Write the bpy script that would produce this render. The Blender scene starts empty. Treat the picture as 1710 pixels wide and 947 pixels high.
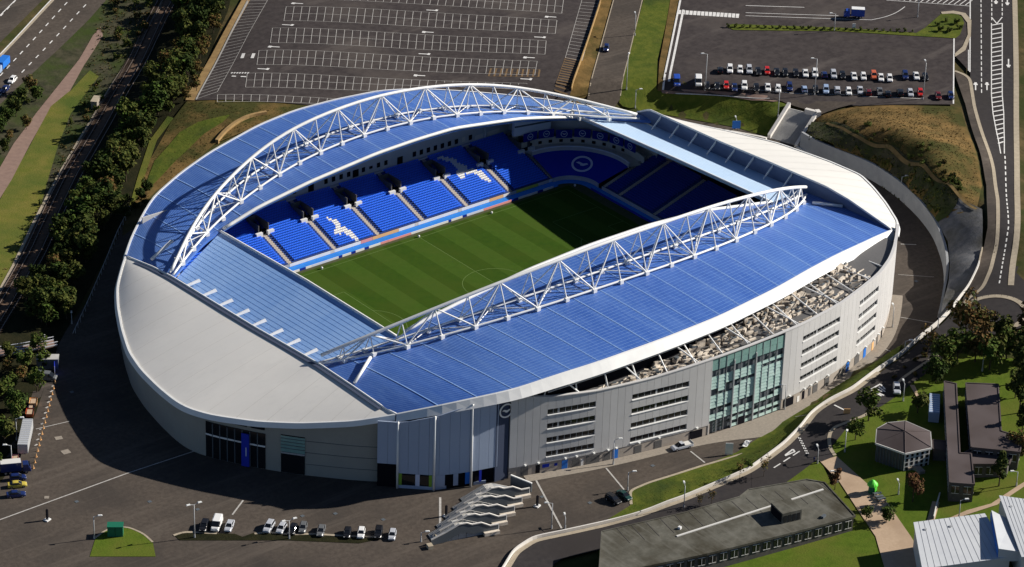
import bpy, bmesh, math, random
import numpy as np
from mathutils import Vector, Matrix
from mathutils.geometry import delaunay_2d_cdt, tessellate_polygon

random.seed(7)
S = bpy.context.scene
COL = S.collection
rad = math.radians

# ------------------------------------------------------------------ camera (an aerial telephoto shot, 890 m from the centre spot)
CAM_POS = np.array([-501.4016, -614.0601, 415.1294])
CAM_HEAD, CAM_TILT, CAM_ROLL = 0.880774433, 0.481923675, 0.0328916666
FOCAL_PX, IMG_W, IMG_H = 5559.948, 1710, 947
_f = np.array([math.cos(CAM_TILT)*math.cos(CAM_HEAD), math.cos(CAM_TILT)*math.sin(CAM_HEAD), -math.sin(CAM_TILT)])
_r = np.array([math.sin(CAM_HEAD), -math.cos(CAM_HEAD), 0.0])
_u = np.cross(_r, _f)
RIGHT = math.cos(CAM_ROLL)*_r + math.sin(CAM_ROLL)*_u
UP = -math.sin(CAM_ROLL)*_r + math.cos(CAM_ROLL)*_u
FWD = _f
cam = bpy.data.cameras.new('camera')
cam.sensor_width = 36
cam.lens = FOCAL_PX/IMG_W*36
cam.clip_start, cam.clip_end = 10, 8000
cam_ob = bpy.data.objects.new('camera', cam)
COL.objects.link(cam_ob)
cam_ob.matrix_world = Matrix(((RIGHT[0], UP[0], -FWD[0], CAM_POS[0]), (RIGHT[1], UP[1], -FWD[1], CAM_POS[1]),
                              (RIGHT[2], UP[2], -FWD[2], CAM_POS[2]), (0, 0, 0, 1)))
S.camera = cam_ob

# ------------------------------------------------------------------ daylight: low autumn sun from the right and slightly in front
SUN_AZ, SUN_EL = rad(-22.0), rad(29.0)
sd = Vector((math.cos(SUN_EL)*math.cos(SUN_AZ), math.cos(SUN_EL)*math.sin(SUN_AZ), math.sin(SUN_EL)))
world = bpy.data.worlds.new('World'); S.world = world; world.use_nodes = True
nt = world.node_tree
sky = nt.nodes.new('ShaderNodeTexSky'); sky.sky_type = 'NISHITA'; sky.sun_disc = False
sky.sun_elevation = SUN_EL; sky.sun_rotation = math.atan2(sd.x, sd.y)
sky.air_density = 0.6; sky.dust_density = 0.15; sky.ozone_density = 2.0
nt.links.new(sky.outputs[0], nt.nodes['Background'].inputs[0])
nt.nodes['Background'].inputs[1].default_value = 0.05
sun = bpy.data.lights.new('sun', 'SUN'); sun.energy = 5.0; sun.angle = rad(0.5); sun.color = (1.0, 0.94, 0.85)
sun_ob = bpy.data.objects.new('sun', sun); COL.objects.link(sun_ob)
sun_ob.rotation_euler = sd.to_track_quat('Z', 'Y').to_euler()
sun_ob.location = (200, -200, 300)
S.view_settings.view_transform = 'Standard'; S.view_settings.look = 'None'
S.view_settings.exposure = 0.5; S.view_settings.gamma = 1
S.cycles.max_bounces = 5; S.cycles.diffuse_bounces = 3; S.cycles.glossy_bounces = 3

# ------------------------------------------------------------------ materials
def srgb(r, g, b):
    return tuple((c/255/12.92 if c/255 <= .04045 else ((c/255+.055)/1.055)**2.4) for c in (r, g, b)) + (1,)

def mat(name, c1, c2=None, scale=.3, rough=.85, metal=0, spec=.3, detail=6, lo=.35, hi=.65, c3=None, scale3=.02, lo3=.4, hi3=.65, bump=0, bscale=2.0, stripes=None, stretch=None, streak=None):
    """principled material; c1/c2 mixed by noise, c3 by a second larger noise; stripes=(axis, period, colour, width)"""
    m = bpy.data.materials.new(name); m.use_nodes = True
    n = m.node_tree; L = n.links.new
    b = n.nodes['Principled BSDF']
    b.inputs['Roughness'].default_value = rough; b.inputs['Metallic'].default_value = metal
    b.inputs['Specular IOR Level'].default_value = spec if rough < .8 or spec != .3 else .08
    out = None
    tc = n.nodes.new('ShaderNodeTexCoord')
    co = tc.outputs['Object']
    if stretch:
        mp = n.nodes.new('ShaderNodeMapping'); mp.inputs['Scale'].default_value = stretch
        if len(stretch) > 3: pass
        L(co, mp.inputs['Vector']); co = mp.outputs[0]
    def noise(s, d):
        t = n.nodes.new('ShaderNodeTexNoise'); t.inputs['Scale'].default_value = s; t.inputs['Detail'].default_value = d
        t.inputs['Roughness'].default_value = .62
        L(co, t.inputs['Vector']); return t.outputs[0]
    def ramp(fac, a, bb):
        r = n.nodes.new('ShaderNodeMapRange'); r.inputs[1].default_value = a; r.inputs[2].default_value = bb; L(fac, r.inputs[0]); return r.outputs[0]
    def mix(fac, a, bcol):
        x = n.nodes.new('ShaderNodeMix'); x.data_type = 'RGBA'
        L(fac, x.inputs[0])
        for i, v in ((6, a), (7, bcol)):
            if isinstance(v, tuple): x.inputs[i].default_value = v
            else: L(v, x.inputs[i])
        return x.outputs[2]
    if c2: out = mix(ramp(noise(scale, detail), lo, hi), c1, c2)
    if c3: out = mix(ramp(noise(scale3, 5), lo3, hi3), out if out is not None else c1, c3)
    if streak:      # (colour, mapping scale, rotation, lo, hi): long soft streaks such as tyre tracks, dust or rain marks
        mp = n.nodes.new('ShaderNodeMapping'); mp.inputs['Scale'].default_value = streak[1]; mp.inputs['Rotation'].default_value = (0, 0, streak[2]); L(tc.outputs['Object'], mp.inputs['Vector'])
        t = n.nodes.new('ShaderNodeTexNoise'); t.inputs['Scale'].default_value = 1; t.inputs['Detail'].default_value = 7; t.inputs['Roughness'].default_value = .7; L(mp.outputs[0], t.inputs['Vector'])
        out = mix(ramp(t.outputs[0], streak[3], streak[4]), out if out is not None else c1, streak[0])
    if stripes:
        ax, per, col, wd = stripes
        sx = n.nodes.new('ShaderNodeSeparateXYZ'); L(tc.outputs['Object'], sx.inputs[0])
        d = n.nodes.new('ShaderNodeMath'); d.operation = 'DIVIDE'; L(sx.outputs[ax], d.inputs[0]); d.inputs[1].default_value = per
        f = n.nodes.new('ShaderNodeMath'); f.operation = 'FRACT'; L(d.outputs[0], f.inputs[0])
        g = n.nodes.new('ShaderNodeMath'); g.operation = 'LESS_THAN'; L(f.outputs[0], g.inputs[0]); g.inputs[1].default_value = wd
        out = mix(g.outputs[0], out if out is not None else c1, col)
    if out is not None: L(out, b.inputs['Base Color'])
    else: b.inputs['Base Color'].default_value = c1
    if bump:
        bp = n.nodes.new('ShaderNodeBump'); bp.inputs['Strength'].default_value = bump; bp.inputs['Distance'].default_value = .3
        L(noise(bscale, 4), bp.inputs['Height']); L(bp.outputs[0], b.inputs['Normal'])
    return m

def C(r, g, b): return (r, g, b, 1)
M = {}
M['asphalt'] = mat('asphalt', C(.068, .056, .047), C(.098, .081, .067), .9, .9, c3=C(.052, .045, .040), scale3=.04, lo3=.42, hi3=.68, bump=.1, streak=(C(.125, .105, .088), (.012, .22, 1), .55, .52, .78))
M['asphalt_dark'] = mat('asphalt_dark', C(.036, .033, .035), C(.052, .047, .047), .7, .9, c3=C(.042, .037, .036), scale3=.05)
M['asphalt_park'] = mat('asphalt_park', C(.043, .036, .036), C(.066, .056, .054), .5, .9, c3=C(.098, .083, .074), scale3=.03, lo3=.5, hi3=.75, streak=(C(.125, .108, .098), (.02, .12, 1), -.3, .56, .8))
M['paving'] = mat('paving', C(.46, .34, .235), C(.52, .39, .275), 1.5, .9, c3=C(.40, .29, .20), scale3=.1)
M['pale_paving'] = mat('pale_paving', C(.25, .22, .185), C(.31, .27, .225), 1.5, .9)
M['kerb'] = mat('kerb', C(.42, .36, .27), C(.34, .29, .22), .8, .9)
M['tan_kerb'] = mat('tan_kerb', C(.40, .27, .12), C(.28, .18, .085), .5, .9)
M['path'] = mat('path', C(.22, .15, .125), C(.27, .185, .15), .6, .95)
M['grass'] = mat('grass', C(.060, .088, .012), C(.115, .13, .020), .35, .95, c3=C(.035, .055, .013), scale3=.06, lo3=.5, hi3=.7, bump=.4, bscale=1.2)
M['lawn'] = mat('lawn', C(.066, .108, .010), C(.092, .138, .014), .5, .95, c3=C(.11, .125, .02), scale3=.08, bump=.3)
M['verge'] = mat('verge', C(.12, .13, .022), C(.17, .15, .035), .25, .95, c3=C(.075, .105, .02), scale3=.05, bump=.4)
M['rough_grass'] = mat('rough_grass', C(.062, .052, .022), C(.125, .092, .042), .22, .95, c3=C(.042, .050, .014), scale3=.045, lo3=.42, hi3=.6, bump=.6, bscale=.6)
M['brown_bank'] = mat('brown_bank', C(.20, .125, .045), C(.105, .072, .026), .22, .95, c3=C(.055, .055, .016), scale3=.05, lo3=.46, hi3=.6, bump=1.0, bscale=.28)
M['scrub'] = mat('scrub', C(.034, .036, .02), C(.075, .068, .042), .3, .95, c3=C(.04, .058, .014), scale3=.06, lo3=.42, hi3=.6, bump=.7, bscale=.5)
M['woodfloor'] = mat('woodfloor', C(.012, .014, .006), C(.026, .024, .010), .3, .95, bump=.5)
M['ballast'] = mat('ballast', C(.10, .066, .046), C(.15, .10, .07), .8, .95, bump=.3)
M['gravel'] = mat('gravel', C(.11, .115, .125), C(.17, .17, .175), .5, .95, c3=C(.08, .075, .06), scale3=.08, bump=.4)
M['white_line'] = mat('white_line', C(.50, .48, .45), C(.36, .345, .325), 1.2, .8)
M['bright_line'] = mat('bright_line', C(.78, .77, .74), C(.6, .59, .57), 1.0, .8)
M['tan_line'] = mat('tan_line', C(.22, .145, .075), C(.16, .105, .06), 1.2, .85)
M['pitch'] = mat('pitch', C(.028, .066, .005), C(.036, .078, .006), .5, .95, c3=C(.042, .074, .007), scale3=.07)
M['pitch_light'] = mat('pitch_light', C(.040, .084, .008), C(.048, .096, .010), .5, .95, c3=C(.052, .090, .011), scale3=.07)
M['pitch_line'] = mat('pitch_line', C(.13, .20, .06))
M['worn_grass'] = mat('worn_grass', C(.085, .085, .05), C(.06, .075, .03), .5, .95)
M['blue_carpet'] = mat('blue_carpet', C(.03, .20, .66), C(.045, .24, .70), .6, .9)
M['white'] = mat('white_paint', C(.82, .82, .80), C(.74, .74, .73), .25, .45, spec=.5)
M['roof_blue'] = mat('roof_blue', C(.036, .112, .42), C(.058, .148, .48), .9, .4, spec=.5, c3=C(.095, .205, .53), scale3=.05, lo3=.42, hi3=.72, stretch=(1, .22, 1), streak=(C(.15, .275, .59), (.9, .05, 1), 0, .54, .84))
M['roof_seam'] = mat('roof_seam', C(.24, .38, .68), C(.15, .28, .60), 1.1, .45, spec=.4)
M['roof_pale'] = mat('roof_pale', C(.21, .385, .74), C(.25, .43, .78), .5, .4, spec=.5, c3=C(.29, .47, .80), scale3=.06, stretch=(.22, 1, 1), streak=(C(.17, .33, .68), (.05, .8, 1), 0, .55, .8))
M['roof_pale_lit'] = mat('roof_pale_sunlit', C(.52, .69, .90), C(.55, .72, .91), .3, .4, spec=.5, c3=C(.58, .74, .92), scale3=.06)  # lighter copy of the end roof sheet, stronger sunlight painted into its colour
M['shell_joint'] = mat('shell_joint', C(.52, .505, .475), C(.58, .565, .53), .4, .5)
M['tuft_brown'] = mat('tuft_brown', C(.24, .165, .07), C(.15, .105, .045), .3, .95)
M['tuft_green'] = mat('tuft_green', C(.085, .105, .02), C(.14, .145, .036), .3, .95)
M['pale_seam_lit'] = mat('pale_seam_sunlit', C(.46, .63, .85), C(.50, .67, .88), .6, .5)  # seam copy for that roof, sunlight painted into the tone as well
M['pale_seam'] = mat('pale_seam', C(.13, .28, .60), C(.16, .32, .66), .6, .5)
M['shell'] = mat('shell', C(.68, .66, .62), C(.73, .71, .665), .08, .5, spec=.3, streak=(C(.64, .625, .59), (.05, .6, 1), 0, .52, .8), c3=C(.68, .665, .63), scale3=.03)
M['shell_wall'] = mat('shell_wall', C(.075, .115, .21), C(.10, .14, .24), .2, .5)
M['dark_gutter'] = mat('dark_gutter', C(.06, .075, .12))
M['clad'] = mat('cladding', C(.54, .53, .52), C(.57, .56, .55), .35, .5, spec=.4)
M['clad2'] = mat('cladding_lighter', C(.565, .555, .545), C(.59, .58, .57), .35, .5, spec=.4)
M['clad_blue'] = mat('cladding_blue', C(.36, .43, .56), C(.38, .45, .58), .06, .45)
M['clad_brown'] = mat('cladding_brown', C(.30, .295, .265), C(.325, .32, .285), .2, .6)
M['brick_base'] = mat('brick_base', C(.36, .32, .28), C(.42, .37, .32), .8, .85)
M['glass'] = mat('dark_glass', C(.012, .014, .017), rough=.12, spec=.6)
M['green_glass'] = mat('green_glass', C(.40, .58, .53), C(.54, .70, .66), .5, .18, spec=.6)
M['green_glass_deep'] = mat('green_glass_deep', C(.19, .33, .30), C(.23, .39, .36), .6, .15, spec=.6)
M['louvre'] = mat('louvre_dark', C(.015, .03, .032), rough=.3)
M['dark'] = mat('dark_void', C(.008, .008, .012), rough=.9)
M['door_blue'] = mat('door_blue', C(.02, .17, .62), rough=.5)
M['banner_blue'] = mat('banner_blue', C(.012, .03, .42), rough=.7)
M['lime'] = mat('lime_panel', C(.22, .40, .04), rough=.6)
M['shutter'] = mat('shutter', C(.13, .125, .125), C(.10, .10, .10), 3, .6)
M['cream'] = mat('cream_plant', C(.60, .53, .44), C(.74, .66, .56), 1.2, .8, c3=C(.30, .26, .22), scale3=.45, lo3=.46, hi3=.62)
M['concrete'] = mat('concrete', C(.46, .45, .43), C(.54, .53, .50), .4, .9, c3=C(.27, .27, .27), scale3=.08)
M['concrete_blue'] = mat('concrete_wall', C(.32, .335, .35), C(.39, .40, .41), .3, .85, c3=C(.27, .28, .29), scale3=.06)
M['pale_concrete'] = mat('pale_concrete', C(.70, .67, .62), C(.62, .59, .55), .4, .85)
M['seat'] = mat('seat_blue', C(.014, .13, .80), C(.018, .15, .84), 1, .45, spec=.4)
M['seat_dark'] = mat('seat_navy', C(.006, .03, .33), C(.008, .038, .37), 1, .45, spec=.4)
M['seat_white'] = mat('seat_white', C(.80, .80, .80), rough=.5)
M['tread'] = mat('tread', C(.03, .06, .22), C(.04, .075, .25), .8, .8)
M['aisle'] = mat('aisle_concrete', C(.58, .53, .47), C(.66, .61, .54), 1, .85)
M['aisle_edge'] = mat('aisle_nosing', C(.16, .11, .08))
M['navy'] = mat('navy_cloth', C(.008, .02, .26), C(.01, .03, .30), .5, .8)
M['crest'] = mat('crest_white', C(.62, .66, .80))
M['interior'] = mat('interior_wall', C(.48, .48, .47), C(.55, .54, .53), .3, .8)
M['interior_warm'] = mat('interior_warm', C(.66, .62, .54), C(.74, .69, .60), .3, .8)
M['brown_trim'] = mat('brown_trim', C(.25, .13, .09))
M['screen'] = mat('screen_back', C(.70, .73, .78), rough=.6)
M['pink'] = mat('board_pink', C(.75, .32, .30)); M['orange'] = mat('board_orange', C(.78, .45, .20)); M['yellow'] = mat('board_yellow', C(.55, .60, .12))
M['steel'] = mat('galvanised_steel', C(.42, .43, .44), rough=.5, metal=.2)
M['steel_dark'] = mat('dark_steel', C(.10, .115, .13), rough=.5)
M['lamp'] = mat('lamp_head', C(.75, .76, .74), rough=.4)
M['tyre'] = mat('tyre', C(.015, .015, .015)); M['rim'] = mat('rim', C(.35, .35, .36), metal=.5, rough=.4)
M['carglass'] = mat('car_glass', C(.012, .014, .018), rough=.08, spec=.7)
M['headlight'] = mat('headlight', C(.75, .75, .72), rough=.2); M['taillight'] = mat('tail_light', C(.35, .015, .012), rough=.3)
for k, c in dict(white=(.78, .78, .77), black=(.012, .012, .014), red=(.52, .02, .015), navy=(.012, .025, .11), silver=(.46, .48, .52), blue=(.02, .07, .40),
                 paleblue=(.30, .40, .58), darkred=(.13, .015, .015), grey=(.13, .135, .14), orange=(.55, .12, .05), green=(.012, .05, .045), yellow=(.50, .40, .06)).items():
    M['car_'+k] = mat('car_paint_'+k, C(*c), rough=.25, spec=.6)
M['bark'] = mat('bark', C(.06, .045, .03), C(.09, .07, .05), 2, .95)
def leafmat(name, a, b, c):
    m = mat(name, C(*a), C(*b), .45, .8, c3=C(*c), scale3=.16, lo3=.45, hi3=.62)
    return m
M['leaf_dark'] = leafmat('leaf_dark', (.014, .027, .005), (.030, .046, .009), (.050, .056, .013))
M['leaf_olive'] = leafmat('leaf_olive', (.046, .060, .012), (.085, .095, .020), (.070, .064, .016))
M['leaf_green'] = leafmat('leaf_green', (.038, .075, .012), (.068, .105, .018), (.085, .10, .022))
M['leaf_autumn'] = leafmat('leaf_autumn', (.115, .068, .026), (.15, .088, .030), (.075, .070, .022))
M['leaf_red'] = leafmat('leaf_red', (.10, .042, .022), (.075, .034, .018), (.045, .035, .014))
M['roof_brown'] = mat('roof_felt_brown', C(.095, .078, .078), C(.115, .095, .095), .4, .9, c3=C(.075, .06, .058), scale3=.1)
M['roof_grey'] = mat('roof_felt_grey', C(.10, .098, .082), C(.145, .14, .118), .5, .9, c3=C(.055, .050, .036), scale3=.10, streak=(C(.16, .155, .135), (.6, .05, 1), .4, .5, .8))
M['roof_metal'] = mat('roof_metal_white', C(.52, .54, .57), C(.58, .60, .62), .2, .5)
M['render'] = mat('render_white', C(.62, .61, .58), rough=.8)
M['brick_dark'] = mat('brick_dark', C(.085, .08, .075), C(.12, .11, .10), 1.2, .85)
M['rust'] = mat('sleeper', C(.07, .05, .038)); M['rail'] = mat('rail_steel', C(.26, .21, .18), metal=.5, rough=.5)
M['bright_green'] = mat('bright_green_plastic', C(.12, .70, .06), rough=.5)
M['kiosk_green'] = mat('kiosk_green', C(.01, .14, .08), rough=.6)

# ------------------------------------------------------------------ mesh helpers
class MB:
    """collects boxes, bars, tubes and sheets; build() links them as ONE mesh object"""
    def __init__(s): s.v = []; s.f = []; s.m = []
    def add(s, vs, fs, mi=0):
        o = len(s.v); s.v += [tuple(map(float, p)) for p in vs]; s.f += [[i+o for i in f] for f in fs]; s.m += [mi]*len(fs)
    def quad(s, a, b, c, d, mi=0): s.add([a, b, c, d], [[0, 1, 2, 3]], mi)
    def box(s, c, d, rz=0, mi=0):
        x, y, z = d[0]/2, d[1]/2, d[2]/2; ca, sa = math.cos(rz), math.sin(rz)
        vs = [(c[0]+i*x*ca-j*y*sa, c[1]+i*x*sa+j*y*ca, c[2]+k*z) for k in (-1, 1) for i, j in ((-1, -1), (1, -1), (1, 1), (-1, 1))]
        s.add(vs, [[0, 3, 2, 1], [4, 5, 6, 7], [0, 1, 5, 4], [1, 2, 6, 5], [2, 3, 7, 6], [3, 0, 4, 7]], mi)
    def bar(s, a, b, w, z0, z1, mi=0, z0b=None, z1b=None):
        """wall-like bar from a to b in plan, width w, from z0 to z1 (other heights at b possible)"""
        a = np.array(a[:2], float); b = np.array(b[:2], float); d = b-a; L = np.hypot(*d)
        if L < 1e-6: return
        n = np.array([-d[1], d[0]])/L*w/2; z0b = z0 if z0b is None else z0b; z1b = z1 if z1b is None else z1b
        vs = [(*(a-n), z0), (*(b-n), z0b), (*(b+n), z0b), (*(a+n), z0), (*(a-n), z1), (*(b-n), z1b), (*(b+n), z1b), (*(a+n), z1)]
        s.add(vs, [[0, 3, 2, 1], [4, 5, 6, 7], [0, 1, 5, 4], [1, 2, 6, 5], [2, 3, 7, 6], [3, 0, 4, 7]], mi)
    def tube(s, a, b, r, n=6, r2=None, mi=0, cap=True):
        a = Vector(a); b = Vector(b); d = b-a
        if d.length < 1e-6: return
        q = d.to_track_quat('Z', 'Y'); r2 = r if r2 is None else r2; vs = []
        for p, rr in ((a, r), (b, r2)):
            for i in range(n):
                t = 2*math.pi*i/n; vs.append(tuple(p+q@Vector((rr*math.cos(t), rr*math.sin(t), 0))))
        fs = [[i, (i+1) % n, n+(i+1) % n, n+i] for i in range(n)]
        if cap: fs += [list(range(n))[::-1], list(range(n, 2*n))]
        s.add(vs, fs, mi)
    def path(s, pts, r, n=8, mi=0):
        """smooth tube along points"""
        P = [Vector(p) for p in pts]; vs = []; fs = []
        for i, p in enumerate(P):
            t = (P[min(i+1, len(P)-1)]-P[max(i-1, 0)]).normalized(); q = t.to_track_quat('Z', 'Y')
            for k in range(n):
                a = 2*math.pi*k/n; vs.append(tuple(p+q@Vector((r*math.cos(a), r*math.sin(a), 0))))
        for i in range(len(P)-1):
            for k in range(n): fs.append([i*n+k, i*n+(k+1) % n, (i+1)*n+(k+1) % n, (i+1)*n+k])
        fs += [list(range(n))[::-1], list(range((len(P)-1)*n, len(P)*n))]
        s.add(vs, fs, mi)
    def prism(s, poly, z0, z1, mi=0, top_mi=None):
        """vertical prism over a plan polygon; z0/z1 numbers or lists"""
        n = len(poly); a = [z0]*n if np.isscalar(z0) else z0; b = [z1]*n if np.isscalar(z1) else z1
        vs = [(p[0], p[1], a[i]) for i, p in enumerate(poly)]+[(p[0], p[1], b[i]) for i, p in enumerate(poly)]
        s.add(vs, [[i, (i+1) % n, n+(i+1) % n, n+i] for i in range(n)], mi)
        tr = tessellate_polygon([[Vector((p[0], p[1], 0)) for p in poly]])
        s.add(vs, [[n+i for i in t] for t in tr], mi if top_mi is None else top_mi); s.add(vs, [list(t)[::-1] for t in tr], mi)
    def grid(s, G, thick=0, mi=0):
        """G: array (n, m, 3); thick extrudes down"""
        n, m = G.shape[:2]; vs = [tuple(p) for p in G.reshape(-1, 3)]
        fs = [[i*m+j, (i+1)*m+j, (i+1)*m+j+1, i*m+j+1] for i in range(n-1) for j in range(m-1)]
        if thick:
            o = n*m; vs += [(p[0], p[1], p[2]-thick) for p in vs]; fs += [[o+i for i in f][::-1] for f in fs]
            ed = [(i*m, (i+1)*m) for i in range(n-1)][::-1]
            for i in range(n-1):
                fs.append([i*m, o+i*m, o+(i+1)*m, (i+1)*m]); fs.append([(i+1)*m+m-1, o+(i+1)*m+m-1, o+i*m+m-1, i*m+m-1])
            for j in range(m-1):
                fs.append([j+1, o+j+1, o+j, j]); fs.append([(n-1)*m+j, o+(n-1)*m+j, o+(n-1)*m+j+1, (n-1)*m+j+1])
        s.add(vs, fs, mi)
    def mesh(s, name, mats, smooth=False):
        me = bpy.data.meshes.new(name); me.from_pydata(s.v, [], s.f)
        for m in (mats if isinstance(mats, (list, tuple)) else [mats]): me.materials.append(m)
        me.polygons.foreach_set('material_index', s.m)
        if smooth: me.polygons.foreach_set('use_smooth', [True]*len(s.f))
        me.update(); return me
    def build(s, name, mats, parent=None, smooth=False, recalc=True):
        me = s.mesh(name, mats, smooth)
        if recalc:
            bm = bmesh.new(); bm.from_mesh(me); bmesh.ops.recalc_face_normals(bm, faces=bm.faces); bm.to_mesh(me); bm.free()
        return link(name, me, parent)

def link(name, me, parent=None):
    o = bpy.data.objects.new(name, me); COL.objects.link(o)
    if parent is not None: o.parent = parent
    return o
def tag(o, label=None, cat=None, group=None, kind=None):
    for k, v in (('label', label), ('category', cat), ('group', group), ('kind', kind)):
        if v: o[k] = v
    return o
def thing(name, label, cat, loc=(0, 0, 0), rz=0, group=None):
    o = bpy.data.objects.new(name, None); COL.objects.link(o); o.location = loc; o.rotation_euler.z = rz; o.empty_display_size = 1
    return tag(o, label, cat, group)
KIDS = {}
def dup(root, loc, rz, label, group=None, mats=None, scale=None):
    """copy of a thing with copies of its parts (mesh data shared); mats swaps a part's material on the object"""
    r = root.copy(); COL.objects.link(r); r.location = loc; r.rotation_euler = (0, 0, rz); tag(r, label, None, group)
    if scale: r.scale = scale
    for ch in KIDS[root.name]:
        c = ch.copy(); COL.objects.link(c); c.parent = r
        if mats and ch.name.split('.')[0] in mats:
            c.material_slots[0].link = 'OBJECT'; c.material_slots[0].material = mats[ch.name.split('.')[0]]
        for g in KIDS.get(ch.name, []):
            d = g.copy(); COL.objects.link(d); d.parent = c
    return r
def kids(o, lst): KIDS[o.name] = lst

# ------------------------------------------------------------------ survey: photo measurements turned into real ground coordinates
def ray(uv):
    uv = np.atleast_2d(np.asarray(uv, float))
    return ((uv[:, 0:1]-IMG_W/2)/FOCAL_PX)*RIGHT - ((uv[:, 1:2]-IMG_H/2)/FOCAL_PX)*UP + FWD
def at_z(uv, z):
    d = ray(uv); k = (np.asarray(z)-CAM_POS[2])/d[:, 2]; return CAM_POS+d*k[:, None]
def at_axis(uv, c, ax):
    d = ray(uv); k = (c-CAM_POS[ax])/d[:, ax]; return CAM_POS+d*k[:, None]

# terrain: the concourse is a level bowl (z = 0), the ground round it rises to the car parks and the road
BOWL = [(923, 896, 5), (999, 878, 8), (1052, 845, 10), (1052, 820, 10), (1118, 796, 10), (1174, 778, 9), (1230, 756, 8), (1265, 733, 8), (1290, 720, 8), (1305, 706, 8),
        (1351, 678, 7), (1386, 652, 6), (1422, 630, 5), (1467, 608, 4), (1508, 587, 3), (1543, 560, 2), (1564, 536, 1), (1571, 505, .6), (1577, 480, .6), (1575, 443, .6),
        (1559, 397, .6), (1533, 362, .6), (1498, 329, .6), (1452, 298, .6), (1400, 278, .6), (1350, 258, .6), (1335, 247, 1), (1284, 230, 10), (1230, 214, 14), (1140, 198, 14), (1105, 192, 14)]
_b = at_z([p[:2] for p in BOWL], 0)
bowl = [(x, y) for x, y, _ in _b]; bw = [p[2] for p in BOWL]
bowl += [(88, 66), (58, 86), (25, 95), (-10, 98), (-42, 93), (-66, 82)]; bw += [14, 14, 14, 14, 16, 18]
for uv in [(205, 375), (150, 500), (92, 575), (60, 690), (30, 780), (0, 890), (-80, 1060), (900, 1060)]:
    p = at_z([uv], 0)[0]; bowl.append((p[0], p[1])); bw.append(14)
bowl = np.array(bowl); bw = np.array(bw)
CTRL = [(1150, 130, 7), (1580, 150, 7), (1400, 60, 7), (1300, 0, 7), (1290, 166, 5.8), (1430, 176, 6.6), (1107, 152, 6.5), (700, 60, 6.5), (430, 60, 6), (327, 170, 5.2), (960, 100, 6.5), (1030, 100, 6), (560, 175, 5),
        (1660, 50, 8), (1650, 250, 8.5), (1645, 420, 8), (1600, 500, 7.4), (1540, 570, 6.2), (1450, 640, 5), (1390, 700, 4), (1300, 745, 2.6), (1150, 838, 1.2), (930, 893, .3),
        (1500, 690, 4.5), (1400, 780, 3), (1660, 600, 6), (1690, 850, 4.5), (1460, 890, 2.5), (1200, 880, 1.5), (1000, 940, .4), (1600, 720, 4.5),
        (100, 300, 0), (200, 200, .5), (0, 100, 1), (0, 480, -.5), (60, 420, -.5), (140, 240, -.3), (250, 100, .5), (120, 20, 2), (300, 0, 2.5), (250, 300, .8), (300, 215, 3.2), (0, 640, 0), (60, 560, 0), (0, 900, 0), (-100, 800, 0), (-100, 300, 0),
        (1407, 258, 4.8), (1452, 268, 5), (1500, 298, 5.2), (1535, 330, 5.2), (1566, 368, 5.2), (1585, 405, 5.2), (1586, 443, 5.2), (1583, 480, 5), (1345, 240, 4.6),
        (1318, 172, 5.3), (1362, 203, 5.0), (1372, 222, 5.0), (1380, 196, 5.8), (1356, 190, 5.4), (1410, 208, 8.2), (1440, 222, 9.4), (1490, 238, 11.4), (1545, 272, 12.4), (1585, 308, 11.8), (1560, 222, 9.6), (1480, 195, 8.6), (1605, 300, 9.6), (1636, 330, 9.2), (1636, 440, 9.2), (1608, 430, 9.4), (1620, 380, 10)]
_c = np.array([at_z([p[:2]], p[2])[0] for p in CTRL])
def _tps_fit(P, v, lam=30.0):
    n = len(P); d = np.hypot(*(P[:, None]-P[None]).transpose(2, 0, 1)); K = np.where(d > 0, d*d*np.log(d+1e-9), 0)/1e3; lam *= .3
    A = np.zeros((n+3, n+3)); A[:n, :n] = K+lam*1e-3*np.eye(n); A[:n, n] = 1; A[:n, n+1:] = P; A[n, :n] = 1; A[n+1:, :n] = P.T
    return np.linalg.solve(A, np.r_[v, 0, 0, 0])
_a1 = at_z([(1284, 229)], .4)[0]; _a2 = at_z([(1318, 172)], 6.4)[0]; _b1 = at_z([(1329, 243)], .6)[0]
st_org = _a1[:2]; st_d = (_a2-_a1)[:2]; st_L = float(np.hypot(*st_d)); st_d = st_d/st_L; st_n = np.array([st_d[1], -st_d[0]]); st_w = float((_b1-_a1)[:2]@st_n)
if st_w < 0: st_n = -st_n; st_w = -st_w
_w = _tps_fit(_c[:, :2], _c[:, 2])
def _inside(xy, poly):
    x, y = xy[:, 0], xy[:, 1]; c = np.zeros(len(xy), bool); n = len(poly); j = n-1
    for i in range(n):
        xi, yi = poly[i]; xj, yj = poly[j]
        if yi != yj: c ^= ((yi > y) != (yj > y)) & (x < (xj-xi)*(y-yi)/(yj-yi)+xi)
        j = i
    return c
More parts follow.
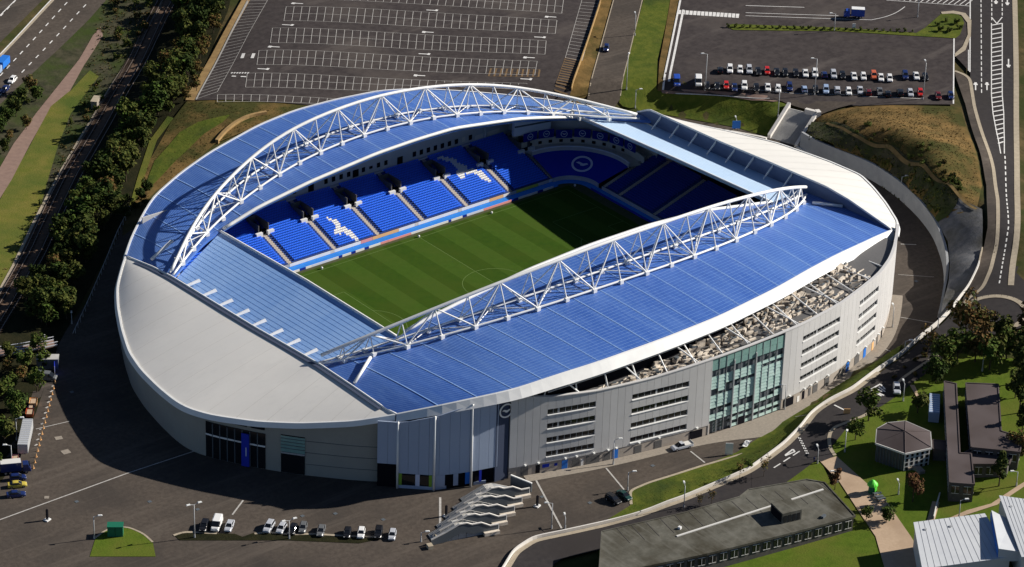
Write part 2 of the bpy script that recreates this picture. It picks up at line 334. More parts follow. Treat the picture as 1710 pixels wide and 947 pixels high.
def Z(xy):
    """ground height at plan points"""
    xy = np.atleast_2d(np.asarray(xy, float))[:, :2]
    d = np.hypot(xy[:, 0:1]-_c[None, :, 0], xy[:, 1:2]-_c[None, :, 1]); K = np.where(d > 0, d*d*np.log(d+1e-9), 0)/1e3
    z = K@_w[:len(_c)]+_w[len(_c)]+xy@_w[len(_c)+1:]
    z = np.clip(z, -1, 13)
    best = np.full(len(xy), 1e9); ww = np.ones(len(xy)); n = len(bowl)
    for i in range(n):
        a = bowl[i]; b = bowl[(i+1) % n]; ab = b-a; t = np.clip(((xy-a)@ab)/(ab@ab), 0, 1)
        dd = np.hypot(*(xy-a-t[:, None]*ab).T); wi = bw[i]*(1-t)+bw[(i+1) % n]*t
        k = dd < best; best = np.where(k, dd, best); ww = np.where(k, wi, ww)
    s = np.clip(best/ww, 0, 1); s = s*s*(3-2*s)
    h = np.where(_inside(xy, bowl), 0, z*s)
    q = xy-st_org; sa = q@st_d; sw = q@st_n            # cutting for the concrete stairway
    k = (sa > -1.5) & (sa < st_L) & (sw > -.3) & (sw < st_w+.3)
    return np.where(k, np.minimum(h, np.maximum(5.2*sa/st_L-1.0, -.1)), h)
def G(uv):
    """photo points dropped on to the terrain"""
    uv = np.atleast_2d(np.asarray(uv, float)); d = ray(uv); out = None; done = np.zeros(len(uv), bool); res = np.zeros((len(uv), 3))
    prev = None
    for z in np.arange(14, -2.01, -.25):
        k = (z-CAM_POS[2])/d[:, 2]; P = CAM_POS+d*k[:, None]; h = Z(P[:, :2])
        e = P[:, 2]-h
        if prev is not None:
            hit = (~done) & (e <= 0); t = prev[1]/(prev[1]-e+1e-9)
            res[hit] = (prev[0]+(P-prev[0])*t[:, None])[hit]; done |= hit
        prev = (P, e)
    res[~done] = prev[0][~done]
    res[:, 2] = Z(res[:, :2]); return res
def g1(u, v): return G([(u, v)])[0]

def sheet(name, poly, m, off, kind='structure', step=3.0, is_px=True, flat=None):
    """a thin ground sheet draped on the terrain inside a plan polygon"""
    P = G(poly)[:, :2] if is_px else np.array(poly, float)[:, :2]
    # densify edges
    E = []
    for i in range(len(P)):
        a, b = P[i], P[(i+1) % len(P)]; k = max(1, int(np.hypot(*(b-a))/step))
        E += [a+(b-a)*t/k for t in range(k)]
    E = np.array(E); n = len(E)
    x0, y0 = E.min(0); x1, y1 = E.max(0)
    X, Y = np.meshgrid(np.arange(x0+step/2, x1, step), np.arange(y0+step/2, y1, step)); I = np.c_[X.ravel(), Y.ravel()]
    if len(I): I = I[_inside(I, E)]
    pts = [Vector(p) for p in E]+[Vector(p) for p in I]
    vs, _, fs, _, _, _ = delaunay_2d_cdt(pts, [], [list(range(n))], 1, 1e-3)
    xy = np.array([tuple(v) for v in vs]); z = Z(xy)+off if flat is None else np.full(len(xy), flat)
    me = bpy.data.meshes.new(name); me.from_pydata(np.c_[xy, z].tolist(), [], [list(f) for f in fs]); me.materials.append(m)
    me.polygons.foreach_set('use_smooth', [True]*len(me.polygons)); me.update()
    o = link(name, me); o['kind'] = kind; return o
def stripes(name, segs, m, w, off, step=4.0, label=None):
    """painted lines: plan segments draped on the terrain, one mesh"""
    mb = MB()
    A = []; B = []
    for s in segs:
        ww = s[2] if len(s) > 2 else w
        a = np.array(s[0][:2], float); b = np.array(s[1][:2], float); d = b-a; L = np.hypot(*d)
        if L < .05: continue
        nrm = np.array([-d[1], d[0]])/L*ww/2; k = max(1, int(L/step)); t = np.linspace(0, 1, k+1)[:, None]
        l = a+d*t-nrm; r = a+d*t+nrm; o = len(mb.v)
        mb.v += [(p[0], p[1], 0) for p in np.r_[l, r]]
        mb.f += [[o+i, o+i+1, o+k+1+i+1, o+k+1+i] for i in range(k)]; mb.m += [0]*k
    V = np.array(mb.v); V[:, 2] = Z(V[:, :2])+off; mb.v = V.tolist()
    o = mb.build(name, m, recalc=False); o['kind'] = 'structure'
    if label: o['label'] = label
    return o
def smooth_line(px, n=60):
    P = G(px); s = np.r_[0, np.cumsum(np.hypot(*np.diff(P[:, :2], axis=0).T))]; t = np.linspace(0, s[-1], n)
    Q = np.c_[np.interp(t, s, P[:, 0]), np.interp(t, s, P[:, 1])]
    for _ in range(2): Q[1:-1] = (Q[:-2]+2*Q[1:-1]+Q[2:])/4
    return Q
def polyline_segs(Q): return [(Q[i], Q[i+1]) for i in range(len(Q)-1)]

# base terrain, one sheet out to the horizon
xs = np.r_[np.arange(-1500, -330, 90), np.arange(-330, 470, 5), np.arange(470, 2600, 90)]
ys = np.r_[np.arange(-1400, -330, 90), np.arange(-330, 470, 5), np.arange(470, 2600, 90)]
GX, GY = np.meshgrid(xs, ys, indexing='ij'); zz = Z(np.c_[GX.ravel(), GY.ravel()])-.35; zz = zz.reshape(GX.shape)
_e = zz.copy()
for i in (-1, 0, 1):
    for j in (-1, 0, 1): _e = np.minimum(_e, np.roll(np.roll(zz, i, 0), j, 1))
_wp = bowl[[i for i in range(len(bowl)) if bw[i] < 3]]; _dm = np.full(GX.shape, 1e9)
for i in range(len(_wp)-1):
    for t in (0, .25, .5, .75, 1): p = _wp[i]*(1-t)+_wp[i+1]*t; _dm = np.minimum(_dm, np.hypot(GX-p[0], GY-p[1]))
zz = np.where(_dm < 12, _e-.2, zz)
mb = MB(); mb.grid(np.dstack([GX, GY, zz.reshape(GX.shape)])); o = mb.build('ground', M['rough_grass'], smooth=True); o['kind'] = 'structure'

# far left: dual carriageway, verge, path, meadow, scrub, railway, woodland floor
sheet('scrub_ground', [(-40, -60), (330, -60), (300, 20), (215, 130), (140, 245), (60, 400), (0, 520), (-60, 600), (-60, 100)], M['scrub'], .02, step=5)
sheet('road_verge', [(-40, -10), (30, -60), (110, -60), (95, -10), (40, 50), (-40, 130)], M['rough_grass'], .10)
sheet('road', [(-60, 95), (-60, 50), (30, -20), (60, -60), (105, -60), (72, 0), (0, 72)], M['asphalt'], .16)
sheet('road', [(-60, 160), (0, 98), (92, 0), (130, -60), (220, -60), (178, 0), (150, 32), (60, 118), (18, 158), (-60, 230)], M['asphalt'], .16)
sheet('road_verge', [(0, 90), (86, 0), (92, 0), (0, 98)], M['kerb'], .20)
seg = []
for a, b, n, fr in (((0, 27), (27, 0), 1, 1), ((-20, 50), (52, -25), 7, .4), ((0, 92), (86, 0), 1, 1), ((0, 128), (128, -12), 12, .45), ((-10, 165), (152, 0), 1, 0), ((0, 160), (150, 2), 13, .4), ((40, 132), (172, 2), 1, 0)):
    A, B = G([a, b])
    for i in range(n):
        if fr: seg.append((A+(B-A)*(i/n), A+(B-A)*((i+fr)/n)))
stripes('road_markings', seg, M['bright_line'], .35, .24)
sheet('path', [(84, 160), (132, 100), (155, 60), (168, 45), (172, 60), (140, 110), (117, 152), (85, 178), (51, 240), (20, 300), (0, 332), (-40, 400), (-40, 330), (0, 280), (23, 240), (60, 190)], M['path'], .12)
sheet('meadow', [(88, 168), (118, 152), (150, 118), (165, 128), (118, 190), (98, 240), (72, 330), (38, 415), (0, 482), (-60, 570), (-60, 420), (0, 334), (51, 242)], M['verge'], .10)
sheet('railway_bed', [(290, -40), (315, -40), (262, 60), (222, 130), (165, 232), (106, 340), (70, 420), (22, 500), (-40, 600), (-70, 600), (0, 492), (20, 455), (56, 379), (96, 303), (132, 240), (192, 142), (225, 90), (268, 15)], M['ballast'], .14)
sheet('railway_path', [(286, -40), (291, -40), (268, 15), (225, 90), (192, 142), (132, 240), (96, 303), (56, 379), (20, 455), (0, 492), (-70, 600), (-76, 600), (0, 480), (20, 444), (53, 374), (93, 298), (129, 236), (188, 138), (221, 86), (263, 15)], M['kerb'], .20)
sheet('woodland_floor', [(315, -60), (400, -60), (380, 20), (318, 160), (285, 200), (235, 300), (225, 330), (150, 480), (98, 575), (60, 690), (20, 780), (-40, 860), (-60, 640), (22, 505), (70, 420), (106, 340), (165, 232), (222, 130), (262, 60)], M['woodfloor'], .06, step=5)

# east bank between the wood and the stadium
sheet('grass_bank', [(318, 163), (327, 168), (560, 182), (600, 170), (470, 200), (420, 215), (360, 240), (262, 318), (235, 345), (222, 335), (240, 285), (285, 205)], M['brown_bank'], .10)
sheet('grass_track', [(280, 195), (290, 198), (262, 235), (245, 285), (228, 335), (216, 345), (232, 290), (250, 235)], M['verge'], .20)
sheet('grass_bank', [(300, 222), (330, 205), (385, 192), (372, 205), (340, 225), (295, 268), (250, 315), (240, 318), (258, 270)], M['grass'], .22)

# concourse
con = np.array([(p[0], p[1]) for p in bowl])
sheet('concourse', con, M['asphalt'], .04, is_px=False, step=6)
sheet('concourse_extension', [(-60, 770), (0, 760), (30, 730), (60, 640), (75, 600), (92, 575), (100, 600), (60, 760), (30, 1000), (-80, 1000)], M['asphalt'], .06)

# big car park with its bays
CP = [(327, 169), (420, -2), (455, -70), (1040, -70), (1004, 0), (954, 153), (935, 200), (600, 195), (560, 181)]
sheet('car_park', CP, M['asphalt_park'], .30, step=6)
sheet('car_park_verge', [(309, 168), (326, 169), (420, -3), (450, -60), (432, -60), (404, 0), (352, 95)], M['tan_kerb'], .24)
sheet('car_park_verge', [(1004, 0), (1014, -60), (1042, -60), (1022, 0), (981, 160), (940, 198), (936, 190), (954, 153)], M['brown_bank'], .24)
seg = []; tan = []
def bays(tl, tr, bl, br, wide=2.45, mid=True, dst=None, sk=0):
    A, B, Cc, D = G([tl, tr, bl, br]); n = max(1, int(np.hypot(*(B-A)[:2])/wide)); dst = seg if dst is None else dst
    for i in range(sk, n+1):
        t = i/n; dst.append((A+(B-A)*t, Cc+(D-Cc)*t))
    if mid: dst.append(((A+Cc)/2, (B+D)/2, .16)); 
    for P, Q in ((A, B), (Cc, D)): dst.append((P, Q, .14))
bays((505, -23), (941, 1), (498, 0), (938, 24))
bays((478, 12.5), (930, 35.5), (474, 36.5), (927, 58))
bays((455, 48.5), (912, 69.7), (451.5, 73.5), (910, 92.5))
bays((432.5, 86), (897, 104), (429, 110), (893, 127))
bays((413, 124), (880, 141), (410, 147.5), (875, 164))
bays((363, 160), (660, 174), (363, 172), (655, 186), mid=False)
bays((415, -2), (327.5, 167), (449, -2), (363, 155), wide=2.6, mid=False)
bays((972, 0), (944, 98), (1000, 2), (972, 103), wide=2.6, mid=False)
bays((944, 98), (926, 152), (966, 103), (948, 160), wide=1.5, mid=False, dst=tan)
bays((820, 116), (901, 118), (816, 129), (899, 130), wide=1.6, mid=True, dst=tan)
A, B = G([(414, 4), (327.5, 168)]); seg.append((A, B, .5))
stripes('parking_bay_lines', seg, M['white_line'], .17, .36)
stripes('tan_hatching', tan, M['tan_line'], .55, .35)
# arrows and small marks
seg = []
for u, v, s in ((497, 7.5, 1), (481, 43.5, -1), (458, 80, 1), (440, 117, -1), (722, 19, -1), (715, 55.5, 1), (709, 92, -1), (701, 128, 1), (920, 30, 1), (902, 64, -1), (884, 98, 1), (879, 134, -1)):
    a, b, c = G([(u-10, v-.5), (u+9, v+.5), (u-6*s, v)]); seg.append((a, b, .5)); a = a if s > 0 else b
    seg.append((a, a+(c-a)*1.4, 1.3))
for u, v in ((405, 96), (422, 96)):
    a, b = G([(u-1, v+3), (u+2, v-5)]); seg.append((a, b, 1.0))
for i in range(7):
    a, b = G([(386+4.5*i, 123.5), (388.5+4.5*i, 123.8)]); seg.append((a, b, .9))
a, b = G([(387, 129), (394, 129.3)]); seg.append((a, b, .7)); a, b = G([(402, 129.6), (411, 130)]); seg.append((a, b, .7))
stripes('car_park_arrows', seg, M['bright_line'], .4, .38)

# access road and grass strip between the car parks
sheet('road', [(1024.5, -2), (1040, -60), (1090, -60), (1074, -2), (1052, 90), (1035, 168), (1015, 195), (978, 190), (981, 164)], M['asphalt'], .34)
stripes('road_markings', [tuple(G([(1025, 0), (983, 162)])), tuple(G([(1073, 0), (1036, 162)]))], M['kerb'], .3, .38)
sheet('grass_strip', [(1075, -2), (1085, -50), (1130, -50), (1120, 0), (1112, 40), (1098, 100), (1096, 150), (1108, 155), (1292, 168), (1318, 176), (1284, 229), (1228, 213), (1140, 197), (1110, 192), (1040, 178), (1034, 172)], M['grass'], .12)
sheet('footpath', [(1120, -2), (1125, -40), (1140, -40), (1134, 0), (1107, 153), (1098, 153), (1101, 105), (1112, 45)], M['brown_bank'], .20)
sheet('kerb_strip', [(1104, 153), (1108, 149), (1292, 163), (1300, 170), (1292, 171), (1200, 160), (1106, 157)], M['path'], .26)

# upper right car park
sheet('car_park', [(1107, 152), (1136, 0), (1146, -60), (1640, -60), (1622, 0), (1620, 122), (1594, 94), (1593, 176), (1440, 178), (1290, 168)], M['asphalt_park'], .30, step=6)
sheet('car_park', [(1290, 164), (1440, 172), (1400, 182), (1372, 192), (1350, 190), (1318, 176)], M['asphalt'], .34)
seg = []
for (a, b, w) in (((1136, 2), (1107, 152), .6), ((1141, 18), (1117, 138), .7), ((1593, 63), (1592, 175), .4), ((1620, 0), (1619.5, 122), .35), ((1617, 85), (1617, 120), .25),
                 ((1245, 11), (1343, 14), .3), ((1245, 23), (1400, 28), .25), ((1245, 28), (1455, 35), .25), ((1480, 2), (1620, 12), .25), ((1520, -8), (1620, 0), .25),
                 ((1128, 158), (1285, 166), .2), ((1440, 163), (1540, 167), .2), ((1175, 151), (1440, 160), .16)):
    A, B = G([a, b]); seg.append((A, B, w))
for i in range(13):
    A, B = G([(1500+9.3*i, 2+.7*i), (1512+9.3*i, -6+.65*i)]); seg.append((A, B, .3))
Q = smooth_line([(1455, 35), (1475, 31), (1490, 26), (1500, 21), (1511, 13)], 14); seg += [(Q[i], Q[i+1], .25) for i in range(13)]
for i in range(16):
    a = (1135+6.45*i, 18.5+.42*i); A, B = G([(a[0], a[1]), (a[0]-.9, a[1]+6.8)]); seg.append((A, B, 1.0))
stripes('car_park_markings', seg, M['bright_line'], .3, .37)
sheet('hedge_bed', [(1213, 46), (1222, 42), (1400, 48), (1530, 57), (1545, 48), (1560, 35), (1574, 23), (1592, 22), (1606, 30), (1610, 40), (1603, 60), (1595, 66), (1530, 62), (1400, 54), (1225, 52)], M['grass'], .42)
sheet('pavement', [(1571, 22), (1592, 20), (1612, 24), (1622, 36), (1621, 62), (1612, 86), (1595, 97), (1594, 92), (1607, 80), (1616, 60), (1615, 40), (1605, 27), (1590, 24.5), (1573, 25.5)], M['kerb'], .46)
sheet('pavement', [(1594, 120), (1612, 126), (1620, 134), (1627, 180), (1645, 238), (1655, 282), (1666, 330), (1665, 405), (1655, 445), (1642, 480), (1617, 502), (1606, 520), (1602, 515), (1617, 480), (1635, 443), (1649, 382), (1647, 311), (1631, 240), (1612, 176), (1596, 130)], M['asphalt'], .30)
Q1 = smooth_line([(1594, 120), (1612, 126), (1619.5, 132), (1627, 180), (1645, 238), (1659, 284), (1666, 334), (1665, 405), (1655, 450), (1640, 484), (1618, 498), (1607, 512), (1603, 526)], 90)
Q2 = smooth_line([(1642, 315), (1647, 345), (1648, 385), (1635, 443), (1618, 482)], 40)
stripes('kerb_line', polyline_segs(Q1), M['kerb'], 1.0, .36)

# main road on the right
sheet('road', [(1622, 0), (1630, -60), (1710, -60), (1695, 0), (1697, 240), (1698, 382), (1690, 450), (1720, 480), (1720, 545), (1660, 560), (1610, 545), (1604, 526), (1609, 510), (1640, 484), (1655, 450), (1665, 405), (1666, 334), (1655, 282), (1645, 238), (1627, 180), (1620, 130)], M['asphalt_dark'], .24)
seg = []
def dashes(a, b, n, fr, w):
    A, B = G([a, b])
    for i in range(n): seg.append((A+(B-A)*(i/n), A+(B-A)*((i+fr)/n), w))
dashes((1638, 0), (1639, 160), 18, .65, .3); dashes((1656, 0), (1656, 38), 5, .65, .3); dashes((1673.5, 0), (1673.5, 30), 4, .65, .3)
dashes((1678, 262), (1684, 380), 14, .6, .35); dashes((1684, 380), (1668, 478), 12, .6, .35)
for i in range(27):   # hatched island of the turning lane
    v = 42+7.6*i; c = 1664.5+max(0, v-160)*.085; w = 9 if v < 190 else max(3, 9-(v-190)*.09)
    A, B = G([(c-w, v+1.6), (c+w, v-1.6)]); seg.append((A, B, .55))
for s in (-1, 1):
    Q = [(1664.5+s*9, 40), (1664.5+s*9, 160), (1667+s*9, 190), (1672+s*5, 235), (1674+s*3, 258)]; A = G(Q); seg += [(A[i], A[i+1], .3) for i in range(len(Q)-1)]
for s in (-1, 1):
    A, B = G([(1664.5+s*9, 30), (1664.5, 41)]); seg.append((A, B, .35))
for u, v0, v1 in ((1629, 139, 152), (1648, 139, 152), (1684, 114, 100), (1663, 8, 0), (1682, 10, -2)):
    A, B = G([(u, v0), (u, v1)]); up_ = 1 if v1 > v0 else -1
    if u == 1684 or u > 1660: up_ = -1
    E_ = [G([(u, (v1 if up_ > 0 else v0)-0)])[0]]
    tip = (u, min(v0, v1)) if u < 1660 else (u, max(v0, v1)); sg_ = 1 if u < 1660 else -1; T_ = G([tip, (u, tip[1]+sg_*2.2), (u, tip[1]+sg_*4.4)]); seg.append((A, B, .4)); seg.append((T_[0], T_[1], .75)); seg.append((T_[1], T_[2], 1.25))
stripes('road_markings', seg, M['bright_line'], .3, .30)
Q = smooth_line([(1694, -20), (1697, 127), (1697.5, 240), (1699, 340), (1698, 400), (1690, 448), (1688, 478)], 50)
stripes('kerb_line', polyline_segs(Q), M['kerb'], 1.6, .32)

# lower right: road along the barrier, junction, lawns, plaza
sheet('lawn', [(1391, 716), (1440, 690), (1500, 645), (1560, 610), (1600, 590), (1720, 600), (1760, 760), (1740, 980), (1380, 980), (1400, 830), (1370, 770), (1250, 800), (1180, 840), (1100, 860), (1000, 900), (1000, 960), (1390, 960)], M['lawn'], .05, step=5)
BAR = [(1640, 418), (1634, 446), (1617, 480), (1600, 502), (1591, 515), (1566, 541), (1533, 567), (1508, 590), (1467, 618), (1422, 652), (1376, 676), (1356, 691), (1336, 716), (1310, 742), (1282, 763), (1250, 786), (1200, 808), (1138, 834), (1062, 862), (999, 878), (940, 891), (890, 901), (858, 922), (835, 960)]
bar = smooth_line(BAR, 160)
n = len(bar)
d = np.gradient(bar, axis=0); d /= np.hypot(*d.T)[:, None]; nr = np.c_[d[:, 1], -d[:, 0]]
# which side is outside the bowl
_p = at_z([(1250, 786)], 2.5)[0][:2]; _i = int(np.argmin(np.hypot(*(bar-_p).T)))
if _inside((bar+nr*40)[_i:_i+1], bowl)[0]: nr = -nr
def bi(u, v, z): p = at_z([(u, v)], z)[0][:2]; return int(np.argmin(np.hypot(*(bar-p).T)))
I0, I1, I2, I3 = bi(1634, 446, 8.5), bi(1460, 622, 5), bi(1500, 596, 5.5), bi(930, 893, .3)
def offs(k, i0=0, i1=n): return (bar+nr*k)[i0:i1]
sheet('road', np.r_[offs(1.2, I0), offs(10.5, I0)[::-1]], M['asphalt_dark'], .20, is_px=False)
sheet('footpath', np.r_[offs(.3, I1), offs(1.5, I1)[::-1]], M['kerb'], .27, is_px=False)
sheet('road', [(1336, 718), (1391, 716), (1384, 734), (1385, 751), (1394, 763), (1372, 772), (1352, 768), (1338, 769), (1282, 804), (1255, 815), (1255, 790), (1300, 760)], M['asphalt_dark'], .23)
sheet('road', [(1604, 526), (1612, 560), (1581, 590), (1520, 625), (1465, 684), (1422, 704), (1391, 719), (1340, 720), (1380, 690), (1470, 630), (1540, 580), (1590, 545)], M['asphalt_dark'], .23)
seg = []
seg += [(a, b, .9) for a, b in polyline_segs(smooth_line([(1466, 683), (1440, 697), (1422, 704), (1393, 715), (1386, 724), (1384, 735), (1386, 750), (1394, 762)], 40))]
seg += [(a, b, .8) for a, b in polyline_segs(smooth_line([(1577, 588), (1545, 607), (1508, 632), (1500, 640)], 20))]
seg += [(a, b, .7) for a, b in polyline_segs(smooth_line([(1395, 671), (1412, 660)], 4))]
stripes('kerb_line', seg, M['kerb'], .8, .30)
seg = []
dashes((1333, 732), (1348, 762), 7, .5, .3); dashes((1292, 783), (1340, 752), 3, .7, .35); dashes((1336, 733), (1351, 762), 7, .5, .3)
for a, b in (((1311, 762), (1324, 752)), ((1324, 752), (1327, 756)), ((1327, 756), (1311, 763)), ((1454, 652), (1470, 643)), ((1454, 652), (1472, 663)), ((1470, 643), (1478, 652)), ((1462, 650), (1474, 656)), ((1468, 648), (1478, 656)), ((1460, 655), (1476, 662)), ((1393, 678), (1415, 689)), ((1440, 673), (1448, 667)), ((1450, 669), (1458, 664)), ((1462, 664), (1466, 660))):
    A, B = G([a, b]); seg.append((A, B, .45))
stripes('road_markings', seg, M['bright_line'], .3, .31)
# mini roundabout ring
A = g1(1662, 522); ring = [(A[0]+8.0*math.cos(t), A[1]+8.0*math.sin(t)) for t in np.linspace(0, 2*math.pi, 33)]
stripes('roundabout_ring', [(ring[i], ring[i+1], 1.6) for i in range(32)], M['kerb'], 1.6, .34)
sheet('plaza', [(1369, 771), (1397, 763), (1445, 806), (1483, 842), (1521, 897), (1560, 960), (1480, 960), (1462, 897), (1432, 852), (1402, 806)], M['paving'], .20)
sheet('footpath', [(1557, 838), (1569, 840), (1558, 880), (1550, 905), (1540, 905), (1548, 870)], M['paving'], .20)
sheet('footpath', [(1585, 866), (1615, 853), (1655, 842), (1700, 812), (1720, 800), (1720, 807), (1665, 844), (1610, 862), (1580, 873)], M['paving'], .20)
sheet('footpath', [(1519, 644), (1527, 644), (1536, 664), (1533, 668)], M['paving'], .20)
# bank between the concourse and the barrier: short grass
sheet('grass_bank', np.r_[offs(-.4, I2, I3), np.array([at_z([(u, v)], 0)[0][:2] for u, v in [(930, 894), (999, 878), (1052, 845), (1052, 820), (1118, 796), (1174, 778), (1230, 756), (1265, 733), (1290, 720), (1305, 706), (1351, 678), (1386, 652), (1422, 630), (1467, 608), (1508, 587)]])], M['grass'], .12, is_px=False, step=2.5)
seg = polyline_segs(smooth_line([(1054, 843), (1052, 820), (1085, 806), (1118, 796), (1174, 778), (1240, 758)], 40))
stripes('kerb_line', seg, M['kerb'], .7, .16)
# hill and gravel slope behind the retaining wall
sheet('hill_side', [(1345, 235), (1352, 205), (1372, 193), (1430, 178), (1592, 178), (1604, 180), (1625, 240), (1640, 310), (1632, 345), (1600, 360), (1566, 370), (1530, 328), (1490, 290), (1450, 268), (1400, 256)], M['brown_bank'], .08, step=2.5)
sheet('hill_foot', [(1345, 235), (1355, 205), (1395, 205), (1430, 222), (1500, 250), (1560, 290), (1602, 330), (1596, 345), (1583, 362), (1566, 372), (1530, 330), (1490, 292), (1450, 270), (1400, 258)], M['scrub'], .38, step=2.5)
stripes('dirt_track', polyline_segs(smooth_line([(1380, 208), (1420, 226), (1480, 246), (1545, 282), (1600, 328), (1630, 352)], 60)), M['tuft_brown'], .9, .55, step=1.5)
sheet('gravel_slope', [(1566, 372), (1600, 330), (1630, 345), (1640, 350), (1640, 418), (1634, 446), (1617, 480), (1592, 512), (1570, 536), (1574, 505), (1584, 470), (1586, 440), (1583, 405)], M['gravel'], .16)

# far-field lines on the concourse
seg = []
for a, b, w in (((-10, 872), (212, 791), .35), ((212, 791), (330, 752), .3), ((735, 831), (735, 893), .55), ((895, 802), (938, 883), .45), ((1012, 782), (1042, 818), .4), ((1153, 754), (1177, 773), .4), ((1326, 697), (1352, 712), .3), ((60, 717), (116, 704), .25), ((388, 860), (406, 836), .4), ((1480, 526), (1560, 540), .2), ((1468, 580), (1495, 590), .2), ((1500, 459), (1560, 463), .15), ((1504, 408), (1530, 409), .3)):
    A, B = at_z([a, b], 0); seg.append((A, B, w))
for i in range(14):
    A = at_z([(92-2.6*i, 628+9*i)], 0)[0]; seg.append((A, A+np.array([.9, .3, 0]), .5))
stripes('concourse_markings', seg, M['white_line'], .3, .09)
# pavement at the foot of the main facade

# ------------------------------------------------------------------ pitch
for i in range(20):
    x0 = -54.5+109*i/20; x1 = x0+109/20
    if i == 0:
        sheet('pitch_surround', [(-58, -38.5), (58.2, -38.5), (58.2, 38.2), (-58, 38.2)], M['worn_grass'], 0, is_px=False, step=40, flat=.08)
mbp = MB(); mbl = MB()
for i in range(18):
    x0 = -52.5+105*i/18; x1 = x0+105/18; ya, yb = -35.6, 35.6
    if i == 0: x0 = -54.6
    if i == 17: x1 = 54.6
    (mbp if i % 2 else mbl).quad((x0, ya, .12), (x1, ya, .12), (x1, yb, .12), (x0, yb, .12))
o = mbp.build('pitch', M['pitch']); o['kind'] = 'structure'
o = mbl.build('pitch_stripes', M['pitch_light']); o['kind'] = 'structure'
mb = MB()
def pl(a, b): mb.bar(a, b, .14, .128, .132)
for a, b in (((-52.5, -34), (52.5, -34)), ((-52.5, 34), (52.5, 34)), ((-52.5, -34), (-52.5, 34)), ((52.5, -34), (52.5, 34)), ((0, -34), (0, 34))): pl(a, b)
for s in (-1, 1):
    for w, d in ((20.16, 16.5), (9.16, 5.5)):
        pl((s*52.5, -w), (s*(52.5-d), -w)); pl((s*52.5, w), (s*(52.5-d), w)); pl((s*(52.5-d), -w), (s*(52.5-d), w))
    c = [(s*(41.5-9.15*math.cos(t)), 9.15*math.sin(t)) for t in np.linspace(-.92, .92, 17)]
    for i in range(16): pl(c[i], c[i+1])
c = [(9.15*math.cos(t), 9.15*math.sin(t)) for t in np.linspace(0, 2*math.pi, 41)]
for i in range(40): pl(c[i], c[i+1])
o = mb.build('pitch_markings', M['pitch_line'], recalc=False); o['kind'] = 'structure'
mb = MB()
mb.bar((-60.2, 38.6), (52, 38.6), 3.2, .05, .16); mb.bar((59.4, -40), (59.4, 32), 2.4, .05, .16); mb.bar((-59.4, -40), (-59.4, 37.8), 2.4, .05, .16); mb.bar((-60, -39.0), (60, -39.0), 2.4, .05, .16)
arc = [(52.0+7.4*math.cos(t), 32+7*math.sin(t)) for t in np.linspace(0, math.pi/2, 12)]
for i in range(11): mb.bar(arc[i], arc[i+1], 2.4, .05, .155+.0005*i)
o = mb.build('blue_carpet_strip', M['blue_carpet']); o['kind'] = 'structure'
# small white markers standing at the pitch edge
mk = MB()
for k in range(5):
    a0, a1 = math.pi*(k/5-.5), math.pi*((k+1)/5-.5)
    for j in range(8):
        t0, t1 = 2*math.pi*j/8, 2*math.pi*(j+1)/8
        f = lambda a, t: (.34*math.cos(a)*math.cos(t), .34*math.cos(a)*math.sin(t), .40+.34*math.sin(a))
        mk.quad(f(a0, t0), f(a0, t1), f(a1, t1), f(a1, t0))
mk.tube((0, 0, 0), (0, 0, .15), .2)
mme = mk.mesh('marker', M['white'], True)
for (u, v), l in (((537.5, 448.5), 'small white ball-shaped marker on the touchline nearest the roof at the left'), ((699.4, 395.6), 'small white ball-shaped marker on the touchline at the halfway line'),
                  ((821, 356), 'small white ball-shaped marker on the sunlit touchline near the shadow edge'), ((960, 310.5), 'small white ball-shaped marker at the shaded far corner of the pitch')):
    p = at_z([(u, v)], .3)[0]; o = link('pitch_marker', mme); o.location = (p[0], p[1], .12); tag(o, l, 'marker', 'white markers along the touchline')

# ------------------------------------------------------------------ the stadium: one thing
ST = thing('football_stadium', 'large football stadium with blue curved roofs, white arched trusses and a grey clad facade', 'stadium')
def part(name, parent=None, label=None):
    o = bpy.data.objects.new(name, None); COL.objects.link(o); o.parent = parent or ST
    if label: o['label'] = label
    return o
def curve(pts, xs, sm=3):
    """pts rows (x, y, z) monotone in x, sampled at xs and smoothed"""
    p = np.array(pts, float); xd = np.linspace(p[0, 0], p[-1, 0], 240)
    Y = np.interp(xd, p[:, 0], p[:, 1]); Zz = np.interp(xd, p[:, 0], p[:, 2])
    for _ in range(sm*12):
        for A in (Y, Zz): A[1:-1] = (A[:-2]+2*A[1:-1]+A[2:])/4
    return np.c_[xs, np.interp(xs, xd, Y), np.interp(xs, xd, Zz)]
XS = -84.0; XN = 80.0      # inner edges of the two end shells
E_FRONT = [(-84, 30.5, 13.4), (-75, 35.5, 15.0), (-66, 40.5, 15.9), (-60, 42.5, 16.1), (-48.6, 42.5, 19.4), (-31, 42.5, 22.3), (-9, 42.5, 24.6), (5, 42.5, 25.1), (18, 42.5, 25.0), (41.4, 42.5, 21.7), (52, 42.5, 19.2), (64, 42.5, 16.2), (72, 36.5, 16.2), (80, 30, 15.6)]
E_OUT = [(-84, 52, 12), (-78.5, 58.1, 12.6), (-70.7, 65.1, 13.7), (-62.5, 71.7, 15), (-50.6, 76.4, 17), (-39, 79, 19.2), (-21.4, 81.2, 21.8), (-8.6, 81.9, 22.7), (4.6, 80.6, 23.1), (19.2, 78.6, 22.9), (29.8, 75.5, 21.8), (40.9, 70.5, 20.2), (52, 64, 18.6), (64, 55, 17), (72, 46.5, 16), (80, 36, 15.5)]
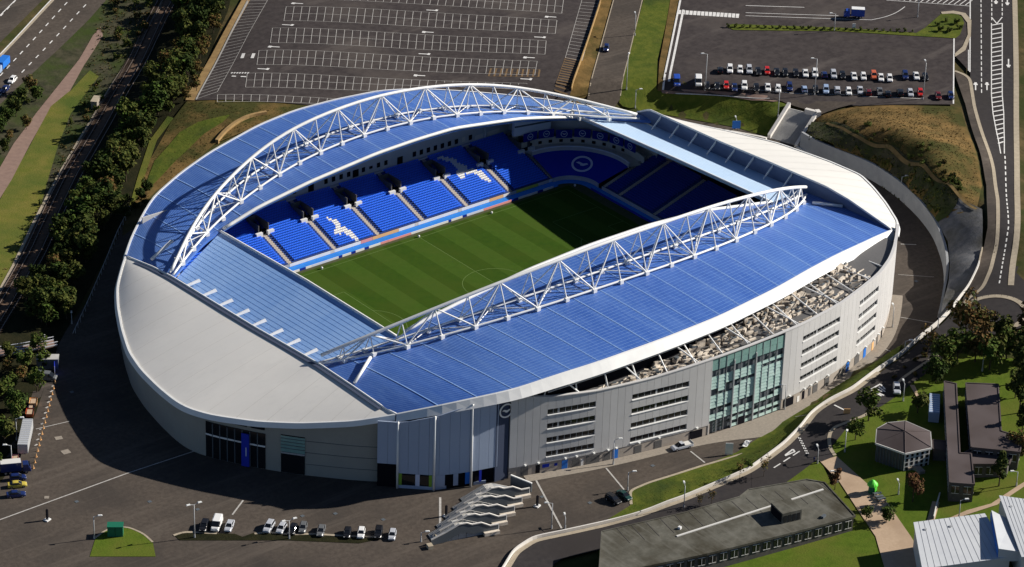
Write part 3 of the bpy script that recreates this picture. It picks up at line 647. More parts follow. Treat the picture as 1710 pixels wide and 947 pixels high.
W_FRONT = [(-84, -31.5, 16.2), (-75, -35.5, 18.4), (-66, -37.2, 19.8), (-60, -37.5, 20.3), (-55.4, -37.5, 21.7), (-44, -37.5, 23.4), (-20, -37.5, 26.2), (0, -37.5, 27.2), (20, -37.5, 27.1), (40.7, -37.5, 25.6), (52.4, -37.5, 23.4), (64, -37.5, 21.3), (72, -36, 19.6), (80, -33, 18.6)]
W_OUT = [(-84, -66.8, 19), (-81.1, -69.5, 20.2), (-75.8, -74.2, 22.2), (-68.5, -78.7, 24), (-61.2, -82.5, 25.3), (-49.4, -84.5, 26.4), (-38, -86.2, 27), (-18, -87, 27.4), (1, -86.5, 27.5), (24, -82.8, 26.9), (38, -79, 26), (52, -75, 24.5), (66, -71, 22.4), (74.6, -68.6, 21.2), (80, -67.6, 20.6)]
NST = 61; xs = np.linspace(XS, XN, NST)
eF, eO, wF, wO = (curve(c, xs, k) for c, k in ((E_FRONT, 1), (E_OUT, 2), (W_FRONT, 1), (W_OUT, 3)))
def roof_between(F, O, mcross=9, crown=.5):
    t = np.linspace(0, 1, mcross)[None, :, None]
    Gd = F[:, None, :]*(1-t)+O[:, None, :]*t; Gd[:, :, 2] += crown*4*t[:, :, 0]*(1-t[:, :, 0]); return Gd
GE = roof_between(eF, eO); GW = roof_between(wF, wO)
def surf(Gd, x, s):
    i = np.interp(x, Gd[:, 0, 0], np.arange(len(Gd))); a = int(min(max(i, 0), len(Gd)-2)); f = i-a
    L = Gd[a]*(1-f)+Gd[a+1]*f; k = s*(L.shape[0]-1); b = int(min(k, L.shape[0]-2)); g = k-b
    return L[b]*(1-g)+L[b+1]*g
def roof_z(Gd, x, y):
    i = np.interp(x, Gd[:, 0, 0], np.arange(len(Gd))); a = int(min(max(i, 0), len(Gd)-2)); f = i-a
    L = Gd[a]*(1-f)+Gd[a+1]*f; o = np.argsort(L[:, 1]); return float(np.interp(y, L[o, 1], L[o, 2]))
for nm, Gd, lb in (('curved_roof', GE, 'blue curved roof over the far stand, under the tall arch'), ('curved_roof', GW, 'blue curved roof over the near stand behind the grey facade')):
    R = part(nm, None, lb)
    mb = MB(); mb.grid(Gd, .7); mb.build('roof_sheet', [M['roof_blue']], R, smooth=False)
    for k in range(1, 21):                                   # ridges across the roof
        x = XS+(XN-XS)*k/21; m2 = MB()
        P = [surf(Gd, x, s) for s in np.linspace(.01, .985, 9)]
        for i in range(8): m2.quad(P[i]+[-.17, 0, .05], P[i]+[.17, 0, .05], P[i+1]+[.17, 0, .05], P[i+1]+[-.17, 0, .05])
        m2.build('roof_ridge', M['roof_seam'], R)
    m3 = MB()                                                # fine standing seams along the roof
    for k in range(2, 38):
        s = k/38; P = [surf(Gd, x, s) for x in np.linspace(XS+.5, XN-.5, 40)]
        for i in range(39): m3.quad(P[i]+[0, -.06, .03], P[i+1]+[0, -.06, .03], P[i+1]+[0, .06, .03], P[i]+[0, .06, .03])
    o = m3.build('standing_seam', M['roof_seam'], R); o['kind'] = 'stuff'
    m4 = MB(); F = Gd[:, 0]                                  # white gutter along the opening
    P = [tuple(p+[0, 0, .25]) for p in F if -61 < p[0] < 65]; m4.path(P, .5, 6)
    m4.build('edge_gutter', M['white'], R, smooth=True)

# end roofs: pale blue metal sheets in the lee of the shells
def lerp3(a, b, t): return np.array(a)*(1-t)+np.array(b)*t
SF = [(-60.3, 42.3, 16.0), (-61, 2, 18.6), (-62, -37.3, 20.2)]; SB = [(XS, 30.5, 12.6), (XS, -2, 13.4), (XS, -31.5, 15.4)]
NF = [(64.2, 42.3, 16.1), (64.2, 2, 18.9), (64.2, -37.3, 21.2)]; NB = [(XN, 30, 14.6), (XN, -2, 16.2), (XN, -33, 18.5)]
def resamp(P, n):
    P = np.array(P, float); t = np.linspace(0, len(P)-1, n); return np.c_[[np.interp(t, range(len(P)), P[:, i]) for i in range(3)]].T
for Fp, Bp, lb, m1_, m2_ in ((SF, SB, 'pale blue end roof below the grey shell, with white brackets', 'roof_pale', 'pale_seam'), (NF, NB, 'bright pale blue end roof below the white shell', 'roof_pale_lit', 'pale_seam_lit')):
    R = part('end_roof', None, lb); F = resamp(Fp, 21); B = resamp(Bp, 21)
    t = np.linspace(0, 1, 7)[None, :, None]; Gd = F[:, None]*(1-t)+B[:, None]*t
    # meet the curved roofs: extend the ends along the arch feet
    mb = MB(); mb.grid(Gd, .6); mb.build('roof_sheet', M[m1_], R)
    for k in range(1, 16):
        s = k/16; m2 = MB(); P = [F[i]*(1-s)+B[i]*s+[0, 0, .04] for i in range(21)]
        for i in range(20): m2.quad(P[i]+[-.05, 0, 0], P[i+1]+[-.05, 0, 0], P[i+1]+[.05, 0, 0], P[i]+[.05, 0, 0])
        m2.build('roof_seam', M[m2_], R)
    m4 = MB(); m4.path([tuple(p+[0, 0, .2]) for p in F], .38, 6); m4.build('edge_gutter', M['white'], R, smooth=True)

# end shells
def ring_pts(L, n=70):
    P = np.array([at_z([(u, v)], h)[0] for u, v, h in L]); s = np.r_[0, np.cumsum(np.hypot(*np.diff(P[:, :2], axis=0).T))]; t = np.linspace(0, s[-1], n)
    Q = np.c_[[np.interp(t, s, P[:, i]) for i in range(3)]].T
    for _ in range(2): Q[1:-1] = (Q[:-2]+2*Q[1:-1]+Q[2:])/4
    return Q
S_RING = [(660, 694, 18.9), (642, 697, 18.3), (590, 705, 16.5), (500, 708.5, 14.4), (430, 705.5, 13.1), (355, 695, 12.2), (314, 683.5, 11.9), (291, 670, 11.5), (263.5, 647, 11), (235.6, 619, 10.4), (215, 589, 10), (203, 551, 10), (196, 513, 10.3), (195, 480, 10.9), (203, 449, 11.6), (209, 430, 11.9)]
N_RING = [(1497, 387, 20.2), (1500, 372, 19.2), (1480, 340, 17), (1460, 315, 16), (1438, 293, 15.2), (1385, 270, 14.4), (1300, 240, 13.6), (1230, 223, 13.4), (1160, 208, 13.6), (1125, 200, 14), (1085, 186, 15)]
sR = ring_pts(S_RING); nR = ring_pts(N_RING)
S_IN = [(XS, -66.6, 19), (XS, -62.7, 18.5), (XS, -50, 18.6), (XS, -36, 18.5), (XS, -6, 16.5), (XS, 12, 15.7), (XS, 30, 14.9), (XS, 39, 13.9), (XS-.2, 51, 12)]
N_IN = [(XN, -67, 20.9), (XN, -51, 23.0), (XN, -42, 23.4), (XN, -19, 21.9), (XN, 0, 20.4), (XN, 17, 19.5), (XN, 31, 18.8), (XN+.3, 36.5, 15.9)]
def yres(P, n):
    P = np.array(P); s = np.r_[0, np.cumsum(np.abs(np.diff(P[:, 1])))]; t = np.linspace(0, s[-1], n); return np.c_[[np.interp(t, s, P[:, i]) for i in range(3)]].T
fins = {}
for R0, IN, sgn, lb in ((sR, S_IN, 1, 'grey metal end shell turned away from the sun, with a ridge kink'), (nR, N_IN, -1, 'white sunlit metal end shell')):
    R = part('roof_shell', None, lb); I = yres(IN, len(R0)); t = np.linspace(0, 1, 9)[None, :, None]
    Gd = I[:, None]*(1-t)+R0[:, None]*t; span = np.hypot(*(R0-I)[:, :2].T); kk = np.interp(I[:, 1], [-70, 5, 22, 45], [.006, .012, .03, .06]) if sgn > 0 else .012; Gd[:, :, 2] += (np.minimum(span, 26)*kk)[:, None]*4*t[:, :, 0]*(1-t[:, :, 0])
    mb = MB(); mb.grid(Gd); mb.build('shell_sheet', M['shell'], R, smooth=True)
    for k in range(4, len(I)-3, 4):
        m2 = MB(); P = Gd[k]
        for i in range(8): m2.quad(P[i]+[0, -.05, .03], P[i]+[0, .05, .03], P[i+1]+[0, .05, .03], P[i+1]+[0, -.05, .03])
        m2.build('shell_joint', M['shell_joint'], R)
    # vertical face towards the pitch, white coping, dark gutter and raking brackets
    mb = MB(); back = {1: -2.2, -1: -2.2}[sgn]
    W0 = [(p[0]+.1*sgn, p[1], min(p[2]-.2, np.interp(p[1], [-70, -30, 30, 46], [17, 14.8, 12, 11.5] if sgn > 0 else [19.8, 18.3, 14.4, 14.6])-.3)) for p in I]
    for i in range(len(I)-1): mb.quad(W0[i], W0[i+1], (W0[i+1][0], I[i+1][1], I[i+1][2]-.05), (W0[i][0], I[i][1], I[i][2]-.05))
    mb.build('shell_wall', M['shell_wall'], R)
    mb = MB(); mb.path([tuple(p+[.15*sgn, 0, .12]) for p in I], .28, 6); mb.build('coping', M['white'], R, smooth=True)
    if sgn > 0:
        mb = MB()
        for i in range(3, len(I)-4): mb.quad(I[i]+[-.35, 0, .10], I[i+1]+[-.35, 0, .10], I[i+1]+[-1.3, 0, .06], I[i]+[-1.3, 0, .06])
        mb.build('dark_gutter', M['dark_gutter'], R)
    for y in ([24.5, 17, 9.6, 2.2, -5.2, -12.6, -20, -27.4] if sgn > 0 else [26, 18.2, 10.4, 2.6, -5.2, -13, -20.8, -28.5]):
        zt = float(np.interp(y, [p[1] for p in IN], [p[2] for p in IN])); x = XS if sgn > 0 else XN; m2 = MB()
        e = x+sgn*(5.4 if sgn > 0 else 3.4)
        a, b, c, d = ((x+.3, zt-.5), (e-.5, zt+.15), (e, zt-.75), (x+.3, zt-1.0)) if sgn > 0 else ((x-.2, zt-.3), (e, zt-3.4), (e, zt-3.9), (x-.2, zt-1.0))
        vs = [(p[0], y+k*.13, p[1]) for k in (-1, 1) for p in (a, b, c, d)]
        m2.add(vs, [[0, 1, 2, 3], [4, 7, 6, 5], [0, 4, 5, 1], [1, 5, 6, 2], [2, 6, 7, 3], [3, 7, 4, 0]]); m2.build('bracket', M['white'], R)

# white fascia ring round the eaves
def band(P, hh, out, name, parent, m, lift=.35):
    P = np.array(P, float); d = np.gradient(P, axis=0)[:, :2]; d /= np.hypot(*d.T)[:, None]+1e-9; n = np.c_[d[:, 1], -d[:, 0]]
    cen = np.array([-5, 3]); sg = np.sign(((P[:, :2]-cen)*n).sum(1)).mean(); n *= np.sign(sg)
    hh = np.array(hh)*np.ones(len(P)); mb = MB()
    A = np.c_[P[:, :2]-n*.35, P[:, 2]+lift]; B = np.c_[P[:, :2]+n*.15, P[:, 2]+lift-.05]; Cc = np.c_[P[:, :2]+n*out, P[:, 2]+lift-hh]; D = np.c_[P[:, :2]-n*.3, P[:, 2]+lift-hh]
    vs = np.concatenate([A, B, Cc, D]); k = len(P); fs = []
    for i in range(k-1):
        for a in range(4): b = (a+1) % 4; fs.append([a*k+i, a*k+i+1, b*k+i+1, b*k+i])
    fs += [[0, k, 2*k, 3*k], [k-1, 4*k-1, 3*k-1, 2*k-1]]
    mb.add(vs, fs); return mb.build(name, m, parent), n
FS = part('eaves', None, 'white eaves fascia running round the roof edge')
hw = np.interp(xs, [-84, -70, -45, 60, 74, 80], [1.3, 1.9, 2.5, 2.5, 2.2, 1.9])
_, nW = band(GW[:, -1], hw, 1.7, 'fascia', FS, M['white'])
band(GE[:, -1], 1.2, .7, 'fascia', FS, M['white']); band(sR, 1.3, .7, 'fascia', FS, M['white']); band(nR, np.linspace(1.9, 1.1, len(nR)), .8, 'fascia', FS, M['white'])

# arched trusses
def truss(stations, near, far, top, Gd, fans, lb):
    T = part('arch_truss', None, lb)
    f = lambda A, x: np.interp(x, [p[0] for p in A], [p[1] for p in A])
    nP, fP, tP = [], [], []
    for x in stations:
        a, b = f(near, x), f(far, x)
        nP.append(Vector((x, a, roof_z(Gd, x, a)+.85))); fP.append(Vector((x, b, roof_z(Gd, x, b)+.85)))
        tP.append(Vector((x, f([(p[0], p[1]) for p in top], x), f([(p[0], p[2]) for p in top], x))))
    def sm(P):
        for _ in range(2): P = [P[0]]+[(P[i-1]+P[i]*2+P[i+1])/4 for i in range(1, len(P)-1)]+[P[-1]]
        return P
    def dense(P): return [P[i].lerp(P[i+1], k/3) for i in range(len(P)-1) for k in range(3)]+[P[-1]]
    tP = sm(tP); nP = sm(nP); fP = sm(fP)
    mb = MB(); mb.path(sm(dense(tP)), .46, 10); mb.build('top_chord', M['white'], T, smooth=True)
    for P in (nP, fP):
        mb = MB(); mb.path(sm(dense(P)), .29, 8); mb.build('bottom_chord', M['white'], T, smooth=True)
    k = len(stations)
    def web(a, b, r):
        mb = MB(); mb.tube(a, b, r, 6, cap=False); mb.build('web_member', M['white'], T, smooth=True)
    for i in range(1, k-1):
        web(tP[i], nP[i], .19); web(tP[i], fP[i], .16)
        if fans(i):
            for j in (i-1, i+1):
                if 0 < j < k-1: web(tP[i], nP[j], .21); web(tP[i], fP[j], .17)
        web(nP[i], fP[i], .15) if i % 2 else None
        if i % 2 == 0 and i+1 < k: web(fP[i], nP[i+1], .15); web(fP[i], nP[i-1], .15)
        for P in (nP, fP):
            mb = MB(); z = roof_z(Gd, P[i].x, P[i].y); mb.box((P[i].x, P[i].y-.1, z+.55), (1.1, 1.0, 1.0)); mb.build('bearing_pad', M['white'], T)
    return T
E_NEAR = [(-83, 31.2), (-74.7, 36.5), (-64, 43.6), (-56.6, 46.9), (-49.8, 48.4), (-42.3, 50.3), (-34.8, 51.8), (-27.3, 53.1), (-20, 53.5), (-12.6, 53.9), (-5.4, 53.6), (2.3, 53.2), (9.6, 52.3), (20, 51), (32.8, 49.1), (41, 47.8), (49.2, 46.1), (58.2, 43.6), (65, 39.8), (71.6, 35.4), (79, 30)]
E_FAR = [(-83, 32.6), (-74.7, 40), (-64, 48.4), (-56.6, 52.4), (-49.8, 54.6), (-42.3, 57), (-34.8, 58.8), (-27.3, 60), (-13, 60.8), (-5.4, 60.4), (8.6, 59), (16, 57.6), (24.5, 56.8), (32, 55.2), (40, 53.3), (49.2, 50.8), (58.2, 47.6), (65, 43.2), (71.6, 38), (79, 31.2)]
E_TOP = [(-83, 31.8, 15.4), (-73, 39.8, 19.0), (-64.6, 46, 21.7), (-56.5, 50, 24.1), (-51.2, 51.8, 25.2), (-46, 53.6, 27.2), (-36.8, 55.3, 30.6), (-22.8, 55.6, 33.6), (-.6, 56, 34.8), (16.4, 55.6, 33.3), (35.2, 54, 30.3), (50.8, 50.8, 26.0), (63.7, 42.6, 22.1), (72, 37, 19), (79, 31, 16.8)]
truss([-82.5, -78.5]+[-72+7.45*i for i in range(20)]+[76.8], E_NEAR, E_FAR, E_TOP, GE, lambda i: i % 2 == 0, 'tall white lattice arch spanning the far stand')
W_NEAR = [(-83, -33.6), (-73.5, -40.9), (-64.5, -45.2), (-56, -48.6), (-47.8, -51.7), (-39.5, -54.2), (-31, -55.9), (-22.6, -57.3), (-14, -58.1), (-6, -58.8), (1.7, -59.3), (9.8, -59.2), (17.3, -59), (25, -58.3), (32, -57.2), (39.4, -56), (47, -53.6), (54.4, -51.1), (61.3, -48.3), (67, -45.3), (73.6, -41), (77, -37.5)]
W_FAR = [(-83, -32.6), (-80, -34.3), (-73, -37.4), (-64.5, -40.4), (-56, -42.9), (-48, -45.3), (-39, -47.2), (-31, -48.7), (-23, -50), (-15, -50.7), (-7, -51.4), (9, -51.6), (24, -51.2), (32, -50.3), (39, -49.2), (47, -47.4), (54, -45.4), (61, -43), (67, -40.8), (73.6, -37.8), (77, -36)]
W_TOP = [(-83, -33.4, 19.6), (-80, -36.5, 22.2), (-73, -39.5, 24.6), (-64, -42.5, 27.5), (-56, -45.7, 30), (-48, -48.5, 32.7), (-40, -50.7, 34.6), (-31, -52.3, 35.8), (-23.5, -53.6, 37.2), (-14.8, -54.4, 38), (-7, -55.1, 38.5), (1.5, -55.5, 38.8), (16.8, -55.2, 38.6), (24.4, -54.8, 38.3), (31.7, -53.8, 37.4), (38.5, -52.7, 36.3), (47, -50.4, 34.3), (54.4, -48.4, 32.4), (61.3, -45.8, 30), (67, -43.2, 27.6), (73, -40, 24.6), (77, -37, 22.2)]
truss([-82.5, -79]+[-72.6+8.14*i for i in range(19)]+[77], W_NEAR, W_FAR, W_TOP, GW, lambda i: i % 2 == 0, 'white lattice arch spanning the near stand above the grey facade')
# the stout props at the feet of the trusses
TP = part('truss_props', None, 'stout white raking props at the feet of the arches')
for a, b in (((-82.6, -48.0, roof_z(GW, -82.6, -48)+.45), (-73.6, -42.3, roof_z(GW, -73.6, -42.3)+.8)), ((-82, 42.5, 14.2), (-74.5, 44, 16.9)), ((74, -43, roof_z(GW, 74, -43)+.6), (79.5, -49, roof_z(GW, 79.5, -49)+.5))):
    mb = MB(); mb.tube(a, b, .45, 8); mb.build('prop', M['white'], TP, smooth=True)

# ------------------------------------------------------------------ main facade (grey cladding, ribbon windows, green glass)
FB = np.array([(-60.5, -80.9), (-56, -82.4), (-51.1, -83.9), (-45, -85.9), (-39.5, -87.5), (-29.7, -89.7), (-13.8, -92.7), (-7, -93.7), (4, -94.5), (15.8, -94.9), (22.5, -94.6), (37.5, -92.2), (47.3, -89.2), (57.2, -85.9), (65, -81.7), (72, -76.5), (79, -70.4), (83, -66.6)])
_s = np.r_[0, np.cumsum(np.hypot(*np.diff(FB, axis=0).T))]; FL = _s[-1]
_t = np.linspace(0, FL, 800); _Q = np.c_[np.interp(_t, _s, FB[:, 0]), np.interp(_t, _s, FB[:, 1])]
for _ in range(260): _Q[1:-1] = (_Q[:-2]+2*_Q[1:-1]+_Q[2:])/4
_s = np.r_[0, np.cumsum(np.hypot(*np.diff(_Q, axis=0).T))]; FL = _s[-1]
def fp(s, out=0.0):
    x, y = np.interp(s, _s, _Q[:, 0]), np.interp(s, _s, _Q[:, 1]); i = min(max(np.searchsorted(_s, s), 4), len(_s)-4)
    d = _Q[i+3]-_Q[i-3]; d /= np.hypot(*d); return np.array([x+d[1]*out, y-d[0]*out])
def s_of_x(x): return float(np.interp(x, _Q[:, 0], _s))
def s_of(x, y): return float(_s[np.argmin(np.hypot(*(_Q-[x, y]).T))])
def topz(s): return float(np.interp(fp(s)[0], [-61, -51, -39, -24, -8, 2, 16, 40, 63, 75, 91], [22.8, 20.9, 20.3, 20.4, 21.5, 21.9, 22.5, 22.5, 22.4, 21.6, 20.6]))
WIN = []   # (s0, s1, [tops], height, columns)
for (a, b, tops, nc) in (((-51.1, -83.2), (-39.5, -88.0), (17.6, 13.7, 9.8, 5.9), 8), ((-29.7, -89.7), (-13.8, -92.6), (17.2, 13.2, 9.2, 5.1), 9), ((22.5, -94.6), (37.6, -92.2), (18.9, 15.0, 11.2, 7.4), 10), ((47.3, -89.2), (57.4, -85.9), (18.9, 15.0, 11.2, 7.4), 8)):
    WIN.append((s_of(*a), s_of(*b), tops, 1.55, nc))
sg0, sg1 = s_of_x(-7.2), s_of_x(15.8)
CB = 2.9   # foot of the cladding
FA = part('facade', None, 'grey clad main facade with ribbon windows and a green glass entrance')
# backing wall and base plinth
ss = np.linspace(0, FL, 120); mb = MB()
for i in range(119):
    a, b = fp(ss[i], -.45), fp(ss[i+1], -.45); mb.quad((*a, 0), (*b, 0), (*b, topz(ss[i+1])), (*a, topz(ss[i])))
mb.build('backing_wall', M['steel_dark'], FA)
for side in (0, 1):
    mb = MB()
    for i in range(119):
        m_ = (ss[i]+ss[i+1])/2
        if (m_ > sg0-.2 if side == 0 else m_ < sg1+.2): continue
        a, b = fp(ss[i], .02), fp(ss[i+1], .02); a2, b2 = fp(ss[i], -.6), fp(ss[i+1], -.6)
        mb.add([(*a, 0), (*b, 0), (*b2, 0), (*a2, 0), (*a, CB), (*b, CB), (*b2, CB), (*a2, CB)], [[0, 1, 5, 4], [4, 5, 6, 7], [3, 7, 6, 2], [0, 4, 7, 3], [1, 2, 6, 5]])
    mb.build('base_wall', M['brick_base'], FA)
# cladding panels, split round the window bands
edges = [0.0]
marks = sorted(set([0, FL, sg0, sg1]+[w[0] for w in WIN]+[w[1] for w in WIN]))
for a, b in zip(marks[:-1], marks[1:]):
    k = max(1, round((b-a)/2.05)); edges += [a+(b-a)*(i+1)/k for i in range(k)]
prev = None
for a, b in zip(edges[:-1], edges[1:]):
    m_ = (a+b)/2
    if sg0 < m_ < sg1: continue
    zt = topz(m_); iv = [(CB, zt)]
    for w in WIN:
        if w[0] < m_ < w[1]:
            iv = []; z0 = CB
            for tz in sorted(w[2]): iv.append((z0, tz-w[3])); z0 = tz
            iv.append((z0, zt))
    a_, b_ = a+.03, b-.03
    for z0, z1 in iv:
        mb = MB()
        za = z1 if z1 != zt else topz(a); zb = z1 if z1 != zt else topz(b)
        p, q, r, t_ = fp(a_, .15), fp(b_, .15), fp(b_, -.30), fp(a_, -.30)
        mb.add([(*p, z0), (*q, z0), (*r, z0), (*t_, z0), (*p, za), (*q, zb), (*r, zb), (*t_, za)], [[0, 3, 2, 1], [4, 5, 6, 7], [0, 1, 5, 4], [1, 2, 6, 5], [2, 3, 7, 6], [3, 0, 4, 7]])
        mb.build('cladding_panel', M['clad'] if int(a*7) % 3 else M['clad2'], FA)
mb = MB()
for i in range(119):
    a, b = fp(ss[i], .3), fp(ss[i+1], .3); a2, b2 = fp(ss[i], -.5), fp(ss[i+1], -.5); z, z2 = topz(ss[i]), topz(ss[i+1])
    mb.add([(*a, z+.004), (*b, z2+.004), (*b2, z2+.004), (*a2, z+.004), (*a, z+.25), (*b, z2+.25), (*b2, z2+.25), (*a2, z+.25)], [[4, 5, 6, 7], [0, 1, 5, 4], [3, 7, 6, 2], [0, 3, 2, 1]])
mb.build('parapet_coping', M['clad2'], FA)
for w in WIN:
    for tz in w[2]:
        mb = MB(); k = w[4]; gap = [k//3+1 if k > 8 else k//3]
        for i in range(k):
            a, b = w[0]+(w[1]-w[0])*i/k, w[0]+(w[1]-w[0])*(i+1)/k; a += .04; b -= .04
            if i+1 in gap: b -= .35
            p, q = fp(a, -.22), fp(b, -.22); mb.quad((*p, tz-w[3]), (*q, tz-w[3]), (*q, tz), (*p, tz), 0)
        for i in range(k+1):
            a = w[0]+(w[1]-w[0])*i/k; p, q = fp(a-.05, -.16), fp(a+.05, -.16); mb.quad((*p, tz-w[3]), (*q, tz-w[3]), (*q, tz), (*p, tz), 1)
            if i in gap: p, q = fp(a-.45, -.14), fp(a, -.14); mb.quad((*p, tz-w[3]), (*q, tz-w[3]), (*q, tz), (*p, tz), 1)
        for i in range(k):
            a, b = w[0]+(w[1]-w[0])*i/k, w[0]+(w[1]-w[0])*(i+1)/k
            p, q, r, t_ = fp(a, .28), fp(b, .28), fp(b, -.2), fp(a, -.2); z0, z1 = tz-w[3]-.2, tz-w[3]+.004
            mb.add([(*p, z0), (*q, z0), (*r, z0), (*t_, z0), (*p, z1), (*q, z1), (*r, z1), (*t_, z1)], [[0, 3, 2, 1], [4, 5, 6, 7], [0, 1, 5, 4], [2, 3, 7, 6]], 2)
        mb.build('ribbon_window', [M['glass'], M['steel'], M['white']], FA, recalc=False)
# green glass entrance: panes one by one
random.seed(5)
NC, NR_ = 10, 24; cw = (sg1-sg0)/NC; zb, ztp = .2, 21.6
mb = MB()
for s_, o_ in ((sg0, 0), (sg1, 0)): pass
a, b = fp(sg0, -.9), fp(sg1, -.9); mb.quad((*a, 0), (*b, 0), (*b, topz(sg1)), (*a, topz(sg0))); mb.build('lobby_shade', M['louvre'], FA)
darkrow = {}
for r, c0, c1 in ((19, 0, 3), (19, 3, 7), (18, 0, 10), (19, 7, 10), (16, 7, 10), (14, 2, 6), (13, 0, 1), (13, 2, 4), (12, 0, 3), (7, 0, 3), (6, 3, 6), (7, 4, 6), (6, 0, 2), (7, 7, 10), (6, 7, 9), (4, 6, 10), (3, 0, 10), (2, 0, 3), (1, 0, 10), (1, 4, 5), (0, 0, 3)):
    for c in range(c0, c1): darkrow[(r, c)] = 1
pane_me = {}
for c in range(NC):
    a, b = sg0+cw*c+.03, sg0+cw*(c+1)-.03
    r = 0
    while r < NR_:
        big = r >= 20
        hgt = (ztp-zb)/NR_*(2 if big else 1); z0 = zb+(ztp-zb)/NR_*r+.03; z1 = z0+hgt-.06
        dk = (r, c) in darkrow
        inn = -.45 if dk else random.choice([-.12, -.08, -.05]); p, q = fp(a, inn), fp(b, inn+random.uniform(-.02, .02)); tl = 0 if big else (.0 if dk else .09)
        mb = MB(); p2, q2 = fp(a, inn-.06), fp(b, inn-.06); pt, qt = fp(a, inn-tl), fp(b, inn-tl)
        mb.add([(*p, z0), (*q, z0), (*qt, z1), (*pt, z1), (*p2, z0), (*q2, z0), (*q2, z1), (*p2, z1)], [[0, 1, 2, 3], [5, 4, 7, 6], [0, 4, 5, 1], [3, 2, 6, 7], [0, 3, 7, 4], [1, 5, 6, 2]])
        mb.build('glass_pane', M['louvre'] if dk else (M['green_glass_deep'] if big else M['green_glass']), FA)
        r += 2 if big else 1
mb = MB()
for c in range(NC+1):
    a = fp(sg0+cw*c, 0); mb.bar(fp(sg0+cw*c-.03, -.1), fp(sg0+cw*c+.03, -.1), .24, .1, ztp)
for s_ in (sg0+cw*3, sg0+cw*6):
    mb.bar(fp(s_-.14, .1), fp(s_+.14, .1), .4, .1, 19.4)
mb.build('mullion', M['steel'], FA)
mb = MB(); p = fp(sg0+cw*4.05, .05); q = fp(sg0+cw*4.95, .05); mb.quad((*p, .1), (*q, .1), (*q, 2.4), (*p, 2.4)); mb.build('entrance_door', M['dark'], FA)
# side reveals of the entrance, doors and shutters in the base
for s_ in (sg0-.12, sg1+.12):
    mb = MB(); a, b = fp(s_, .16), fp(s_, -.9); mb.bar(a, b, .2, 0, topz(s_)-.01); mb.build('reveal', M['clad2'], FA)
for u, wdt, m_, h_ in ((-56.6, 1.9, 'shutter', 2.4), (-53.3, 1.1, 'dark', 2.4), (-51.3, 1.8, 'navy', .9), (-48.8, .8, 'navy', .7), (-46.6, 1.5, 'door_blue', 2.4), (-43.8, 2.0, 'shutter', 2.3), (-42.2, .6, 'white', 1.8), (-39.4, 3.6, 'shutter', 2.3), (-35.6, 1.7, 'shutter', 2.2), (-33.4, 1.4, 'door_blue', 2.5), (-27.2, 1.9, 'shutter', 2.2), (-21.6, 2.0, 'shutter', 2.2), (-10.9, 3.8, 'dark', 2.3),
                      (18.8, 3.6, 'dark', 2.4), (22.4, .9, 'white', 1.6), (24.4, .9, 'dark', 2.4), (26.9, .9, 'shutter', 2.3), (29.2, 2.0, 'shutter', 2.3), (34, 1.9, 'shutter', 2.3), (43.6, 1.6, 'door_blue', 2.8), (48.4, 2.6, 'shutter', 2.6), (52.5, 1.5, 'door_blue', 2.8), (57, 1.2, 'orange', 2.2), (60, 1.2, 'shutter', 2.4), (63.5, 1.0, 'dark', 2.4)):
    s_ = s_of_x(u); a, b = fp(s_-wdt/2, .03), fp(s_+wdt/2, .03); mb = MB(); z0 = .1 if h_ > 1.5 else 1.4
    mb.bar(a, b, .14, z0, z0+h_); mb.build('shutter' if m_ == 'shutter' else ('door' if h_ > 1.5 else 'small_window'), M[m_], FA)
    if m_ != 'white' and h_ > 1.5:
        mb = MB(); c = fp(s_, .45); mb.box((c[0], c[1], CB+.35), (.5, .5, .3)); mb.build('wall_light', M['lamp'], FA)
# terrace behind the parapet with its deck, back wall, plant and posts
TE = part('terrace', None, 'open roof terrace between the parapet and the white eaves, crowded with pale ducts')
inner = lambda s: np.array([fp(s)[0], np.interp(fp(s)[0], GW[:, -1, 0], GW[:, -1, 1])])
ex = np.linspace(-58, 76, 60); EL = [surf(GW, x, .965) for x in ex]
def par(x): s = s_of_x(x+0.0); return fp(s, -.45), topz(s)
mb = MB(); mw = MB()
for i in range(59):
    (a, za), (b, zb2) = par(ex[i]), par(ex[i+1]); c, d = EL[i], EL[i+1]
    if c[1] < a[1]+.3 or d[1] < b[1]+.3: continue
    mb.quad((*a, za-1), (*b, zb2-1), (d[0], d[1], zb2-1), (c[0], c[1], za-1)); mw.quad((c[0], c[1], za-1), (d[0], d[1], zb2-1), (d[0], d[1], d[2]-.75), (c[0], c[1], c[2]-.75))
mb.build('deck', M['shutter'], TE); mw.build('back_wall', M['dark'], TE)
random.seed(11)
mb = MB()
def tx(x):
    a, z = par(x); c = surf(GW, x, .965); i = s_of_x(x); d = fp(min(i+.5, FL))-fp(i-.5); return a, z-1, c[1]-a[1], math.atan2(d[1], d[0])
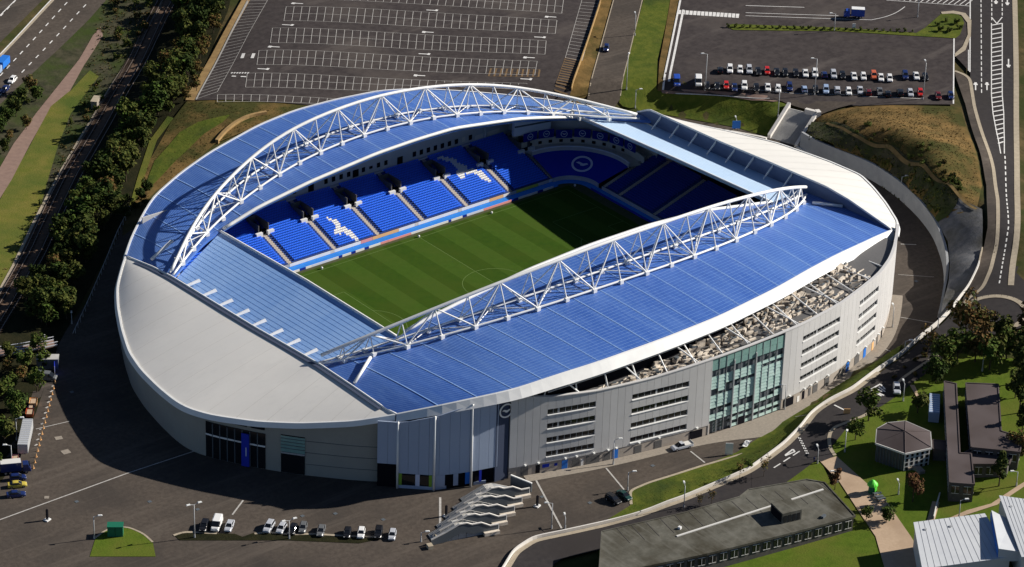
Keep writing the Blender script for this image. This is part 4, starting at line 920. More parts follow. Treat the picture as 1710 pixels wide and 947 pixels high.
for row, (f0, lw, dp, hh, gap) in enumerate(((.08, 1.2, .6, .4, .5), (.22, 1.7, .7, .6, .6), (.36, 1.3, .7, .8, .5), (.50, 2.0, .8, .7, .7), (.64, 1.6, .8, 1.0, .6), (.78, 2.4, .9, 1.2, .7), (.92, 1.9, .7, 1.5, .8))):
    x = -50.0
    while x < 55:
        a, z, wd, an = tx(x)
        if wd > 1.6+row*.7 and random.random() < .82:
            y = a[1]+.6+f0*(wd-1.0); w_ = lw*random.uniform(.5, 1.5); h = hh*random.uniform(.4, 1.3); an += random.choice([0, 0, 0, .5, -.6]); mb.box((x, y, z+h/2), (w_, dp*random.uniform(.7, 1.1), h), an+random.uniform(-.04, .04), 0)
            if random.random() < .5: mb.box((x, y, z+h+.14), (w_*.5, dp*.55, .28), an, 1)
            if random.random() < .35: mb.tube((x+w_*.4, y, z+h*.7), (x+w_*.4+random.uniform(1, 2.4)*math.cos(an), y+1.2*math.sin(an)+random.uniform(-.5, .9), z+h*.8), .18, 6)
        x += lw+gap*random.uniform(.6, 1.5)
o = mb.build('duct_work', [M['cream'], M['steel_dark']], TE); o['kind'] = 'stuff'
for k in range(15):
    x = -52+8.14*k
    if x > 66: break
    s = s_of_x(x); e = surf(GW, x, 1.0); mb = MB(); p = fp(s, -1.0)
    mb.tube((p[0], p[1], topz(s)-.6), (e[0]-.4, e[1]-.1, e[2]-2.4), .2, 6)
    mb.build('raking_post', M['white'], TE)
    if k % 2: 
        mb = MB(); p = fp(s+1.0, -1.0); mb.tube((p[0], p[1], topz(s)-.6), (e[0]-3.2, e[1]-.1, e[2]-2.4), .2, 6); mb.build('raking_post', M['white'], TE)
mb = MB(); L = [surf(GW, x, 1.0) for x in np.linspace(-52, 70, 40)]
mb.path([(p[0], p[1]-.4, p[2]-3.3) for p in L], .18, 6); mb.build('eaves_rail', M['steel'], TE)
for x in np.linspace(-50, 66, 24):
    p = surf(GW, x, 1.0); mb = MB(); mb.tube((p[0], p[1]-.4, p[2]-3.3), (p[0], p[1]-.1, p[2]-2.3), .09, 5); mb.build('rail_hanger', M['steel'], TE)

# pavement along the facade foot
mbp = MB()
for i in range(119):
    a, b = fp(ss[i], .1), fp(ss[i+1], .1); o1 = 3.0+6.0*math.exp(-((ss[i]-sg1+6)/14)**2); o2 = 3.0+6.0*math.exp(-((ss[i+1]-sg1+6)/14)**2); c, d = fp(ss[i], o1), fp(ss[i+1], o2)
    if fp(ss[i])[0] < -57: continue
    mbp.quad((*a, .13), (*b, .13), (*d, .13), (*c, .13)); mbp.quad((*c, .13), (*d, .13), (*d, .03), (*c, .03))
o = mbp.build('pavement', M['pale_paving']); o['kind'] = 'structure'

# ------------------------------------------------------------------ shaded walls under the end shell and round the far side
WA = part('end_wall', None, 'curved pale wall under the grey end shell, in shade')
def wall_under(P, inset, m, name, parent, hh=1.0, z0=0, n_=None):
    P = np.array(P, float); d = np.gradient(P, axis=0)[:, :2]; d /= np.hypot(*d.T)[:, None]+1e-9; n = np.c_[d[:, 1], -d[:, 0]]; cen = np.array([-5, 3])
    n *= np.sign(((P[:, :2]-cen)*n).sum(1).mean()); B = P[:, :2]-n*inset; mb = MB()
    for i in range(len(P)-1): mb.quad((*B[i], z0), (*B[i+1], z0), (*B[i+1], P[i+1, 2]-hh), (*B[i], P[i, 2]-hh))
    mb.build(name, m, parent); return B, n
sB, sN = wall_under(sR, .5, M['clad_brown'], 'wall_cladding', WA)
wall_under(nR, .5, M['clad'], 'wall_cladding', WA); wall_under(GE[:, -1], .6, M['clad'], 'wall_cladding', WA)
def on_wall(B, N, P, t, out):    # t = index along the ring
    i = int(min(max(t, 0), len(B)-2)); f = t-i; p = B[i]*(1-f)+B[i+1]*f; return p+N[i]*out
def wpanel(t0, t1, z0, z1, m, name, out=.12, k=4, mb=None):
    own = mb is None; mb = mb or MB()
    for j in range(k):
        a = on_wall(sB, sN, sR, t0+(t1-t0)*j/k, out); b = on_wall(sB, sN, sR, t0+(t1-t0)*(j+1)/k, out); mb.bar(a, b, .2, z0, z1)
    if own: mb.build(name, m, WA)
    return mb
def t_of_px(u, v, z):   # ring parameter below a measured photo point
    p = at_z([(u, v)], z)[0][:2]; return float(np.argmin(np.hypot(*(sB-p).T)))
ta, tb = t_of_px(326, 745, 6), t_of_px(432, 770, 6)
wpanel(ta, tb, .2, 10.0, M['glass'], 'lobby_glazing', .1, 8)
wpanel(ta, tb, 6.3, 6.7, M['white'], 'transom', .22, 8)
for x in np.linspace(ta, tb, 9)[1:-1]:
    mb = MB(); p = on_wall(sB, sN, sR, x, .24); mb.box((*p, 5), (.2, .2, 9.6)); mb.build('glazing_bar', M['steel_dark'], WA)
for a, b in ((.02, .2), (.25, .48), (.5, .7), (.76, .99)):
    wpanel(ta+(tb-ta)*a, ta+(tb-ta)*b, 11.0, 12.3, M['dark'], 'high_window', .1, 3)
p0, p1 = on_wall(sB, sN, sR, t_of_px(396, 760, 6), .7), on_wall(sB, sN, sR, t_of_px(409, 760, 6), .7)
mb = MB(); mb.bar(p0, p1, .3, .3, 9.3); mb.build('banner', M['banner_blue'], WA)
mb = MB(); q0, q1 = p0+(p1-p0)*.56, p0+(p1-p0)*.68; mb.bar(q0+sN[20]*.17, q1+sN[20]*.17, .04, 3.2, 5.6); mb.build('banner_print', M['crest'], WA)
tc, td = t_of_px(463, 768, 6), t_of_px(506, 775, 6)
wpanel(tc, td, .2, 10.6, M['glass'], 'lobby_glazing', .1, 5)
for i in range(5): wpanel(tc+(td-tc)*i/5+.02, tc+(td-tc)*(i+1)/5-.02, 6.0, 10.4, M['green_glass_deep'], 'glass_pane', .16, 1)
wpanel(tc, td, 5.5, 5.9, M['steel'], 'transom', .22, 5)
for i in range(4): wpanel(tc, td, 7+i*.9, 7.12+i*.9, M['steel_dark'], 'glazing_bar', .26, 5)
# horizontal cladding joints on the shaded wall
for z in (3.2, 6.4, 9.6):
    wpanel(td+1, 0.5, z, z+.07, M['steel_dark'], 'cladding_joint', .03, 10)
# bluish bay between the end wall and the facade
BW = part('corner_bay', None, 'bluish grey corner bay with three slim white posts and a glazed foot')
bay = [(-88.4, -65.2), (-84, -69.4), (-81, -72.2), (-78, -75.2), (-71, -78.2), (-63.6, -80.2)]
_bq = np.array(bay, float); _bs = np.r_[0, np.cumsum(np.hypot(*np.diff(_bq, axis=0).T))]; _bt = np.linspace(0, _bs[-1], 200); _bd = np.c_[np.interp(_bt, _bs, _bq[:, 0]), np.interp(_bt, _bs, _bq[:, 1])]
for _ in range(300): _bd[1:-1] = (_bd[:-2]+2*_bd[1:-1]+_bd[2:])/4
bay = [tuple(q) for q in _bd[::4]]+[tuple(_bd[-1])]
def bayp(t, out=0): 
    k = t*(len(bay)-1); i = int(min(k, len(bay)-2)); f = k-i; a, b = np.array(bay[i]), np.array(bay[i+1]); p = a*(1-f)+b*f; d = (b-a)/np.hypot(*(b-a)); return p+np.array([d[1], -d[0]])*out
bz = lambda t: float(np.interp(bayp(t)[0], GW[:, -1, 0], GW[:, -1, 2]))-.9
tt = np.linspace(0, 1, 13)
for i in range(12):
    a, b = bayp(tt[i]+.0008), bayp(tt[i+1]-.0008); mb = MB(); z0 = 4.2 if i > 1 else 6.6; mb.bar(a, b, .3, z0, bz(tt[i])+.1, z1b=bz(tt[i+1])+.1); mb.build('cladding_panel', M['clad_blue'], BW)
for i in range(4):
    a, b = bayp(i/4, -.3), bayp((i+1)/4, -.3); mb = MB(); mb.bar(a, b, .2, 0, 6.5); mb.build('glazed_foot', M['dark'], BW)
for a, b, z0, z1, m_ in ((.17, .46, 0, .9, 'clad_blue'), (.46, .9, 0, .9, 'clad_blue'), (.175, .20, .9, 4.1, 'lime'), (.42, .445, .9, 4.1, 'lime'), (.445, .55, .9, 4.1, 'clad_blue'), (.62, .66, .9, 4.1, 'clad_blue'), (.72, .77, .9, 4.1, 'door_blue'), (.20, .31, 1.2, 3.8, 'glass'), (.345, .42, 1.2, 3.8, 'glass'), (.31, .345, .9, 4.1, 'crest'), (.84, .86, .9, 4.1, 'banner_blue')):
    mb = MB()
    p, q = bayp(a, .02), bayp(b, .02); mb.bar(p, q, .18, z0, z1); mb.build('foot_panel', M[m_], BW)
for t in (.165, .46, .765):
    mb = MB(); p = bayp(t, .35); mb.tube((*p, .1), (*p, bz(t)+.3), .28, 8); mb.build('post', M['white'], BW, smooth=True)
# dark recess with the round crest sign
RC = part('recess', None, 'narrow dark recess beside the facade carrying a round crest sign')
mb = MB(); mb.bar((-64.2, -80.0), (-60.6, -80.4), .5, 0, 22.4); mb.build('recess_wall', M['dark_gutter'], RC)
def crest(cx, cy, cz, ax, up, R0, parent, mring, mbird, nrm, thick=.06, name='crest_ring'):
    """ring with a flying bird: ax/up span the plane"""
    ax = Vector(ax).normalized(); up = Vector(up).normalized(); nrm = Vector(nrm).normalized(); c = Vector((cx, cy, cz)); mb = MB(); n = 28
    for i in range(n):
        t0, t1 = 2*math.pi*i/n, 2*math.pi*(i+1)/n
        P = [c+(ax*math.cos(t)+up*math.sin(t))*r+nrm*thick for r, t in ((R0*.80, t0), (R0, t0), (R0, t1), (R0*.80, t1))]; Q = [p-nrm*thick for p in P]
        mb.add([tuple(p) for p in P+Q], [[0, 1, 2, 3], [1, 5, 6, 2], [0, 3, 7, 4]])
    mb.build(name, mring, parent, recalc=False)
    mb = MB(); bird = [(-.62, .10), (-.35, .22), (-.12, .14), (.10, .04), (.42, .16), (.58, .02), (.40, -.10), (.15, -.26), (-.10, -.24), (-.22, -.08), (-.42, .0)]
    P = [c+(ax*x+up*y)*R0+nrm*thick for x, y in bird]; mb.add([tuple(p) for p in P], [list(range(len(bird)))]); mb.build('crest_bird', mbird, parent, recalc=False)
crest(-61.75, -80.75, 19.3, (1, -.1, 0), (0, 0, 1), 1.95, RC, M['white'], M['white'], (-.1, -1, 0), .15)

# ------------------------------------------------------------------ stands: rows of tip-up seats in blocks between the aisles
def stand_mesh_rows(place, a0, a1, rows, run, rise, d0, z0, white=None, dark=False, seatw=.56):
    """place(along, depth, z) -> world; one block of stepped treads with seats"""
    mb = MB(); nseat = max(1, int((a1-a0-1.5)/seatw)); off = (a1-a0-nseat*seatw)/2
    for r in range(rows):
        d = d0+r*run; z = z0+r*rise
        A = [place(a, dd, zz) for zz in (z-rise, z) for a, dd in ((a0, d), (a1, d), (a1, d+run), (a0, d+run))]
        mb.quad(A[0], A[1], A[5], A[4], 0); mb.quad(A[4], A[5], A[6], A[7], 0)
        for k in range(nseat):
            x0 = a0+off+k*seatw+.04; x1 = x0+seatw-.08; mi = 2 if white and white((x0+x1)/2, d+.5, z) else 1
            if mi == 2: w0 = [place(xx, dd, z+.03) for xx, dd in ((x0-.06, d), (x1+.06, d), (x1+.06, d+run), (x0-.06, d+run))]; mb.quad(*w0, 2)
            b0, b1, b2, b3 = (place(x0, d+.40, z+.10), place(x1, d+.40, z+.10), place(x1, d+.62, z+.62), place(x0, d+.62, z+.62))
            mb.quad(b0, b1, b2, b3, mi); c0, c1 = place(x0, d+.16, z+.40), place(x1, d+.16, z+.40); e0, e1 = place(x0, d+.52, z+.40), place(x1, d+.52, z+.40); mb.quad(c0, c1, e1, e0, mi)
            f0, f1 = place(x1, d+.72, z+.62), place(x0, d+.72, z+.62); mb.quad(b3, b2, f0, f1, mi)
    return mb
def gull_test(px, zplane=None):
    P = []
    for u, v in px:   # intersect with the raked seating plane z = 1.2+(y-40.3)*slope
        d = ray([(u, v)])[0]; sl = 6.4/21.0; k = (1.45+(CAM_POS[1]-40.3)*sl-CAM_POS[2])/(d[2]-sl*d[1]); q = CAM_POS+d*k; P.append((q[0], q[1]))
    P = np.array(P); return lambda a, y, z: bool(_inside(np.array([[a, y]]), P)[0])
def cpx(L, ox, oy, s): return [(ox+x*s, oy+y*s) for x, y in L]
G1 = gull_test(cpx([(515, 270), (535, 262), (580, 285), (650, 290), (685, 320), (715, 385), (760, 392), (830, 430), (935, 545), (910, 558), (850, 530), (790, 490), (740, 450), (705, 470), (690, 485), (650, 480), (600, 455), (610, 430), (645, 415), (645, 370), (600, 325), (540, 295)], 480, 330, .1267))
G2 = gull_test(cpx([(245, 515), (290, 497), (372, 507), (445, 512), (490, 530), (540, 582), (622, 602), (640, 640), (690, 640), (740, 655), (800, 670), (870, 740), (915, 800), (890, 808), (800, 755), (730, 705), (690, 690), (600, 705), (603, 745), (530, 755), (530, 715), (495, 700), (520, 650), (470, 590), (430, 545), (390, 552), (340, 535), (300, 535)], 690, 190, .1425))
G3 = gull_test(cpx([(858, 668), (880, 664), (1022, 828), (1002, 830)], 690, 190, .1425))
ROWS, RUN, RISE = 25, .84, .256
AX = [-69.8, -54.4, -39.1, -24.2, -9.4, 6.0, 21.6, 37.2, 52.4]
def stand(lb, place, axs, rows, white=None, seatm='seat', voms=True, d0=.2, z0=1.25):
    T = part('stand', None, lb)
    for i in range(len(axs)-1):
        a, b = axs[i]+.62, axs[i+1]-.62
        mb = stand_mesh_rows(place, a, b, rows, RUN, RISE, d0, z0, white); mb.build('seat_block', [M['tread'], M[seatm], M['seat_white']], T, recalc=False)
    for a in axs:
        mb = MB(); top = rows if not voms else rows
        for r in range(rows*2):     # aisle steps
            d = d0+r*RUN/2; z = z0+(r-1)*RISE/2
            if voms and 12.6 < d < 18.4:
                if mb.v: mb.build('aisle_stair', [M['aisle'], M['aisle_edge']], T, recalc=False); mb = MB()
                continue
            A = [place(x, dd, zz) for zz in (z-RISE/2, z) for x, dd in ((a-.62, d), (a+.62, d), (a+.62, d+RUN/2), (a-.62, d+RUN/2))]
            mb.quad(A[0], A[1], A[5], A[4], 1); mb.quad(A[4], A[5], A[6], A[7], 0)
        mb.build('aisle_stair', [M['aisle'], M['aisle_edge']], T, recalc=False)
        if voms and abs(a) < 60:
            mb = MB(); zf = z0+12*RISE/.84*.84
            def bx(x0, x1, da, db, za, zb, mi):
                vs = [place(x, d, z) for z in (za, zb) for x, d in ((x0, da), (x1, da), (x1, db), (x0, db))]
                mb.add(vs, [[0, 3, 2, 1], [4, 5, 6, 7], [0, 1, 5, 4], [1, 2, 6, 5], [2, 3, 7, 6], [3, 0, 4, 7]], mi)
            z1 = z0+(12.6/RUN)*RISE; z2 = z0+(18.4/RUN)*RISE
            bx(a-1.75, a-1.5, 12.6, 18.4, z1-1, z2+.9, 0); bx(a+1.5, a+1.75, 12.6, 18.4, z1-1, z2+.9, 0); bx(a-1.75, a+1.75, 18.4, 18.65, z1-1, z2+1.0, 0)
            bx(a-1.5, a+1.5, 12.5, 18.4, z1-.2, z1+.28, 1); bx(a-.7, a+.7, 14.8, 18.3, z1+.3, z1+.95, 1)
            bx(a-2.9, a-.85, 11.7, 12.5, z1-.5, z1+.75, 2); bx(a+.85, a+2.9, 11.7, 12.5, z1-.5, z1+.75, 2)
            mb.build('vomitory', [M['shutter'], M['dark'], M['white']], T)
    return T
pe = lambda a, d, z: (a, 40.3+d, z)
TEA = stand('blue seated stand on the far side with white gull figures picked out in the seats', pe, AX, ROWS, lambda a, y, z: G1(a, 40.3+y, z) or G2(a, 40.3+y, z) or G3(a, 40.3+y, z))
pn = lambda a, d, z: (60.9+d, a, z)
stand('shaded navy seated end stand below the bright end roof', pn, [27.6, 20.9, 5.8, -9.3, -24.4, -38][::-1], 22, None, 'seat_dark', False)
pw = lambda a, d, z: (a, -40.3-d, z)
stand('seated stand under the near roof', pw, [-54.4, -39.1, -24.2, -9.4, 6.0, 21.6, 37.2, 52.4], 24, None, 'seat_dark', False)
ps = lambda a, d, z: (-60.9-d, a, z)
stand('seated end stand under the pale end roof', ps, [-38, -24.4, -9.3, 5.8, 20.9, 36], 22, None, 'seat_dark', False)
# front boards, upper and lower
def boards(T, xa, xb, y, z, h, cols, name, fy=0):
    x = xa; i = 0; 
    while x < xb-.5:
        w, c = cols[i % len(cols)]; x1 = min(x+w, xb); mb = MB(); mb.bar((x+.03, y), (x1-.03, y), .18, z, z+h); mb.build(name, M[c], T); x = x1; i += 1
boards(TEA, -60, 37, 40.15, .25, .85, [(6, 'white'), (9, 'pink'), (5.5, 'steel'), (13.6, 'white'), (1.2, 'aisle'), (9, 'white'), (4, 'pink'), (9, 'orange'), (5.6, 'white'), (1.2, 'aisle'), (14, 'white'), (1.2, 'aisle'), (10, 'white'), (5, 'orange')], 'advertising_board')
boards(TEA, 37, 53, 40.15, .25, .85, [(2, 'interior'), (8, 'yellow'), (4, 'interior'), (2, 'screen')], 'advertising_board')
boards(TEA, -58, 50, 36.95, .08, .6, [(10, 'pink'), (2.5, 'navy'), (7, 'white'), (2, 'navy'), (2, 'white'), (9, 'crest'), (1.2, 'navy'), (3, 'white'), (1.5, 'navy'), (3, 'white'), (1.5, 'navy'), (4, 'white'), (2.5, 'pink'), (8, 'pink'), (13, 'white'), (1, 'navy'), (4, 'white'), (1.5, 'navy'), (6, 'crest')], 'advertising_board')
mb = MB(); mb.bar((60.6, -38), (60.6, 28), .2, .1, 1.2); mb.build('front_wall', M['interior'], TEA)
mb = MB(); mb.bar((58.1, -36), (58.1, 30), .12, .08, .75); mb.build('front_board', M['banner_blue'], TEA)
# back wall of the far stand with its row of square windows
BWL = part('concourse_wall', None, 'pale grey back wall of the far stand with small square dark windows')
mb = MB(); mb.bar((-72, 62.3), (56, 62.3), .4, 7.4, 15.5); mb.build('wall', M['interior'], BWL)
def bwin(u, v, w, h, m='dark', zz=None):
    p = at_axis([(u, v)], 62.05, 1)[0]; mb = MB(); mb.box((p[0], 62.08, p[2]), (w, .12, h)); mb.build('window', M[m], BWL)
for k in range(4): bwin(544.5+12.6*k, 303-3.9*k, 1.15, 1.5)
bwin(519.5, 313.5, 1.9, 2.2); bwin(594, 289.5, 2.0, 2.2); bwin(668, 268, 1.9, 2.3); bwin(492, 321, 1.1, 1.0)
for k in range(4): bwin(607+12.5*k, 283.5-3.9*k, 1.1, 1.4 if k != 1 else .8)
for k in range(9): bwin(692+11.7*k, 257.5-3.5*k, 1.15, 1.5, 'dark' if k != 7 else 'interior_warm')
bwin(800, 228.5, 3.0, 1.4, 'interior_warm'); bwin(824, 221, 4.5, 1.4, 'interior_warm')
mb = MB(); p = at_axis([(810, 222)], 61.9, 1)[0]; mb.box((p[0], 61.9, p[2]), (.35, .2, 3)); mb.build('column', M['white'], BWL)
mb = MB(); mb.bar((-62, 61.6), (56, 61.6), .8, 7.3, 7.75); mb.build('top_rail', M['interior'], BWL)

# quarter corner between the far stand and the end stand: blue cover with crest, banners and a screen box
CO = part('corner_quadrant', None, 'shaded quarter corner with blue cover, round crest and a curved row of navy crest banners')
cc = np.array([52.6, 31.6])
def pol(r, t, z): return np.array([cc[0]+r*math.cos(t), cc[1]+r*math.sin(t), z])
T0, T1 = rad(-14), rad(92)
tt = np.linspace(T0, T1, 22)
Gd = np.array([[pol(r, t, z) for t in tt] for r, z in ((8.3, 1.3), (11, 2.4), (14, 3.6), (17.5, 5.0))]); mb = MB(); mb.grid(Gd); mb.build('blue_cover', M['banner_blue'], CO)
def ringwall(r, z0, z1, m, name, th=.25, r1=None):
    mb = MB()
    for i in range(21):
        a, b = pol(r, tt[i], 0), pol(r, tt[i+1], 0); mb.bar(a, b, th, z0, z1)
    return mb.build(name, m, CO)
ringwall(8.2, .1, 1.35, M['interior'], 'front_wall'); ringwall(17.7, 4.6, 6.0, M['interior'], 'balcony_rail'); ringwall(17.9, 6.0, 6.3, M['screen'], 'rail_top', .35)
Gd = np.array([[pol(r, t, 4.9) for t in tt] for r in (17.8, 22, 26.5)]); mb = MB(); mb.grid(Gd); mb.build('deck', M['interior_warm'], CO)
ringwall(26.6, 4.9, 15, M['interior_warm'], 'rear_wall'); ringwall(22.5, 4.9, 7.2, M['interior_warm'], 'kiosk_wall')
ct = rad(38); sl = math.atan2(3.7, 9.2); ax_ = Vector((-math.sin(ct), math.cos(ct), 0)); upv = Vector((math.cos(ct)*math.cos(sl), math.sin(ct)*math.cos(sl), math.sin(sl))); nr_ = Vector((-math.cos(ct)*math.sin(sl), -math.sin(ct)*math.sin(sl), math.cos(sl)))
ct = rad(38); p = pol(12.6, ct, 3.05); 
# crest sits upright for a viewer by the main stand: right = towards the end stand
rr = Vector((math.sin(ct), -math.cos(ct), 0)); crest(p[0], p[1], p[2]+.15, rr, upv, 3.1, CO, M['crest'], M['crest'], nr_, .12)
for i, (u, v) in enumerate(((917, 241), (933, 242), (946, 243.5), (963, 242), (981, 243), (997, 245.5), (1013, 249))):
    t = rad(86-14.2*i); a = pol(21.5, t+rad(6.3), 0); b = pol(21.5, t-rad(6.3), 0); z0 = 7.6-.05*i-(.4 if i == 2 else 0); mb = MB(); mb.bar(a, b, .1, z0, z0+2.6); mb.build('crest_banner', M['navy'], CO)
    c = pol(21.4, t, z0+1.3); nn = Vector((-math.cos(t), -math.sin(t), 0)); crest(c[0], c[1], c[2], (math.sin(t), -math.cos(t), 0), (0, 0, 1), 1.0, CO, M['crest'], M['crest'], nn, .1)
for i in range(10):
    t = rad(84-8.2*i); c = pol(22.3, t, 5.9); mb = MB(); mb.box(c, (.3, 1.0, .8), t); mb.build('hatch', M['dark'], CO)
p0, p1 = pol(24, rad(97), 0), pol(23, rad(68), 0); mb = MB(); mb.bar(p0, p1, 1.4, 9.4, 14.4); mb.build('screen_box', M['screen'], CO)
mb = MB(); mb.bar(p0+np.array([0, -.2, 0]), p1+np.array([0, -.2, 0]), 1.6, 14.4, 15.2); mb.build('screen_hood', M['brown_trim'], CO)
mb = MB(); mb.bar(p0+np.array([0, -.75, 0]), p1+np.array([-.2, -.75, 0]), .3, 12.2, 12.6); mb.build('screen_slot', M['steel_dark'], CO)

# ------------------------------------------------------------------ retaining wall, low white walls, barrier
foot = [(1335, 247), (1350, 258), (1400, 278), (1452, 298), (1498, 329), (1533, 362), (1559, 397), (1575, 443), (1577, 480), (1571, 505), (1565, 530)]
P = at_z(foot, 0)[:, :2]; s = np.r_[0, np.cumsum(np.hypot(*np.diff(P, axis=0).T))]; t = np.linspace(0, s[-1], 50); Q = np.c_[np.interp(t, s, P[:, 0]), np.interp(t, s, P[:, 1])]
for _ in range(6): Q[1:-1] = (Q[:-2]+2*Q[1:-1]+Q[2:])/4
RW = thing('retaining_wall', 'long curved grey concrete retaining wall beside the sunken service road', 'wall')
for i in range(49):
    mb = MB(); k = i/49; h = 5.1*min(1, (1-k)/.12+.25); h2 = 5.1*min(1, (1-(i+1)/49)/.12+.25); a, b = Q[i], Q[i+1]; d = (b-a)/np.hypot(*(b-a)); n = np.array([d[1], -d[0]])
    if _inside((a+n*2)[None], bowl)[0]: n = -n
    mb.add([(*a, -.1), (*b, -.1), (*(b+n*.9), -.1), (*(a+n*.9), -.1), (*(a+n*.25), h), (*(b+n*.25), h2), (*(b+n*.9), h2), (*(a+n*.9), h)], [[0, 1, 5, 4], [4, 5, 6, 7], [2, 3, 7, 6], [0, 4, 7, 3], [1, 2, 6, 5]])
    mb.build('wall_segment', M['concrete_blue'], RW)
LW = thing('low_wall', 'low white wall at the foot of the grass bank, left of the concrete stairway', 'wall')
P = at_z([(1125, 203), (1139, 206), (1180, 213), (1230, 221), (1268, 228), (1280, 231)], .8)
for i in range(5):
    mb = MB(); mb.bar(P[i], P[i+1], .9, 0, .95); mb.build('wall_segment', M['pale_concrete'], LW)
LW2 = thing('low_wall', 'low white kerb wall running on from the right foot of the concrete stairway', 'wall')
P = at_z([(1331, 245), (1345, 252), (1375, 263), (1405, 272), (1420, 280)], .4)
for i in range(4):
    mb = MB(); mb.bar(P[i], P[i+1], .8, 0, .5); mb.build('wall_segment', M['pale_concrete'], LW2)
BRR = thing('roadside_barrier', 'long white barrier wall winding along the road from the roundabout past the main facade', 'barrier')
zb_ = Z(bar); n = len(bar)
for i in range(n-1):
    mb = MB(); hb = 1.0 if i > 0 else 1; mb.bar(bar[i], bar[i+1], .35, zb_[i]-.3, zb_[i]+hb, z0b=zb_[i+1]-.3, z1b=zb_[i+1]+hb); mb.build('barrier_segment', M['kerb'] if i < I0 else M['pale_concrete'], BRR)
TK = thing('bank_wall', 'tan sandy retaining kerb curving behind the far roof on the grass bank', 'wall')
Qt = smooth_line([(362, 238), (375, 222), (392, 208), (415, 196), (445, 190)], 16)
for i in range(15):
    z0, z1 = Z(Qt[i:i+2]); mb = MB(); mb.bar(Qt[i], Qt[i+1], 1.0, z0-.4, z0+.9, z0b=z1-.4, z1b=z1+.9); mb.build('wall_segment', M['tan_kerb'], TK)
FN = thing('boundary_fence', 'thin grey mesh fence with posts in the shade left of the stadium', 'fence')
Qf = smooth_line([(218, 352), (196, 395), (178, 440), (150, 505), (122, 566)], 26); zf_ = Z(Qf)
for i in range(25):
    mb = MB(); mb.bar(Qf[i], Qf[i+1], .10, zf_[i]+1.5, zf_[i]+1.8, z0b=zf_[i+1]+1.5, z1b=zf_[i+1]+1.8); mb.build('rail', M['steel'], FN)
    mb = MB(); mb.box((*Qf[i], zf_[i]+.9), (.14, .14, 1.8)); mb.build('post', M['steel'], FN)
VF = thing('verge_fence', 'tan timber fence along the right edge of the big empty car park', 'fence')
Qv = smooth_line([(1006, -20), (1003, 5), (985, 60), (968, 110), (954, 153)], 30); zv = Z(Qv)+.3
for i in range(29):
    mb = MB(); mb.bar(Qv[i], Qv[i+1], .25, zv[i]-.2, zv[i]+.95, z0b=zv[i+1]-.2, z1b=zv[i+1]+.95); mb.build('fence_panel', M['tan_kerb'], VF)

# railway: rails and sleepers
RL = thing('railway_track', 'double railway track on brown ballast beside the dark wood', 'railway')
Qr = smooth_line([(302, -40), (264, 30), (243, 75), (214, 130), (152, 238), (120, 292), (92, 350), (60, 420), (30, 474), (-40, 590)], 120)
dq = np.gradient(Qr, axis=0); dq /= np.hypot(*dq.T)[:, None]; nq = np.c_[dq[:, 1], -dq[:, 0]]
for off_ in (-2.9, -1.45, 1.45, 2.9):
    mb = MB(); P = Qr+nq*off_; zr_ = Z(P)+.42
    for i in range(119): mb.bar(P[i], P[i+1], .14, zr_[i]-.14, zr_[i]+.05, z0b=zr_[i+1]-.14, z1b=zr_[i+1]+.05)
    mb.build('rail', M['rail'], RL)
mb = MB(); Lr = np.r_[0, np.cumsum(np.hypot(*np.diff(Qr, axis=0).T))]
for s_ in np.arange(0, Lr[-1], .9):
    p = np.array([np.interp(s_, Lr, Qr[:, 0]), np.interp(s_, Lr, Qr[:, 1])]); i = min(int(np.searchsorted(Lr, s_)), 119); a = math.atan2(dq[i, 1], dq[i, 0]); z = Z([p])[0]+.22
    for o_ in (-2.17, 2.17): mb.box((*(p+nq[i]*o_), z), (.28, 2.5, .2), a)
o = mb.build('sleeper', M['rust'], RL); o['kind'] = 'stuff'

# ------------------------------------------------------------------ concrete stairway up to the car park (upper right)
SW = thing('concrete_stairway', 'wide pale concrete stairway with sloping parapet walls up to the car park', 'stairs')
STEPM = 'concrete'; a1 = at_z([(1284, 229)], .4)[0]; a2 = at_z([(1318, 172)], 8.4)[0]; b1 = at_z([(1329, 243)], .6)[0]; b2 = at_z([(1347, 205)], 8.0)[0]; b3 = at_z([(1350, 187)], 8.6)[0]
LS, dd, nn, wS = st_L, st_d, st_n, st_w
s0 = float(((b1-a1)[:2])@dd)
org = a1[:2]
H = 5.2; NSTEP = 34
def sp(s, w): return org+dd*s+nn*w
for side, w_, sa, sb_ in ((0, 0, 0, LS), (1, wS, s0, LS*.92)):
    mb = MB(); mb.bar(sp(sa, w_), sp(sb_, w_), 1.0, -.2, 1.2 if side == 0 else .8, z0b=-.2, z1b=H+(1.4 if side == 0 else .9)); mb.build('parapet', M['pale_concrete'], SW)
mb = MB(); mb.bar(sp(LS*.92, wS-.2), sp(LS*.99, wS+.8), 2.2, 3, H+1.3); mb.bar(sp(LS*.93, wS-3.6), sp(LS*.93, wS-.1), 1.2, 4, H+1.25); mb.build('head_wall', M['pale_concrete'], SW)
for k in range(NSTEP):
    if k in (19, 20): pass
    s_ = LS*(.02+.92*k/NSTEP); zt = H*(k+1)/NSTEP; mb = MB(); c0, c1 = sp(s_, .5), sp(s_, wS-.5); c2, c3 = sp(s_+LS*.92/NSTEP*1.02, .5), sp(s_+LS*.92/NSTEP*1.02, wS-.5)
    mb.add([(*c0, zt-.5), (*c1, zt-.5), (*c3, zt-.5), (*c2, zt-.5), (*c0, zt), (*c1, zt), (*c3, zt), (*c2, zt)], [[4, 5, 6, 7], [0, 1, 5, 4], [1, 2, 6, 5], [3, 0, 4, 7]])
    mb.build('step', M['concrete'], SW)

